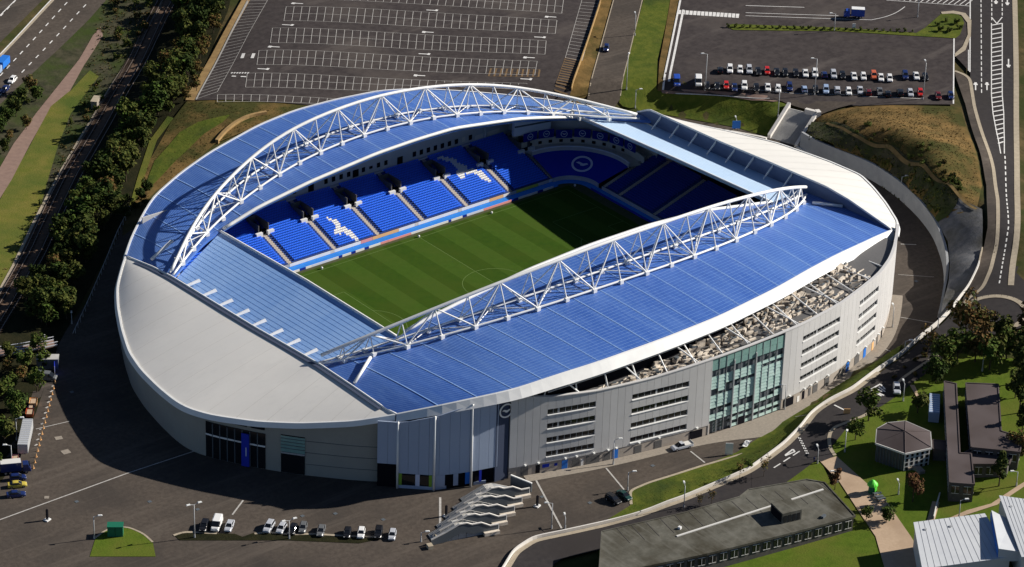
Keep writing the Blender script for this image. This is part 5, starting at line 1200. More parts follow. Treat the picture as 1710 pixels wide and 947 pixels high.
# ------------------------------------------------------------------ outdoor terraced stair at the corner (lower centre)
def stair_unit(label, first=False, last=False):
    T = thing('terrace_stair', label, 'stairs', group='repeated stair flights at the corner of the plaza')
    L = [(0, .15), (3.4, 1.3), (7.2, 2.9), (9.2, 2.9), (10.6, 2.2), (13, 2.2), (15.4, .9), (17.6, .9)]
    ch = []
    mb = MB()
    for (s_a, z_a), (s_b, z_b) in zip(L[:-1], L[1:]): mb.bar((s_a, 0), (s_b, 0), .22, max(0, z_a-1.2), z_a+1.25, z0b=max(0, z_b-1.2), z1b=z_b+1.25)
    ch.append(mb.build('side_panel', M['steel_dark'], T))
    mb = MB()
    for (s_a, z_a), (s_b, z_b) in zip(L[:-1], L[1:]): mb.bar((s_a, 0), (s_b, 0), .42, z_a+1.25, z_a+1.5, z0b=z_b+1.25, z1b=z_b+1.5)
    ch.append(mb.build('handrail', M['pale_concrete'], T))
    mb = MB(); mb.tube((17.55, 0, .6), (17.55, 0, 2.4), .14, 6); ch.append(mb.build('end_post', M['white'], T))
    mb = MB(); mb.bar((13.6, -.55), (17.6, -.55), .9, .05, .9); ch.append(mb.build('end_kerb', M['cream'], T))
    mb = MB(); mb.box((-.7, -1, .45), (1.3, 1.6, .9)); ch.append(mb.build('foot_block', M['kerb'], T))
    k = 22
    for i in range(k):
        s_ = 1+6.2*i/k; z = .2+2.6*(i+1)/k; mb = MB(); mb.box((s_+.15, 2.4, z/2), (.30, 4.3, z)); ch.append(mb.build('step', M['concrete'], T))
    mb = MB(); mb.box((8.25, 2.4, 1.4), (1.9, 4.3, 2.8)); ch.append(mb.build('landing', M['concrete'], T))
    for i in range(16):
        s_ = 9.3+6.3*i/16; z = 2.7*(1-(i+1)/16)+.1; mb = MB(); mb.box((s_+.2, 2.4, z/2+.02), (.39, 4.3, z)); ch.append(mb.build('step', M['concrete_blue'], T))
    for y in (2.5,):
        mb = MB(); mb.tube((1.5, y, 1.3), (7.3, y, 3.75), .05, 5); mb.tube((7.3, y, 3.75), (9.2, y, 3.75), .05, 5); mb.tube((9.2, y, 3.75), (15.6, y, 1.1), .05, 5)
        for s_, z in ((1.5, .3), (3.5, 1.2), (5.4, 2.0), (7.3, 2.8), (9.2, 2.8), (12, 1.6), (15, .4)): mb.tube((s_, y, z), (s_, y, z+1.0), .045, 5)
        ch.append(mb.build('railing', M['pale_concrete'], T))
    kids(T, ch); return T
A0 = at_z([(774, 850)], 0)[0]; A1 = at_z([(883, 826)], .5)[0]; dirS = (A1-A0)[:2]; angS = math.atan2(dirS[1], dirS[0]); scS = np.hypot(*dirS)/17.4
stepv = (at_z([(733.5, 895.5)], 0)[0]-A0)/3
U = stair_unit('stair flight of the stepped row nearest the dark corner of the facade'); 
lbl = ['second stair flight of the stepped row, counted from the facade corner', 'middle stair flight of the stepped row, with the third cream foot block', 'fourth stair flight of the stepped row, counted from the facade corner', 'stair flight nearest the camera in the stepped row, at the bottom edge']
for i in range(5):
    p = A0+stepv*i
    if i == 0: U.location = (p[0], p[1], .05); U.rotation_euler.z = angS; U.scale = (scS, scS, 1)
    else: dup(U, (p[0], p[1], .05), angS, lbl[i-1], scale=(scS, scS, 1))
WG = thing('stair_parapet', 'tall dark sloping parapet with a white top rail at the head of the stair flights', 'wall')
p0 = at_z([(853, 800)], 2.0)[0]; p1 = at_z([(888, 812)], 1.6)[0]; mb = MB(); mb.bar(p0, p1, .3, 0, 3.0, z1b=2.3); mb.build('panel', M['steel_dark'], WG); mb = MB(); mb.bar(p0, p1, .4, 3.0, 3.25, z0b=2.3, z1b=2.55); mb.build('top_rail', M['white'], WG)

# ------------------------------------------------------------------ lamp posts
def lamp(h, double=False):
    """returns meshes for a post of height h"""
    mb = MB(); mb.tube((0, 0, 0), (0, 0, h), .16, 7, r2=.09); mp = mb.mesh('lamp_pole', M['steel'], True)
    mb = MB(); mb.tube((0, 0, 0), (0, 0, .9), .24, 8, r2=.2); mbse = mb.mesh('lamp_base', M['steel'])
    mb = MB()
    for s_ in ((1, -1) if double else (1,)): mb.tube((0, 0, h-.1), (s_*1.1, 0, h+.25), .07, 6)
    ma = mb.mesh('lamp_arm', M['steel'])
    hs = []
    for s_ in ((1, -1) if double else (1,)):
        mb = MB(); x = s_*1.45; vs = [(x+i*.55, j*.26, h+.28+k*(.14 if k > 0 else .05)) for k in (-1, 1) for i, j in ((-1, -1), (1, -1), (1, 1), (-1, 1))]
        vs[4:] = [(x+(v[0]-x)*.75, v[1]*.7, v[2]) for v in vs[4:]]; mb.add(vs, [[0, 3, 2, 1], [4, 5, 6, 7], [0, 1, 5, 4], [1, 2, 6, 5], [2, 3, 7, 6], [3, 0, 4, 7]]); hs.append(mb.mesh('lamp_head', M['lamp']))
    return mp, mbse, ma, hs
_lc = {}
LAMPS = [((1177.5, 152), (1181.8, 90), 'tall lamp post beside the white van in the upper car park', 0), ((1360, 160), (1363.6, 97), 'tall lamp post in the middle of the rows of parked cars', 0), ((1541, 167), (1546, 103), 'tall lamp post by the red car at the right end of the parked rows', 0),
         ((1299, 196), (1302, 150), 'lamp post on the grass at the left of the concrete stairway', 0), ((1393, 53), (1391.5, 23), 'lamp post on the hedge strip left of the blue lorry', 0), ((1060.6, 181), (1060, 150), 'lamp post on the grass just beyond the far end of the tall arch', 0),
         ((1229, 215), (1232, 200), 'lamp post behind the small blue sign on the low white wall', 0), ((1445, 295), (1449.7, 277), 'lamp post at the tip of the white shell on the service road', 0), ((1504, 321), (1503, 295), 'lamp post standing on the curved retaining wall', 0),
         ((1490, 547), (1497, 513), 'lamp post at the right corner of the grey facade', 0), ((1566, 548), (1567, 530), 'lamp post behind the barrier where the road bends', 0), ((1510.5, 587), (1510.5, 568.5), 'short lamp post on the service road beside the barrier', 0), ((1310, 684), (1315, 643.5), 'lamp post against the facade right of the green glass', 0),
         ((869.6, 790), (869, 753.5), 'twin-headed lamp post by the left corner of the grey facade', 1), ((1024, 776), (1030, 734), 'lamp post against the middle of the facade beside a blue door', 0), ((1048, 819), (1047.5, 785), 'lamp post at the kerb beside the pair of dark cars', 0), ((1142, 848), (1140.5, 809), 'lamp post on the road beyond the barrier, above the grey flat roof', 0),
         ((943.6, 883), (943, 861), 'short lamp post at the bottom edge right of the stair flights', 0), ((921, 883), (921, 842), 'lamp post near the stair flights at the bottom edge', 0), ((157.6, 900), (152, 861), 'lamp post at the bottom left near the green cabinet', 0), ((325, 898), (325, 844), 'twin-headed lamp post beside the white van at the bottom', 1), ((483, 900), (486, 865), 'twin-headed lamp post among the silver cars at the bottom', 1), ((703, 905), (703, 890), 'small lamp post at the bottom edge left of the stair flights', 0),
         ((120, 541), (123, 527), 'lamp post in the dark shade left of the stadium', 0), ((1410.5, 755), (1412.5, 726.5), 'lamp post on the round lawn left of the hexagonal pavilion', 0), ((1365, 774), (1365.6, 750.5), 'lamp post at the road mouth of the plaza', 0), ((1398, 806), (1399, 788), 'lamp post in the shaded top of the plaza', 0), ((1601, 866), (1603.8, 831.5), 'lamp post in the shade below the brown flat roof', 0), ((1500, 826), (1501.7, 807.5), 'lamp post on the lawn beside the autumn tree', 0), ((1625, 798), (1626, 777), 'lamp post against the brown flat-roofed block', 0), ((1697, 812), (1698, 789), 'lamp post beside the conifer at the right edge', 0),
         ((1508, 670), (1508, 641), 'lamp post beside the silver car at the junction', 0), ((1640, 620), (1641, 598), 'lamp post among the trees under the roundabout', 0), ((28, 735), (32, 697), 'lamp post behind the grey trailer at the left', 0), ((75, 590), (76, 563), 'lamp post at the footbridge by the left edge', 0), ((20, 780), (22, 742), 'lamp post behind the blue lorry at the left', 0), ((1046, 150), (1043, 94), 'lamp post on the verge of the access road', 0), ((1060, 60), (1060, 22), 'lamp post at the top of the access road', 0), ((1532, 30), (1530, 0), 'lamp post at the upper right by the curved kerb', 0)]
for base, top, lb, dbl in LAMPS:
    B = g1(*base); h = 1.0
    pr = lambda z: IMG_H/2-FOCAL_PX*((np.array([B[0], B[1], z])-CAM_POS)@UP)/((np.array([B[0], B[1], z])-CAM_POS)@FWD)
    h = max(2.5, round(((pr(B[2])-top[1])/(pr(B[2])-pr(B[2]+1)))-.3, 0)); k = (h, dbl)
    if k not in _lc: _lc[k] = lamp(h, dbl)
    mp, mb_, ma, hs = _lc[k]; T = thing('lamp_post', lb, 'lamp post', (B[0], B[1], B[2]+.05), rad(random.choice([60, 40, 150, -30])) if not dbl else rad(-10), 'lamp posts round the stadium')
    link('pole', mp, T); link('base', mb_, T); link('arm', ma, T)
    for q in hs: link('lamp_head', q, T)
# black totem posts on white pads
for uv, lb in (((79, 869), 'black totem post on a white pad, on the bare asphalt at lower left'), ((745, 862.5), 'black totem post on a white pad, left of the stair flights'), ((897, 846), 'black totem post on a white pad, right of the stair flights')):
    p = at_z([uv], 0)[0]; T = thing('totem_post', lb, 'post', (p[0], p[1], .06), 0, 'black totem posts on white pads')
    mb = MB(); mb.box((0, 0, 1.45), (.45, .45, 2.9)); mb.box((0, 0, 2.95), (.3, .3, .1)); mb.build('post', M['dark'], T); mb = MB(); mb.box((0, 0, .15), (1.4, 1.2, .3), .3); mb.box((.3, -.2, .36), (.7, .6, .12), .3); mb.build('pad', M['white'], T)

# ------------------------------------------------------------------ vehicles
def loft(mb, secs, mi=0):
    """secs: list of (x, half width bottom, half width top, z bottom, z top); chamfered cross-sections"""
    rings = []
    for x, wb, wt, zb0, zt0 in secs:
        c = min(.09, (zt0-zb0)*.3)
        rings.append([(x, -wb, zb0), (x, wb, zb0), (x, wb, zb0+(zt0-zb0)*.55), (x, wt, zt0-c), (x, wt-c, zt0), (x, -wt+c, zt0), (x, -wt, zt0-c), (x, -wb, zb0+(zt0-zb0)*.55)])
    vs = [p for r in rings for p in r]; m = 8; fs = [[i*m+j, i*m+(j+1) % m, (i+1)*m+(j+1) % m, (i+1)*m+j] for i in range(len(rings)-1) for j in range(m)]
    fs += [list(range(m))[::-1], [(len(rings)-1)*m+j for j in range(m)]]
    mb.add(vs, fs, mi)
SH = {
 'hatch': dict(L=4.0, W=.86, body=[(-2.0, .72, .70, .38, .80), (-1.88, .83, .80, .26, .98), (-1.2, .86, .83, .22, 1.0), (.7, .86, .82, .22, .98), (1.5, .85, .78, .24, .90), (1.9, .80, .70, .28, .74), (2.02, .66, .60, .36, .62)],
               cab=[(-1.86, .74, .62, .94, 1.02), (-1.55, .78, .64, .96, 1.40), (-.9, .79, .66, .97, 1.46), (.15, .79, .66, .96, 1.44), (.95, .78, .70, .93, 1.00)], roof=(-1.6, .22, .63, 1.415), wx=(-1.28, 1.30), wr=.31),
 'saloon': dict(L=4.6, W=.88, body=[(-2.3, .72, .70, .40, .86), (-2.2, .84, .80, .28, 1.0), (-1.4, .88, .84, .23, 1.02), (.8, .88, .83, .23, .98), (1.8, .86, .78, .25, .88), (2.2, .80, .70, .30, .74), (2.32, .66, .60, .38, .62)],
                cab=[(-1.75, .74, .66, .98, 1.02), (-1.05, .80, .64, .97, 1.38), (-.4, .80, .66, .97, 1.43), (.25, .80, .66, .96, 1.41), (1.12, .79, .70, .93, .98)], roof=(-1.05, .3, .63, 1.385), wx=(-1.42, 1.42), wr=.32),
 'suv': dict(L=4.6, W=.92, body=[(-2.28, .78, .76, .46, 1.0), (-2.15, .89, .86, .34, 1.12), (-1.3, .92, .89, .28, 1.14), (.9, .92, .88, .28, 1.10), (1.8, .90, .84, .30, 1.02), (2.2, .84, .76, .36, .86), (2.3, .72, .66, .44, .74)],
             cab=[(-2.1, .82, .70, 1.08, 1.2), (-1.85, .84, .70, 1.10, 1.62), (-.9, .85, .72, 1.10, 1.70), (.2, .85, .72, 1.09, 1.66), (1.05, .84, .76, 1.05, 1.12)], roof=(-1.9, .3, .69, 1.645), wx=(-1.4, 1.42), wr=.36),
 'van': dict(L=5.4, W=.99, body=[(-2.7, .94, .92, .42, 1.2), (-2.62, .99, .97, .34, 1.26), (-1.5, .99, .97, .30, 1.26), (1.4, .99, .95, .30, 1.22), (2.3, .96, .88, .32, 1.10), (2.62, .88, .78, .38, .88)],
             cab=[(-2.62, .96, .88, 1.2, 2.0), (-2.4, .97, .88, 1.22, 2.12), (.6, .97, .87, 1.22, 2.12), (1.0, .96, .84, 1.2, 2.0), (1.9, .92, .84, 1.14, 1.24)], roof=(-2.5, .95, .86, 2.09), wx=(-1.75, 1.65), wr=.36, panel=True)}
wheel_me = {}
def wheel_mesh(r):
    k = round(r, 2)
    if k not in wheel_me:
        mb = MB(); mb.tube((0, -.11, 0), (0, .11, 0), r, 12); mb.tube((0, -.12, 0), (0, .12, 0), r*.6, 8, mi=1); wheel_me[k] = mb.mesh('wheel', [M['tyre'], M['rim']])
    return wheel_me[k]
CARS = {}
def car_proto(kind):
    sp_ = SH[kind]; me = {}
    mb = MB(); loft(mb, sp_['body']); me['body'] = mb.mesh('body', M['car_white'], False)
    mb = MB(); loft(mb, sp_['cab'])
    me['windows'] = mb.mesh('windows', M['carglass'])
    a, b, w, z = sp_['roof']; mb = MB(); loft(mb, [(a-.05, w-.06, w-.1, z-.02, z+.035), (a+.15, w+.01, w-.04, z-.04, z+.09), ((a+b)/2, w+.02, w-.03, z-.03, z+.10), (b, w+.0, w-.05, z-.04, z+.06)])
    if sp_.get('panel'):
        for s in (-1, 1): mb.box((-.95, s*.93, 1.66), (3.0, .10, .84)); mb.box((-2.6, s*.5, 1.6), (.10, .8, .8))
    else:
        for s in (-1, 1):    # pillars
            for x0, x1 in ((a-.1, a+.02), (b+.05, sp_['cab'][-1][0])): mb.tube((x1, s*(w+.12), sp_['cab'][-1][3]-.02), (x0 if x0 < 0 else b, s*w, z), .05, 4)
    me['roof'] = mb.mesh('roof', M['car_white'])
    x = sp_['body'][-1][0]; W_ = sp_['W']
    mb = MB(); mb.box((x-.16, 0, sp_['body'][-1][4]+.02), (.26, .34, .15)); me['headlight'] = mb.mesh('headlight', M['headlight'])
    mb = MB(); mb.box((sp_['body'][0][0]+.10, 0, sp_['body'][0][4]-.02), (.2, .22, .2)); me['tail_light'] = mb.mesh('tail_light', M['taillight'])
    mb = MB(); mb.box((0, 0, 0), (.16, .2, .14)); me['mirror'] = mb.mesh('mirror', M['car_black'])
    return me
def make_car(kind, color, loc, rz, label, group=None, cat=None, name=None):
    if kind not in CARS: CARS[kind] = car_proto(kind)
    me = CARS[kind]; sp_ = SH[kind]
    T = thing(name or ('parked_van' if kind == 'van' else 'parked_car'), label, cat or ('van' if kind == 'van' else 'car'), loc, rz, group)
    for k in ('body', 'windows', 'roof'):
        o = link(k, me[k], T)
        if k != 'windows': o.material_slots[0].link = 'OBJECT'; o.material_slots[0].material = M['car_'+color]
    for x in sp_['wx']:
        for s in (-1, 1): o = link('wheel', wheel_mesh(sp_['wr']), T); o.location = (x, s*(sp_['W']-.08), sp_['wr'])
    for s in (-1, 1):
        o = link('headlight', me['headlight'], T); o.location = (0, s*.52, 0); o = link('tail_light', me['tail_light'], T); o.location = (0, s*.62, 0)
        o = link('mirror', me['mirror'], T); o.location = (sp_['cab'][-1][0]-.25, s*(sp_['W']+.06), sp_['cab'][-1][3]+.06)
    return T
def gdir(u, v, du, dv):
    a, b = G([(u, v), (u+du, v+dv)]); return math.atan2(b[1]-a[1], b[0]-a[0])
WORDS = ['first', 'second', 'third', 'fourth', 'fifth', 'sixth', 'seventh', 'eighth', 'ninth', 'tenth', 'eleventh', 'twelfth', 'thirteenth', 'fourteenth', 'fifteenth', 'sixteenth', 'seventeenth', 'eighteenth', 'nineteenth', 'twentieth', 'twenty-first', 'twenty-second', 'twenty-third', 'twenty-fourth', 'twenty-fifth', 'twenty-sixth']
CN = dict(darkred='dark red', paleblue='pale blue', navy='dark blue', black='black')
c3 = lambda x: 860+x/3.947
c4 = lambda x: 1280+x/3.947
R1 = [(c3(1352), 118, 'black', 'hatch'), (c3(1415), 117, 'white', 'suv'), (c3(1482), 117.5, 'white', 'hatch'), (c3(1542), 118, 'silver', 'suv'), (c3(1602), 121, 'black', 'hatch'), (c3(1660), 119.5, 'red', 'hatch'), (c4(66), 121.5, 'black', 'saloon'), (c4(122), 122.5, 'black', 'hatch'), (c4(192), 123.5, 'black', 'hatch'), (c4(255), 123.5, 'white', 'saloon'), (c4(318), 124, 'white', 'suv'), (c4(380), 125.5, 'navy', 'hatch'), (c4(440), 126, 'silver', 'suv'), (c4(500), 127, 'black', 'hatch'), (c4(575), 128.5, 'white', 'saloon'), (c4(637), 129, 'white', 'hatch'), (c4(705), 127.5, 'orange', 'suv'), (c4(752), 130.5, 'white', 'saloon'), (c4(810), 132, 'white', 'hatch'), (c4(912), 127.5, 'navy', 'suv'), (c4(985), 128, 'white', 'saloon'), (c4(1045), 130, 'black', 'hatch')]
R2 = [(c3(1065), 138, 'blue', 'van'), (c3(1208), 138, 'white', 'van'), (c3(1265), 145, 'black', 'hatch'), (c3(1332), 145, 'black', 'saloon'), (c3(1390), 144, 'red', 'hatch'), (c3(1445), 147, 'navy', 'saloon'), (c3(1510), 145, 'white', 'suv'), (c3(1590), 148, 'black', 'hatch'), (c3(1665), 147, 'white', 'saloon'), (c4(75), 149.5, 'white', 'hatch'), (c4(150), 147, 'navy', 'suv'), (c4(248), 149.5, 'paleblue', 'hatch'), (c4(322), 151, 'black', 'hatch'), (c4(390), 151.5, 'paleblue', 'suv'), (c4(465), 151.5, 'silver', 'suv'), (c4(540), 154, 'white', 'hatch'), (c4(616), 152, 'silver', 'saloon'), (c4(672), 155, 'darkred', 'hatch'), (c4(745), 154, 'grey', 'saloon'), (c4(800), 157.5, 'black', 'hatch'), (c4(880), 156, 'black', 'suv'), (c4(946), 156.5, 'silver', 'hatch'), (c4(1012), 156, 'red', 'hatch'), (c4(1130), 161, 'darkred', 'saloon'), (c4(1212), 161, 'navy', 'hatch')]
rows_dir = gdir(1200, 117, 345, 11)
for nm, R_ in (('upper', R1), ('lower', R2)):
    for i, (u, v, col, kind) in enumerate(R_):
        p = g1(u, v+3.5); cn = CN.get(col, col); w = {'hatch': 'hatchback', 'saloon': 'saloon', 'suv': 'estate car', 'van': 'van'}[kind]
        make_car(kind, col, (p[0], p[1], p[2]+.34), rows_dir-math.pi/2+random.uniform(-.04, .04)+(math.pi if random.random() < .15 else 0), '%s %s parked %s from the left in the %s car park row' % (cn, w, WORDS[i], nm), 'vehicles parked in two rows in the upper car park')
make_car('hatch', 'navy', tuple(g1(1012, 85)+[0, 0, .38]), gdir(1012, 85, -3, 12), 'dark blue hatchback driving alone down the access road between the car parks', None, None, 'moving_car')
def onz(u, v, z=.06): p = at_z([(u, v)], 0)[0]; return (p[0], p[1], z)
for u, v, col, kind, du, dv, lb in ((1024, 838, 'black', 'suv', 10, 6, 'black estate car, left of the pair parked at the tip of the grass bank'), (1042, 831, 'green', 'saloon', 10, 6.5, 'dark green saloon, right of the pair parked at the tip of the grass bank'),
        (341, 883, 'black', 'suv', -4, 10, 'black car in shade left of the white van at the bottom'), (362, 880, 'white', 'van', -4, 10, 'white van parked at the bottom edge beside a silver car'), (383, 882, 'silver', 'saloon', -4, 10, 'silver car right of the white van at the bottom edge'),
        (449, 884, 'silver', 'suv', -5, 8, 'silver car, left of the pair behind the white kerb at the bottom'), (470, 886, 'silver', 'hatch', -5, 8, 'silver hatchback, right of the pair behind the white kerb at the bottom'), (489, 888, 'black', 'hatch', -4, 9, 'black car by the twin-headed lamp at the bottom'), (506, 885, 'grey', 'hatch', -3, 10, 'dark grey car beyond the lamp at the bottom edge'), (536, 890, 'grey', 'saloon', -3, 10, 'grey car standing alone at the bottom edge'),
        (580, 894, 'black', 'hatch', -2, 10, 'black car left of the white car cut by the bottom edge'), (603, 894, 'white', 'hatch', -2, 10, 'white car cut by the bottom edge'), (632, 894, 'black', 'suv', -2, 10, 'black car right of the white car cut by the bottom edge'), (655, 897, 'silver', 'hatch', -2, 10, 'silver car last of the line at the bottom edge'),
        (27, 829, 'navy', 'saloon', 12, -1, 'dark blue saloon nearest the camera at the left kerb'), (29, 813, 'yellow', 'saloon', 12, -1, 'black and yellow car between two dark blue cars at the left kerb'), (30, 801, 'navy', 'hatch', 12, -1, 'dark blue hatchback in front of the blue lorry at the left kerb'), (78, 634, 'grey', 'van', 11, 1, 'dark van in half shade just below the footbridge at the left')):
    make_car(kind, col, onz(u, v), gdir(u, v, du, dv), lb, 'vehicles standing on the stadium concourse')
p = g1(1497, 655); make_car('suv', 'silver', (p[0], p[1], p[2]+.30), gdir(1497, 655, 1, 12), 'silver car waiting at the junction under the trees', None, None, 'moving_car')
p = g1(8, 153); make_car('saloon', 'navy', (p[0], p[1], p[2]+.2), gdir(8, 153, -20, 22), 'dark car on the dual carriageway at the left edge', 'vehicles on the dual carriageway', None, 'moving_car')
p = g1(15, 147); make_car('hatch', 'white', (p[0]+3, p[1]+3, p[2]+.2), gdir(8, 153, -20, 22), 'white car just behind the dark car on the dual carriageway', 'vehicles on the dual carriageway', None, 'moving_car')
def truck(name, label, loc, rz, cabc, boxc, L=7.0, open_=False, topc=None, cat='lorry'):
    T = thing(name, label, cat, loc, rz)
    mb = MB(); loft(mb, [(L/2-1.9, 1.1, 1.05, .6, 2.5), (L/2-.7, 1.1, 1.02, .55, 2.5), (L/2-.15, 1.1, 1.0, .5, 1.6), (L/2, 1.02, .95, .5, 1.3)]); mb.build('cab', M[cabc], T)
    mb = MB(); mb.box((L/2-.42, 0, 1.95), (.5, 1.85, .7)); mb.build('windscreen', M['carglass'], T)
    mb = MB(); mb.box((-.1, 0, .72), (L-.4, 1.0, .3)); mb.build('chassis', M['steel_dark'], T)
    mb = MB(); mb.box((-1.1, 0, 2.0), (L-2.4, 2.35, 2.2)); mb.build('cargo_box', M[boxc], T)
    if topc: mb = MB(); mb.box((-1.1, 0, 3.15), (L-2.5, 2.25, .14)); mb.build('box_roof', M[topc], T)
    for x in (L/2-1.2, -L/2+1.3, -L/2+2.4):
        for s in (-1, 1): o = link('wheel', wheel_mesh(.48), T); o.location = (x, s*.98, .48)
    return T
truck('lorry', 'blue lorry with a white box roof parked at the left kerb below the trailer', onz(26, 789), gdir(26, 789, 11, -1), 'car_navy', 'car_navy', 7.4, topc='render')
p = g1(3, 117); truck('lorry', 'bright blue lorry on the dual carriageway at the left edge', (p[0], p[1], p[2]+.2), gdir(3, 117, -20, 22), 'car_paleblue', 'door_blue', 8)
p = g1(1426, 31); truck('lorry', 'dark blue lorry with a white roof on the upper right car park', (p[0], p[1], p[2]+.4), gdir(1426, 31, -12, -.5), 'car_blue', 'car_blue', 6.6, topc='white')
# silver pick-up truck by the facade
T = thing('pickup_truck', 'silver pick-up truck with a flat pale load bed parked along the facade', 'truck', onz(1138, 749), gdir(1138, 749, -14, 3.4))
mb = MB(); loft(mb, [(-2.9, .9, .88, .5, .95), (-2.8, .95, .92, .42, 1.05), (1.2, .95, .92, .4, 1.05), (2.4, .92, .84, .4, .98), (2.9, .85, .75, .45, .75)]); mb.build('body', M['car_silver'], T)
mb = MB(); loft(mb, [(-.4, .84, .7, 1.03, 1.62), (.5, .85, .72, 1.03, 1.68), (1.5, .84, .76, 1.0, 1.08)]); mb.build('cab', M['carglass'], T)
mb = MB(); mb.box((.1, 0, 1.68), (.9, 1.35, .07)); mb.build('roof', M['car_silver'], T)
mb = MB(); mb.box((-1.7, 0, 1.1), (2.3, 1.8, .14)); mb.box((-2.85, 0, 1.25), (.08, 1.85, .4)); mb.build('load_bed', M['render'], T)
for x in (-1.8, 1.8):
    for s in (-1, 1): o = link('wheel', wheel_mesh(.36), T); o.location = (x, s*.88, .36)
# long grey trailer, skips and cabins along the left kerb
T = thing('trailer', 'long pale grey articulated trailer parked along the left kerb', 'trailer', onz(43, 742), gdir(43, 742, -5, 24))
mb = MB(); mb.box((0, 0, 2.3), (12.5, 2.45, 2.5)); mb.build('box_body', M['steel'], T); mb = MB()
for i in range(13): mb.box((-6+i, 0, 3.58), (.12, 2.4, .08))
mb.build('roof_rib', M['screen'], T); mb = MB(); mb.box((0, 0, .85), (12, 1.2, .35)); mb.build('chassis', M['steel_dark'], T)
for x in (-4.6, -3.4, -2.2):
    for s in (-1, 1): o = link('wheel', wheel_mesh(.5), T); o.location = (x, s*1.05, .5)
def skip(u, v, col, lb, s=1):
    T = thing('skip', lb, 'skip', onz(u, v), gdir(u, v, 2, -12), 'skips and crates along the left kerb'); mb = MB()
    vs = [(x*(1.5 if k else 1.0), y*(.95 if k else .8), k*1.25) for k in (0, 1) for x, y in ((-1, -1), (1, -1), (1, 1), (-1, 1))]
    mb.add([(a*s, b*s, c*s) for a, b, c in vs], [[0, 3, 2, 1], [0, 1, 5, 4], [1, 2, 6, 5], [2, 3, 7, 6], [3, 0, 4, 7]]); mb.build('tub', M[col], T)
    mb = MB(); mb.box((0, 0, .8*s), (2.3*s, 1.4*s, .5*s)); mb.build('rubble', M['paving'], T)
skip(50, 694, 'car_orange', 'orange skip beside the top end of the grey trailer'); skip(52, 683, 'car_navy', 'small dark blue skip above the orange skip', .7); skip(56, 676, 'orange', 'pale orange skip at the kerb, farthest up the row'); skip(26, 769, 'pink', 'pinkish skip between the trailer and the blue lorry', .8)
T = thing('site_cabin', 'grey site cabin with a flat roof in the shade below the footbridge', 'cabin', onz(80, 613), gdir(80, 613, 12, 0)); mb = MB(); mb.box((0, 0, 1.4), (5.5, 2.6, 2.8)); mb.build('cabin_body', M['steel_dark'], T); mb = MB(); mb.box((0, 0, 2.88), (5.7, 2.8, .14)); mb.build('cabin_roof', M['concrete'], T)
mb = MB(); mb.box((-.8, -1.32, 1.5), (1.2, .06, .9)); mb.build('cabin_window', M['glass'], T)
T = thing('gate_banner', 'bright blue upright banner at the edge of the stadium shadow', 'banner', onz(91.5, 622), gdir(91, 622, 0, -8)); mb = MB(); mb.box((0, 0, 1.3), (3.4, .15, 2.4)); mb.build('banner_cloth', M['banner_blue'], T); mb = MB(); mb.tube((-1.75, 0, 0), (-1.75, 0, 2.7), .06, 5); mb.tube((1.75, 0, 0), (1.75, 0, 2.7), .06, 5); mb.build('pole', M['steel'], T)
# footbridge at the left edge
T = thing('footbridge', 'narrow pale footbridge with railings at the left edge', 'bridge'); Qb = at_z([(-40, 597), (0, 589), (40, 583), (70, 577), (93, 572)], 1.5)
for i in range(4):
    mb = MB(); mb.bar(Qb[i], Qb[i+1], 3.0, 1.2, 1.5); mb.build('deck', M['path'], T)
    for s in (-1.45, 1.45):
        d = (Qb[i+1]-Qb[i])[:2]; d /= np.hypot(*d); o_ = np.array([d[1], -d[0]])*s; mb = MB(); mb.bar(Qb[i][:2]+o_, Qb[i+1][:2]+o_, .12, 2.4, 2.55); mb.bar(Qb[i][:2]+o_, Qb[i+1][:2]+o_, .06, 1.5, 1.8); mb.build('handrail', M['screen'], T)
# cabinet, signs, small crane-like floodlight
T = thing('electric_cabinet', 'green electrical cabinet on the small lawn at the bottom left', 'cabinet', onz(193, 893), gdir(193, 893, 12, 0)); mb = MB(); mb.box((0, 0, 1.3), (3.6, 2.2, 2.6)); mb.build('cabinet_body', M['kiosk_green'], T); mb = MB(); mb.box((0, 0, 2.68), (3.8, 2.4, .16)); mb.build('cabinet_roof', M['kiosk_green'], T); mb = MB(); mb.box((0, -1.12, 1.3), (.06, .06, 2.2)); mb.build('door_gap', M['dark'], T)
sheet('small_lawn', [(160, 898), (178, 886), (195, 881), (215, 881), (235, 890), (255, 905), (260, 930), (150, 930)], M['lawn'], .12); stripes('kerb_line', polyline_segs(smooth_line([(158, 900), (176, 886), (195, 880.5), (215, 881), (240, 892), (255, 906)], 20)), M['kerb'], .5, .16)
sheet('planting_bed', [(290, 893), (305, 889), (330, 891), (392, 892), (405, 897), (425, 890), (445, 889), (490, 893), (600, 899), (640, 900), (600, 908), (480, 903), (300, 903)], M['woodfloor'], .12); stripes('kerb_line', polyline_segs(smooth_line([(290, 895), (306, 888.5), (330, 890), (362, 891.5)], 10))+polyline_segs(smooth_line([(425, 892), (440, 888.5), (475, 892), (495, 895), (510, 891), (560, 895), (640, 898)], 16)), M['kerb'], .7, .16)
def sign(u, v, w, h, m, lb, z0=.8, name='road_sign', ground=True):
    p = g1(u, v); T = thing(name, lb, 'sign', tuple(p), gdir(u, v, 8, 0)); mb = MB(); mb.box((0, 0, z0+h/2), (w, .12, h)); mb.build('sign_board', M[m], T); mb = MB(); mb.tube((-w*.35, .12, 0), (-w*.35, .12, z0+h*.9), .06, 5); mb.tube((w*.35, .12, 0), (w*.35, .12, z0+h*.9), .06, 5); mb.build('sign_post', M['steel'], T)
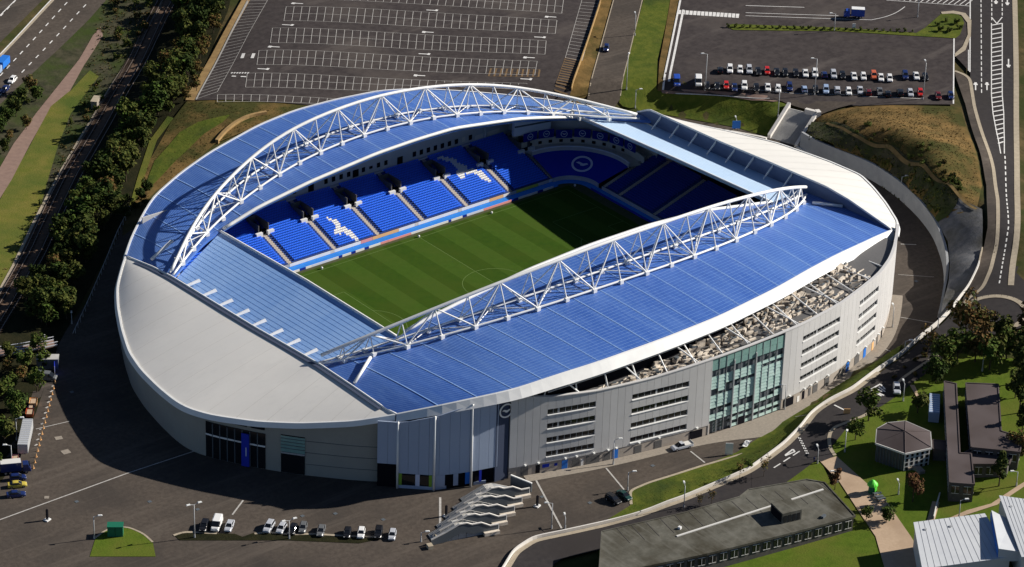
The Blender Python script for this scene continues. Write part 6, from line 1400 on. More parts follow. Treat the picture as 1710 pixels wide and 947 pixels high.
sign(1217, 760, 1.9, 3.2, 'white', 'white upright sign board on the grass edge by the facade', .2); sign(1229, 219, 2.4, 2.4, 'door_blue', 'blue sign board on the low white wall beside the white shell', .9); sign(1425.5, 51, 1.0, 2.0, 'white', 'small white sign on the hedge strip under the blue lorry', .3); sign(1414, 692, 1.6, 1.4, 'orange', 'orange and white road works barrier on the road by the junction', .2, 'works_barrier')
T = thing('white_tarpaulin', 'white wind-blown sheet at the top of the grass bank beside the facade', 'tarpaulin', tuple(g1(1246, 744)), gdir(1246, 744, 10, -8)); mb = MB(); vs = [(x, y, .35*math.sin(x*2.1+y)+.6+.1*x) for x in np.linspace(-1.8, 1.8, 7) for y in (-.6, 0, .6)]; mb.grid(np.array(vs).reshape(7, 3, 3), .06); mb.build('sheet', M['white'], T)
for u, v, lb in ((160, 178, 'small pale trackside hut between the meadow and the railway'),):
    p = g1(u, v); T = thing('trackside_hut', lb, 'hut', tuple(p), gdir(u, v, -8, 14)); mb = MB(); mb.box((0, 0, 1.2), (4.2, 1.8, 2.4)); mb.build('hut_wall', M['pale_paving'], T); mb = MB(); mb.box((0, 0, 2.5), (4.5, 2.1, .2)); mb.build('hut_roof', M['kerb'], T)
# green play sculpture and benches on the plaza
p = g1(1456, 823); T = thing('kiosk', 'bright green domed kiosk standing on the tan plaza', 'kiosk', (p[0], p[1], p[2]+.2)); mb = MB()
for r, z0, z1 in ((1.0, 0, 2.0),): mb.tube((0, 0, z0), (0, 0, z1), r, 10, r2=.85)
mb.build('kiosk_body', M['kiosk_green'], T); mb = MB(); prevr = 1.35
for k in range(5): mb.tube((0, 0, 2.0+.28*k), (0, 0, 2.28+.28*k), 1.35*math.cos(k/5*1.45), 12, r2=1.35*math.cos((k+1)/5*1.45))
mb.build('dome', M['bright_green'], T); mb = MB(); mb.box((.2, -.95, 1.0), (.7, .25, 1.1)); mb.build('hatch', M['bright_green'], T)
for i, (u, v) in enumerate(((1465, 829), (1468, 834), (1472, 838))):
    p = g1(u, v); T = thing('picnic_table', ['dark picnic table nearest the bright green kiosk', 'dark picnic table in the middle of the three on the plaza', 'dark picnic table farthest from the bright green kiosk'][i], 'table', (p[0], p[1], p[2]+.2), gdir(u, v, 10, -2), 'picnic tables on the plaza')
    mb = MB(); mb.box((0, 0, .75), (2.0, .8, .08)); mb.build('table_top', M['steel_dark'], T)
    for s in (-1, 1):
        mb = MB(); mb.box((0, s*.75, .45), (2.0, .3, .07)); mb.build('bench', M['steel_dark'], T)
        mb = MB(); mb.bar((s*.7, -.8), (s*.7, .8), .08, .38, .45); mb.tube((s*.7, -.3, .75), (s*.7, -.6, 0), .05, 4); mb.tube((s*.7, .3, .75), (s*.7, .6, 0), .05, 4); mb.build('leg', M['steel_dark'], T)
# person at the road mouth
p = g1(1359, 774); T = thing('person', 'person in dark clothes walking at the road mouth of the plaza', 'person', (p[0], p[1], p[2]+.22), .6)
def skin_body(vs, es, rs, name, m, parent):
    me = bpy.data.meshes.new(name); me.from_pydata(vs, es, []); o = link(name, me, parent); o.modifiers.new('skin', 'SKIN'); 
    for i, r in enumerate(rs): me.skin_vertices[0].data[i].radius = (r, r)
    me.skin_vertices[0].data[0].use_root = True
    s = o.modifiers.new('sub', 'SUBSURF'); s.levels = 1; s.render_levels = 1; me.materials.append(M[m]); return o
try:
    vs = [(0, 0, .95), (0, 0, 1.2), (0, 0, 1.42), (0, 0, 1.52), (.02, 0, 1.66), (.16, .09, .5), (.2, .1, .08), (.3, .1, .04), (-.12, -.09, .52), (-.3, -.1, .12), (-.2, -.1, .04), (0, .2, 1.38), (-.1, .25, 1.12), (.05, .26, .9), (0, -.2, 1.38), (.12, -.25, 1.13), (.25, -.22, .95)]
    es = [(0, 1), (1, 2), (2, 3), (3, 4), (0, 5), (5, 6), (6, 7), (0, 8), (8, 9), (9, 10), (2, 11), (11, 12), (12, 13), (2, 14), (14, 15), (15, 16)]
    rs = [.15, .15, .16, .055, .10, .085, .05, .04, .085, .05, .04, .065, .05, .035, .065, .05, .035]
    skin_body(vs, es, rs, 'body', 'car_navy', T)
except Exception as ex: print('person skipped', ex)

# ------------------------------------------------------------------ buildings at the lower right
def poly_at(L, g, h): return at_z(L, g+h)[:, :2]
def flat_block(name, lb, px, g, h, roofm, wallm, parapet=.3, wins=None, cat='building', fasc='roof_brown'):
    P = poly_at(px, g, h); T = thing(name, lb, cat); c = P.mean(0)
    A = sum(P[i-1][0]*P[i][1]-P[i][0]*P[i-1][1] for i in range(len(P)))
    if A < 0: P = P[::-1]
    I = np.array([p+(c-p)/np.hypot(*(c-p))*.35 for p in P])
    mb = MB(); mb.prism(I, g-1.5, g+h-.35); mb.build('wall', M[wallm], T)
    mb = MB(); mb.prism(P, g+h-.35, g+h); mb.build('roof', M[roofm], T)
    mb = MB()
    for i in range(len(P)): mb.bar(P[i], P[(i+1) % len(P)], .3, g+h-.38, g+h+.18)
    mb.build('roof_edge', M[fasc], T)
    k = len(P)
    for i in (range(k) if wins is None else wins):
        a, b = I[i], I[(i+1) % k]; L = np.hypot(*(b-a)); d = (b-a)/L; nn_ = np.array([d[1], -d[0]]); nw = int(L/2.6)
        if L < 4: continue
        for j in range(nw):
            p0, p1 = a+d*(L*(j+.18)/nw)+nn_*.05, a+d*(L*(j+.82)/nw)+nn_*.05; mb = MB(); mb.bar(p0, p1, .14, g+h-2.9, g+h-1.0); w_ = mb.build('window', M['glass'], T)
            mb = MB(); mb.bar(p0+nn_*.05, p1+nn_*.05, .16, g+h-3.02, g+h-2.9); mb.bar(p0+nn_*.05, p1+nn_*.05, .16, g+h-1.0, g+h-.9); mb.bar((p0+p1)/2-d*.05+nn_*.06, (p0+p1)/2+d*.05+nn_*.06, .16, g+h-2.9, g+h-1.0); mb.build('frame', M['render'], w_)
    return T, P
flat_block('teaching_block', 'narrow brown flat-roofed block with an L-shaped foot beside the hexagonal pavilion', [(1577, 637), (1597, 641), (1603, 757), (1622, 758), (1627, 809), (1586, 806)], 4.2, 5.0, 'roof_brown', 'brick_dark')
flat_block('teaching_block', 'large brown flat-roofed block at the right edge under the trees', [(1613, 640), (1667, 642), (1672, 720), (1708, 731), (1703, 755), (1622, 747)], 4.6, 5.4, 'roof_brown', 'brick_dark')
flat_block('link_building', 'low brown link roof joining the two brown flat-roofed blocks', [(1605, 759), (1622, 750), (1690, 762), (1685, 775), (1624, 775)], 4.4, 3.9, 'roof_brown', 'brick_dark')
flat_block('link_building', 'small brown link roof between the pavilion and the narrow block', [(1557, 735), (1580, 737), (1582, 752), (1558, 750)], 4.0, 3.4, 'roof_brown', 'brick_dark')
TG, PG = flat_block('lecture_building', 'long grey felt-roofed building with a white roof seam at the bottom right', [(1005, 888), (1141, 857), (1235, 830), (1250, 818), (1347, 801), (1377, 806), (1428, 862), (1310, 893), (1180, 925), (1000, 962)], 1.4, 5.0, 'roof_grey', 'brick_dark', fasc='roof_grey')
Pq = at_z([(1130, 896), (1374.7, 817.7)], 6.42); mb = MB(); mb.bar(Pq[0], Pq[1], .45, 6.38, 6.62); mb.build('roof_seam', M['render'], TG)
for k in range(15):
    u = 1030+24*k; a, b = at_z([(u, 888-(u-1005)*.235), (u+22+k*.8, 912-(u-1005)*.225)], 6.42); mb = MB(); mb.bar(a, b, .12, 6.39, 6.45); mb.build('felt_joint', M['brick_dark'], TG)
q = at_z([(1312, 862)], 6.4)[0]; mb = MB(); an = gdir(1300, 850, 30, -8); mb.box((q[0], q[1], 7.8), (5.2, 5.5, 2.8), an); mb.build('roof_bulkhead', M['roof_grey'], TG); mb = MB(); d = np.array([math.cos(an), math.sin(an)])
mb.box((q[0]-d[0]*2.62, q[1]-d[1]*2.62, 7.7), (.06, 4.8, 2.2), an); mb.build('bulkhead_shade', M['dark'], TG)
for i in range(4):
    mb = MB(); e = np.array([d[1], -d[0]]); c_ = q[:2]+e*2.78+d*(-1.8+1.2*i); mb.box((c_[0], c_[1], 7.6), (.8, .06, 1.8), an); mb.build('window', M['glass'], TG)
q = at_z([(1375, 864)], 6.4)[0]; mb = MB(); mb.box((q[0], q[1], 6.7), (1.4, .7, .5), .3); mb.build('roof_vent', M['steel_dark'], TG)
q = at_z([(1135, 883)], 6.4)[0]; mb = MB(); mb.box((q[0], q[1], 6.7), (.7, .7, .6), .3); mb.build('roof_vent', M['white'], TG)
def gable(name, lb, px, g, h, rise=.8):
    P = poly_at(px, g, h); T = thing(name, lb, 'building'); mb = MB(); c = P.mean(0); I = np.array([p+(c-p)/np.hypot(*(c-p))*.5 for p in P])
    A = sum(P[i-1][0]*P[i][1]-P[i][0]*P[i-1][1] for i in range(len(P)))
    mb.prism(I, g-1.5, g+h-.3); mb.build('wall', M['render'], T); mb = MB(); zz_ = [g+h+(rise if i < 2 else 0) for i in range(len(P))]; mb.prism(P, [z-.3 for z in zz_], zz_); mb.build('roof', M['roof_metal'], T)
    for k in range(1, 14):
        a = P[0]*(1-k/14)+P[1]*k/14; b = P[3]*(1-k/14)+P[2]*k/14; mb = MB(); mb.bar(a, b, .09, zz_[0], zz_[0]+.05, z0b=zz_[3], z1b=zz_[3]+.05); mb.build('roof_seam', M['steel'], T)
    return T, P, zz_
TM, PM, zM = gable('sports_hall', 'white metal-roofed hall with a low slope at the bottom right corner', [(1525, 877), (1644, 862), (1690, 930), (1540, 950)], 3.0, 6.0)
gable('sports_hall', 'taller white metal-roofed wing at the bottom right, its roof running off the frame', [(1668, 832), (1760, 845), (1790, 930), (1706, 930)], 3.6, 7.5)
T = thing('roof_lantern', 'raised white monopitch rooflight with a shaded blue side on the white metal hall', 'rooflight'); P = poly_at([(1656, 851), (1690, 862), (1712, 915), (1668, 915)], 3, 8.6); mb = MB(); mb.prism(P, 8, [11.4, 10.4, 10.4, 11.4]); mb.build('lantern_roof', M['roof_metal'], T)
P2 = poly_at([(1632, 868), (1655, 852), (1668, 915), (1650, 925)], 3, 6.5)
a, b = P[0], P[3]; mb = MB(); mb.bar(a+(a-P[1])/np.hypot(*(a-P[1]))*.1, b+(a-P[1])/np.hypot(*(a-P[1]))*.1, .1, 8.8, 10.9); mb.build('lantern_glazing', M['door_blue'], T)
for i, (u, v) in enumerate(((1545, 886), (1587, 881), (1688, 848))):
    q = at_z([(u, v)], 9.4 if i < 2 else 11.4)[0]; T = thing('roof_vent', ['small dark vent on the white metal roof near its left corner', 'small dark vent on the white metal roof right of another vent', 'small dark vent on the taller white wing'][i], 'vent', tuple(q)); mb = MB(); mb.tube((0, 0, -.4), (0, 0, .35), .28, 8); mb.build('pipe', M['steel_dark'], T); mb = MB(); mb.tube((0, 0, .35), (0, 0, .48), .4, 8); mb.build('cowl', M['steel'], T)
# hexagonal pavilion
gP = 3.6; hP = 5.2
P = poly_at([(1462, 740), (1464, 716), (1482, 706), (1512, 703), (1554, 721), (1556, 748), (1511.5, 757.5)], gP, hP); T = thing('pavilion', 'hexagonal dark pavilion with a brown hipped roof and a white gridded window wall', 'building')
c = P.mean(0); I = np.array([p+(c-p)/np.hypot(*(c-p))*.55 for p in P]); mb = MB(); mb.prism(I, gP-1.5, gP+hP-.3); mb.build('wall', M['brick_dark'], T)
ap = at_z([(1511, 720)], gP+hP+2.0)[0]; mb = MB(); k = len(P); vs = [(*p, gP+hP) for p in P]+[(*p, gP+hP-.35) for p in P]+[tuple(ap)]
mb.add(vs, [[i, (i+1) % k, 2*k] for i in range(k)]+[[i, k+i, k+(i+1) % k, (i+1) % k] for i in range(k)]+[list(range(k, 2*k))]); mb.build('roof', M['roof_brown'], T)
for i in range(k):
    mb = MB(); mb.tube((*P[i], gP+hP+.02), tuple(ap+[0, 0, .03]), .10, 4); mb.build('hip_ridge', M['roof_brown'], T)
    mb = MB(); mb.bar(P[i], P[(i+1) % k], .2, gP+hP-.4, gP+hP+.06); mb.build('eaves_board', M['render' if i in (5, 6) else 'concrete'], T)
iw = 5; a, b = I[iw], I[(iw+1) % k]; L = np.hypot(*(b-a)); d = (b-a)/L; nn_ = np.array([d[1], -d[0]])
if nn_@((a+b)/2-c) < 0: nn_ = -nn_
mb = MB(); mb.bar(a+nn_*.1, b+nn_*.1, .2, gP-.2, gP+hP-.4); mb.build('window_wall', M['render'], T)
for i in range(5):
    for j in range(4):
        p0, p1 = a+d*(L*(i+.25)/5)+nn_*.18, a+d*(L*(i+.75)/5)+nn_*.18; z0 = gP+.1+1.18*j; mb = MB(); mb.bar(p0, p1, .1, z0+.1, z0+.95); mb.build('window', M['glass'], T)
for i in (6, 0):
    a, b = I[i], I[(i+1) % k]; mb = MB()
    for j in range(9): q0 = a+(b-a)*(j+.5)/9; e = q0-c; e /= np.hypot(*e); mb.box((*(q0+e*.12), gP+2.4), (.16, .16, 5)); 
    mb.build('wall_fin', M['steel_dark'], T)
p = g1(1526, 787); T = thing('entrance_ramp', 'pale curved ramp wall in front of the white gridded window wall', 'ramp'); Qp = G([(1514, 784), (1522, 782), (1532, 784), (1540, 792)])
for i in range(3): mb = MB(); mb.bar(Qp[i], Qp[i+1], 1.6, Qp[i][2]-.3, Qp[i][2]+.8); mb.build('ramp_segment', M['pale_paving'], T)
T = thing('garden_wall', 'white handrail wall beside the shaded footpath right of the autumn tree', 'wall'); Qp = G([(1569, 828), (1564, 845), (1559, 868)])
for i in range(2): mb = MB(); mb.bar(Qp[i], Qp[i+1], .25, Qp[i][2]-.3, Qp[i][2]+1.0, z0b=Qp[i+1][2]-.3, z1b=Qp[i+1][2]+1.0); mb.build('wall_segment', M['render'], T)
p = g1(1559, 690); T = thing('storage_container', 'pale blue storage container in the shade beside the narrow brown block', 'container', tuple(p), gdir(1559, 690, 1, -30)); mb = MB(); mb.box((0, 0, 1.5), (9.5, 2.6, 2.9)); mb.build('container_body', M['car_paleblue'], T); mb = MB()
for i in range(9): mb.box((-4.2+1.05*i, 0, 2.98), (.2, 2.5, .07))
mb.build('roof_rib', M['screen'], T)

# ------------------------------------------------------------------ trees and shrubs
def crown_mesh(name, m, rx, rz_, z0, nleaf, leaf, seed, conical=False, m2=None):
    rng = random.Random(seed); mb = MB()
    lobes = []
    for i in range(11):
        t = rng.uniform(0, 6.283); rr = rng.uniform(.15, .72)*rx; zz_ = rng.uniform(-.55, .75)*rz_
        if conical: rr *= max(.1, (1-(zz_/rz_+1)/2))*1.2
        lobes.append((rr*math.cos(t), rr*math.sin(t), z0+rz_+zz_, rng.uniform(.30, .5)*rx*(.7 if conical else 1)))
    lobes.append((0, 0, z0+rz_*1.1, rx*.55))
    for i in range(nleaf):
        lx, ly, lz, lr = rng.choice(lobes)
        while True:
            x, y, z = rng.uniform(-1, 1), rng.uniform(-1, 1), rng.uniform(-1, 1); q = math.sqrt(x*x+y*y+z*z)
            if .35 < q <= 1: break
        k = lr*(.62+.38*rng.random())/q; c = Vector((lx+x*k, ly+y*k, lz+z*k*.85))
        nrm = (Vector((x, y, z+.5)).normalized()+Vector((rng.uniform(-.8, .8), rng.uniform(-.8, .8), rng.uniform(-.5, .8)))).normalized()
        a = nrm.orthogonal().normalized(); b = nrm.cross(a); an = rng.uniform(0, 6.28); a, b = a*math.cos(an)+b*math.sin(an), b*math.cos(an)-a*math.sin(an); s = leaf*rng.uniform(.55, 1.2)
        mb.add([tuple(c-a*s), tuple(c-b*s*.6+nrm*.1*s), tuple(c+a*s), tuple(c+b*s*.6+nrm*.1*s)], [[0, 1, 2, 3]], 1 if rng.random() < .3 else 0)
    return mb.mesh(name, [M[m], M[m2 or m]])
def trunk_mesh(h, r, seed, spread):
    rng = random.Random(seed); mb = MB(); mb.tube((0, 0, -.5), (0, 0, h*.55), r, 7, r2=r*.7); mb.tube((0, 0, h*.55), (.1, .05, h*1.25), r*.7, 6, r2=r*.25)
    for i in range(5):
        t = i*1.256+rng.uniform(-.3, .3); z = h*rng.uniform(.45, .8); mb.tube((0, 0, z), (spread*.6*math.cos(t), spread*.6*math.sin(t), z+spread*.5), r*.45, 5, r2=r*.15)
    return mb.mesh('trunk', M['bark'])
TYPES = {}
def ttype(key, m, rx, rz_, z0, nleaf, leaf, seed, conical=False, m2=None): TYPES[key] = (crown_mesh('crown', m, rx, rz_, z0, nleaf, leaf, seed, conical, m2), trunk_mesh(z0+rz_*.6, .22 if rx > 2 else .08, seed, rx))
ttype('dark0', 'leaf_dark', 4.2, 4.2, 1.2, 800, .62, 1, m2='leaf_olive'); ttype('dark1', 'leaf_dark', 3.8, 4.8, 1.5, 760, .60, 2); ttype('dark2', 'leaf_dark', 4.6, 3.8, 1.0, 840, .64, 3, m2='leaf_green')
ttype('olive0', 'leaf_olive', 3.9, 3.8, 1.2, 760, .60, 4, m2='leaf_dark'); ttype('olive1', 'leaf_olive', 3.4, 4.2, 1.2, 680, .58, 5, m2='leaf_green')
ttype('green0', 'leaf_green', 3.4, 3.4, 1.2, 680, .55, 6, m2='leaf_olive'); ttype('autumn0', 'leaf_autumn', 4.0, 3.8, 1.6, 620, .55, 7, m2='leaf_olive'); ttype('autumn1', 'leaf_autumn', 4.8, 4.4, 2.2, 700, .58, 8, m2='leaf_dark')
ttype('red0', 'leaf_red', 3.8, 4.2, 2.2, 760, .5, 9, m2='leaf_autumn'); ttype('conifer0', 'leaf_dark', 3.2, 5.8, .8, 820, .55, 10, True, 'leaf_olive'); ttype('shrub0', 'leaf_olive', 1.5, 1.1, .05, 230, .34, 11, m2='leaf_green'); ttype('shrub1', 'leaf_dark', 1.6, 1.2, .05, 240, .36, 12, m2='leaf_autumn'); ttype('sapling0', 'leaf_autumn', 1.8, 2.4, 1.6, 180, .3, 13, m2='leaf_olive')
def tree(key, x, y, z, s, label, group, cat='tree', name=None, wood=False):
    T = thing(name or {'shrub': 'shrub', 'conifer': 'conifer_tree', 'sapling': 'young_tree'}.get(key.rstrip('0123456789'), 'leafy_tree'), label, cat, (x, y, z), random.uniform(0, 6.28), group)
    T.scale = (s, s, s*random.uniform(.9, 1.12)); cr, tr = TYPES[key]; link('crown', cr, T); link('trunk', tr, T); return T
def scatter(px, step, jit=.4, seed=1):
    rng = random.Random(seed); P = G(px)[:, :2]; x0, y0 = P.min(0); x1, y1 = P.max(0); out = []
    for i in range(int((x1-x0)/step)+1):
        for j in range(int((y1-y0)/step)+1): out.append((x0+(i+.5*(j % 2)+rng.uniform(-jit, jit))*step, y0+(j+rng.uniform(-jit, jit))*step))
    out = np.array(out); return out[_inside(out, P)]
random.seed(21)
WOOD = [(325, -25), (398, -25), (372, 30), (345, 80), (322, 130), (296, 175), (262, 210), (238, 265), (215, 320), (176, 380), (146, 455), (118, 530), (92, 560), (50, 548), (28, 545), (58, 470), (106, 390), (150, 315), (204, 225), (262, 120), (302, 40)]
wl = {'dark': 'dark evergreen tree in the dense wood beside the railway', 'olive': 'olive-green tree in the dense wood beside the railway', 'autumn': 'brownish tree in the dense wood beside the railway', 'green': 'light green bushy tree in the wood beside the railway'}
for x, y in scatter(WOOD, 4.9, .40, 3):
    k = random.choice(['dark0', 'dark1', 'dark2', 'dark0', 'dark2', 'olive0', 'olive1', 'olive0', 'autumn0']); tree(k, x, y, Z([(x, y)])[0], random.uniform(.6, 1.05), wl[k.rstrip('012')], '%s trees of the railway wood' % k.rstrip('012'))
for x, y in scatter([(322, 128), (340, 120), (330, 160), (305, 175), (280, 200), (262, 215), (280, 180)], 5.5, .3, 4): tree(random.choice(['olive0', 'olive1', 'autumn0']), x, y, Z([(x, y)])[0], random.uniform(.4, .7), 'small olive tree on the sunny corner of the wood under the car park', 'small trees at the sunny corner of the wood')
for x, y in scatter([(-25, 625), (20, 600), (60, 590), (86, 583), (78, 618), (62, 655), (40, 690), (22, 730), (-5, 790), (-40, 790)], 5.6, .3, 5):
    k = random.choice(['dark2', 'olive0', 'green0', 'autumn0', 'dark0', 'green0']); tree(k, x, y, Z([(x, y)])[0], random.uniform(.5, .85), {'d': 'dark bushy tree behind the vehicles at the left edge', 'o': 'olive bushy tree behind the vehicles at the left edge', 'g': 'light green bushy tree behind the vehicles at the left edge', 'a': 'brown autumn tree behind the vehicles at the left edge'}[k[0]], '%s trees behind the left kerb' % k.rstrip('012'))
for x, y in scatter([(-15, 225), (15, 172), (55, 140), (80, 150), (58, 195), (15, 262), (-15, 280)], 6.2, .3, 6): tree(random.choice(['dark0', 'dark2', 'autumn0']), x, y, Z([(x, y)])[0], random.uniform(.4, .75), 'dark scrubby tree between the dual carriageway and the pink track', 'scrubby trees below the dual carriageway')
for x, y in scatter([(160, 45), (182, 0), (262, 0), (245, 45), (212, 92), (190, 112), (170, 90)], 6.0, .4, 7): tree(random.choice(['shrub0', 'shrub1', 'olive1']), x, y, Z([(x, y)])[0], random.uniform(.4, 1.1) if random.random() < .7 else .4, 'low green scrub on the slope between the road and the railway', 'scrub between the road and the railway', 'shrub', 'shrub')
for x, y in scatter([(118, 185), (160, 128), (188, 140), (140, 225), (94, 298), (52, 378), (15, 455), (0, 470), (40, 395), (75, 320)], 5.2, .42, 8): tree(random.choice(['shrub0', 'shrub0', 'shrub1']), x, y, Z([(x, y)])[0], random.uniform(.3, .75), 'low pale shrub on the strip between the meadow and the railway', 'shrubs beside the railway', 'shrub')
for x, y in scatter([(205, 340), (225, 325), (262, 320), (235, 350), (205, 380), (180, 420), (168, 425)], 5.5, .35, 9): tree('dark1', x, y, Z([(x, y)])[0], random.uniform(.35, .6), 'dark small tree in the shade at the left shoulder of the stadium', 'small shaded trees left of the stadium')
# hill scrub, verge bushes
hp = G([(1385, 212), (1440, 200), (1500, 205), (1565, 245), (1608, 310), (1600, 338), (1540, 300), (1470, 255), (1410, 232)])[:, :2]; rh = random.Random(4); cl = []
while len(cl) < 60:
    if cl and rh.random() < .7: q = rh.choice(cl)+np.array([rh.gauss(0, 3), rh.gauss(0, 3)])
    else: q = np.array([rh.uniform(hp[:, 0].min(), hp[:, 0].max()), rh.uniform(hp[:, 1].min(), hp[:, 1].max())])
    if _inside(q[None], hp)[0]: cl.append(q)
for q in cl: tree(rh.choice(['shrub1', 'shrub0']), q[0], q[1], Z([q])[0]-.2, rh.uniform(.25, .7), 'low dark scrub bush on the brown hillside above the retaining wall', 'scrub bushes on the brown hillside', 'shrub')
for i in range(26):
    u = 1216+12.3*i; v = 47+.32*i; p = g1(u, v); T = tree('shrub0', p[0], p[1], p[2]+.35, random.uniform(.35, .55), 'low bush in the hedge strip across the upper right car park', 'bushes of the hedge strip', 'shrub')
for u, v in ((1565, 45), (1580, 38), (1597, 42), (1585, 55), (1570, 54), (1602, 50)): p = g1(u, v); tree('shrub0', p[0], p[1], p[2]+.35, random.uniform(.5, .8), 'low bush on the triangular verge at the upper right', 'bushes on the triangular verge', 'shrub')
# right side trees
RT = [(1610, 572, 'autumn1', 1.25, 'very large brown tree standing left of the roundabout'), (1640, 558, 'autumn0', 1.0, 'brown bare-looking tree right under the roundabout ring'), (1668, 575, 'olive0', 1.0, 'brown tree below the roundabout, towards the right edge'), (1598, 605, 'green0', 1.1, 'olive tree at the road edge below the large brown tree'), (1628, 605, 'autumn1', 1.0, 'brown tree above the brown flat roofs'), (1548, 597, 'sapling0', 1.4, 'thin bare tree beside the barrier at the bend'), (1575, 622, 'olive1', 1.0, 'olive tree beside the road above the narrow brown block'),
      (1652, 618, 'green0', 1.1, 'green tree on the lawn above the large brown roof'), (1680, 600, 'olive1', 1.0, 'dark tree near the right edge under the roundabout'), (1700, 640, 'conifer0', 1.3, 'tall dark conifer at the right edge beside the brown roof'), (1702, 690, 'conifer0', 1.2, 'dark conifer at the right edge, middle of three'), (1695, 665, 'olive1', .8, 'dark tree shading the corner of the brown roof'), (1705, 735, 'conifer0', 1.0, 'dark conifer at the right edge, lowest of three'), (1700, 770, 'autumn0', 1.0, 'brown tree at the right edge beside the link roof'),
      (1668, 812, 'conifer0', .95, 'slim dark conifer on the lawn below the brown roofs'), (1524, 838, 'red0', .78, 'reddish-brown autumn tree on the lawn between plaza and footpath'), (1450, 703, 'olive1', .95, 'olive tree on the corner of the round lawn'), (1428, 735, 'green0', .75, 'small tree on the round lawn left of the pavilion'), (1532, 690, 'olive0', .7, 'small olive tree on the lawn behind the pavilion'), (1394, 818, 'red0', .55, 'small reddish bush at the corner of the grey flat roof'), (1480, 872, 'dark2', .5, 'dark bush at the plaza edge beside the tree shadow'),
      (1447, 868, 'green0', .5, 'green bush between the grey flat roof and the plaza'), (1690, 880, 'dark0', .6, 'dark bush beside the white metal roof'), (1715, 600, 'dark0', 1.1, 'large dark tree just inside the right edge under the road'), (1722, 560, 'autumn1', 1.2, 'brown tree at the right edge beside the roundabout'), (1562, 640, 'dark2', .8, 'dark tree at the top of the container'), (1250, 783, 'green0', .35, 'small bright green bush against the barrier'), (1235, 800, 'sapling0', .8, 'bare sapling on the verge by the barrier'), (1275, 797, 'sapling0', .9, 'bare sapling beside the road above the grey roof'), (1188, 843, 'sapling0', .7, 'thin sapling at the back of the grey roof'), (1168, 848, 'sapling0', .6, 'thin sapling left of another behind the grey roof')]
for u, v, k, s, lb in RT: p = g1(u, v); tree(k, p[0], p[1], p[2], s, lb, None)
for x, y in scatter([(1560, 560), (1610, 575), (1590, 600), (1500, 640), (1470, 660), (1500, 625)], 5.0, .4, 13)[:14]: tree('shrub1', x, y, Z([(x, y)])[0], random.uniform(.4, .8), 'low dark shrub on the road verge below the bend', 'shrubs on the road verge', 'shrub')
for x, y in scatter([(1085, 835), (1120, 815), (1200, 790), (1290, 740), (1350, 690), (1420, 640), (1480, 605), (1500, 598), (1430, 650), (1330, 712), (1230, 780), (1120, 835)], 6.5, .45, 14): tree('shrub0', x, y, Z([(x, y)])[0], random.uniform(.16, .35), 'small tuft on the grass bank along the barrier', 'tufts on the grass bank', 'shrub')

# ------------------------------------------------------------------ rough grass tufts on the banks (nobody could count them)
def tufts(name, px, n_, mats, hmin, hmax, seed, label=None):
    rng = random.Random(seed); P = G(px)[:, :2]; x0, y0 = P.min(0); x1, y1 = P.max(0); pts = []
    cand = np.array([(rng.uniform(x0, x1), rng.uniform(y0, y1)) for _ in range(n_*3)]); cand = cand[_inside(cand, P)][:n_]; zc = Z(cand); mb = MB()
    for (x, y), z in zip(cand, zc):
        h = rng.uniform(hmin, hmax); w_ = h*rng.uniform(.5, 1.1); mi = 0 if rng.random() < .55 else 1
        for k in range(3):
            t = k*2.1+rng.uniform(0, 1); dx, dy = math.cos(t)*w_*.5, math.sin(t)*w_*.5; lx, ly = rng.uniform(-.3, .3)*h, rng.uniform(-.3, .3)*h
            mb.add([(x-dx, y-dy, z), (x+dx, y+dy, z), (x+dx*.4+lx, y+dy*.4+ly, z+h), (x-dx*.6+lx, y-dy*.6+ly, z+h*.9)], [[0, 1, 2, 3]], mi)
    o = mb.build(name, [M[m] for m in mats], recalc=False); o['kind'] = 'stuff'
tufts('rough_grass', [(1350, 238), (1358, 200), (1430, 182), (1590, 182), (1622, 245), (1636, 310), (1628, 340), (1566, 366), (1530, 328), (1450, 268), (1400, 256)], 3800, ('tuft_brown', 'tuft_brown'), .10, .34, 31)
tufts('rough_grass', [(1350, 238), (1358, 208), (1395, 208), (1430, 224), (1500, 252), (1560, 292), (1598, 332), (1580, 360), (1566, 366), (1530, 328), (1450, 268), (1400, 256)], 1500, ('leaf_dark', 'tuft_green'), .18, .6, 32)
tufts('rough_grass', [(318, 170), (400, 178), (560, 184), (470, 198), (420, 213), (360, 238), (262, 316), (236, 340), (240, 290), (285, 210)], 1800, ('tuft_brown', 'tuft_green'), .10, .32, 33)
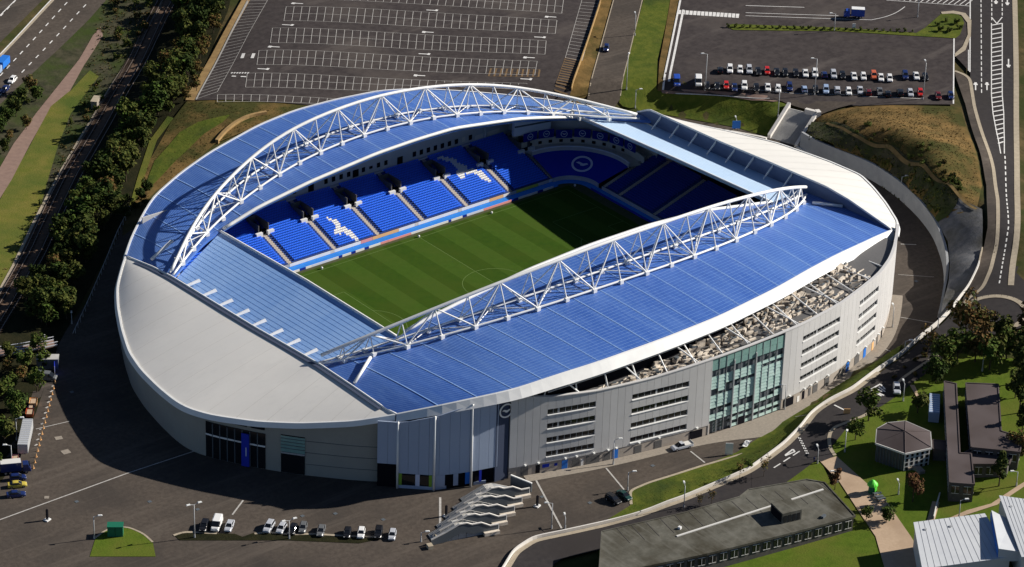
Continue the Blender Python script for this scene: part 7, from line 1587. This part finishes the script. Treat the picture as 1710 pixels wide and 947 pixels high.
tufts('rough_grass', [(160, 40), (182, 0), (270, 0), (250, 45), (215, 100), (185, 140), (140, 225), (94, 300), (52, 380), (10, 465), (0, 465), (72, 330), (118, 190), (165, 128), (140, 110), (160, 70)], 4200, ('tuft_brown', 'tuft_green'), .15, .6, 34)
tufts('rough_grass', [(1046, 160), (1090, 155), (1108, 158), (1290, 172), (1310, 180), (1284, 222), (1228, 208), (1140, 192)], 1500, ('leaf_green', 'tuft_green'), .08, .22, 35)
tufts('rough_grass', [(1000, 880), (1054, 845), (1060, 822), (1118, 800), (1174, 784), (1265, 742), (1290, 730), (1330, 710), (1280, 762), (1200, 806), (1062, 860)], 1800, ('tuft_green', 'tuft_brown'), .08, .2, 36)
# worn patches, drain covers and cones on the concourse
seg = []
for a, b, w in (((92, 733), (104, 731), 1.6), ((107, 752), (113, 758), 2.0), ((74, 831), (82, 831), 1.2)):
    A, B = at_z([a, b], 0); seg.append((A, B, w))
stripes('paint_smudge', seg, M['pale_paving'], 1, .10)
rng = random.Random(8)
for i in range(16):
    u, v = 92-2.4*i, 640+9.5*i; p = at_z([(u, v)], 0)[0]
    T = thing('traffic_cone', 'small orange and white traffic cone in the line marking the lane by the left kerb', 'cone', (p[0], p[1], .06), 0, 'traffic cones along the left kerb lane')
    mb = MB(); mb.box((0, 0, .03), (.5, .5, .06)); mb.tube((0, 0, .05), (0, 0, .95), .22, 8, r2=.05); mb.build('cone_body', M['orange'], T); mb = MB(); mb.tube((0, 0, .42), (0, 0, .66), .145, 8, r2=.10); mb.build('white_band', M['white'], T)
dme = MB(); dme.box((0, 0, .02), (.9, .9, .04)); dme = dme.mesh('drain_cover', M['steel_dark'])
for u, v in ((330, 851), (120, 655), (505, 862), (640, 868), (128, 838), (250, 838), (905, 830), (985, 840), (1090, 778), (1530, 470), (560, 858)):
    p = at_z([(u, v)], 0)[0]; o = link('drain_cover', dme); o.location = (p[0], p[1], .06); tag(o, 'dark square drain cover set in the asphalt round the stadium', 'drain cover', 'drain covers in the concourse')
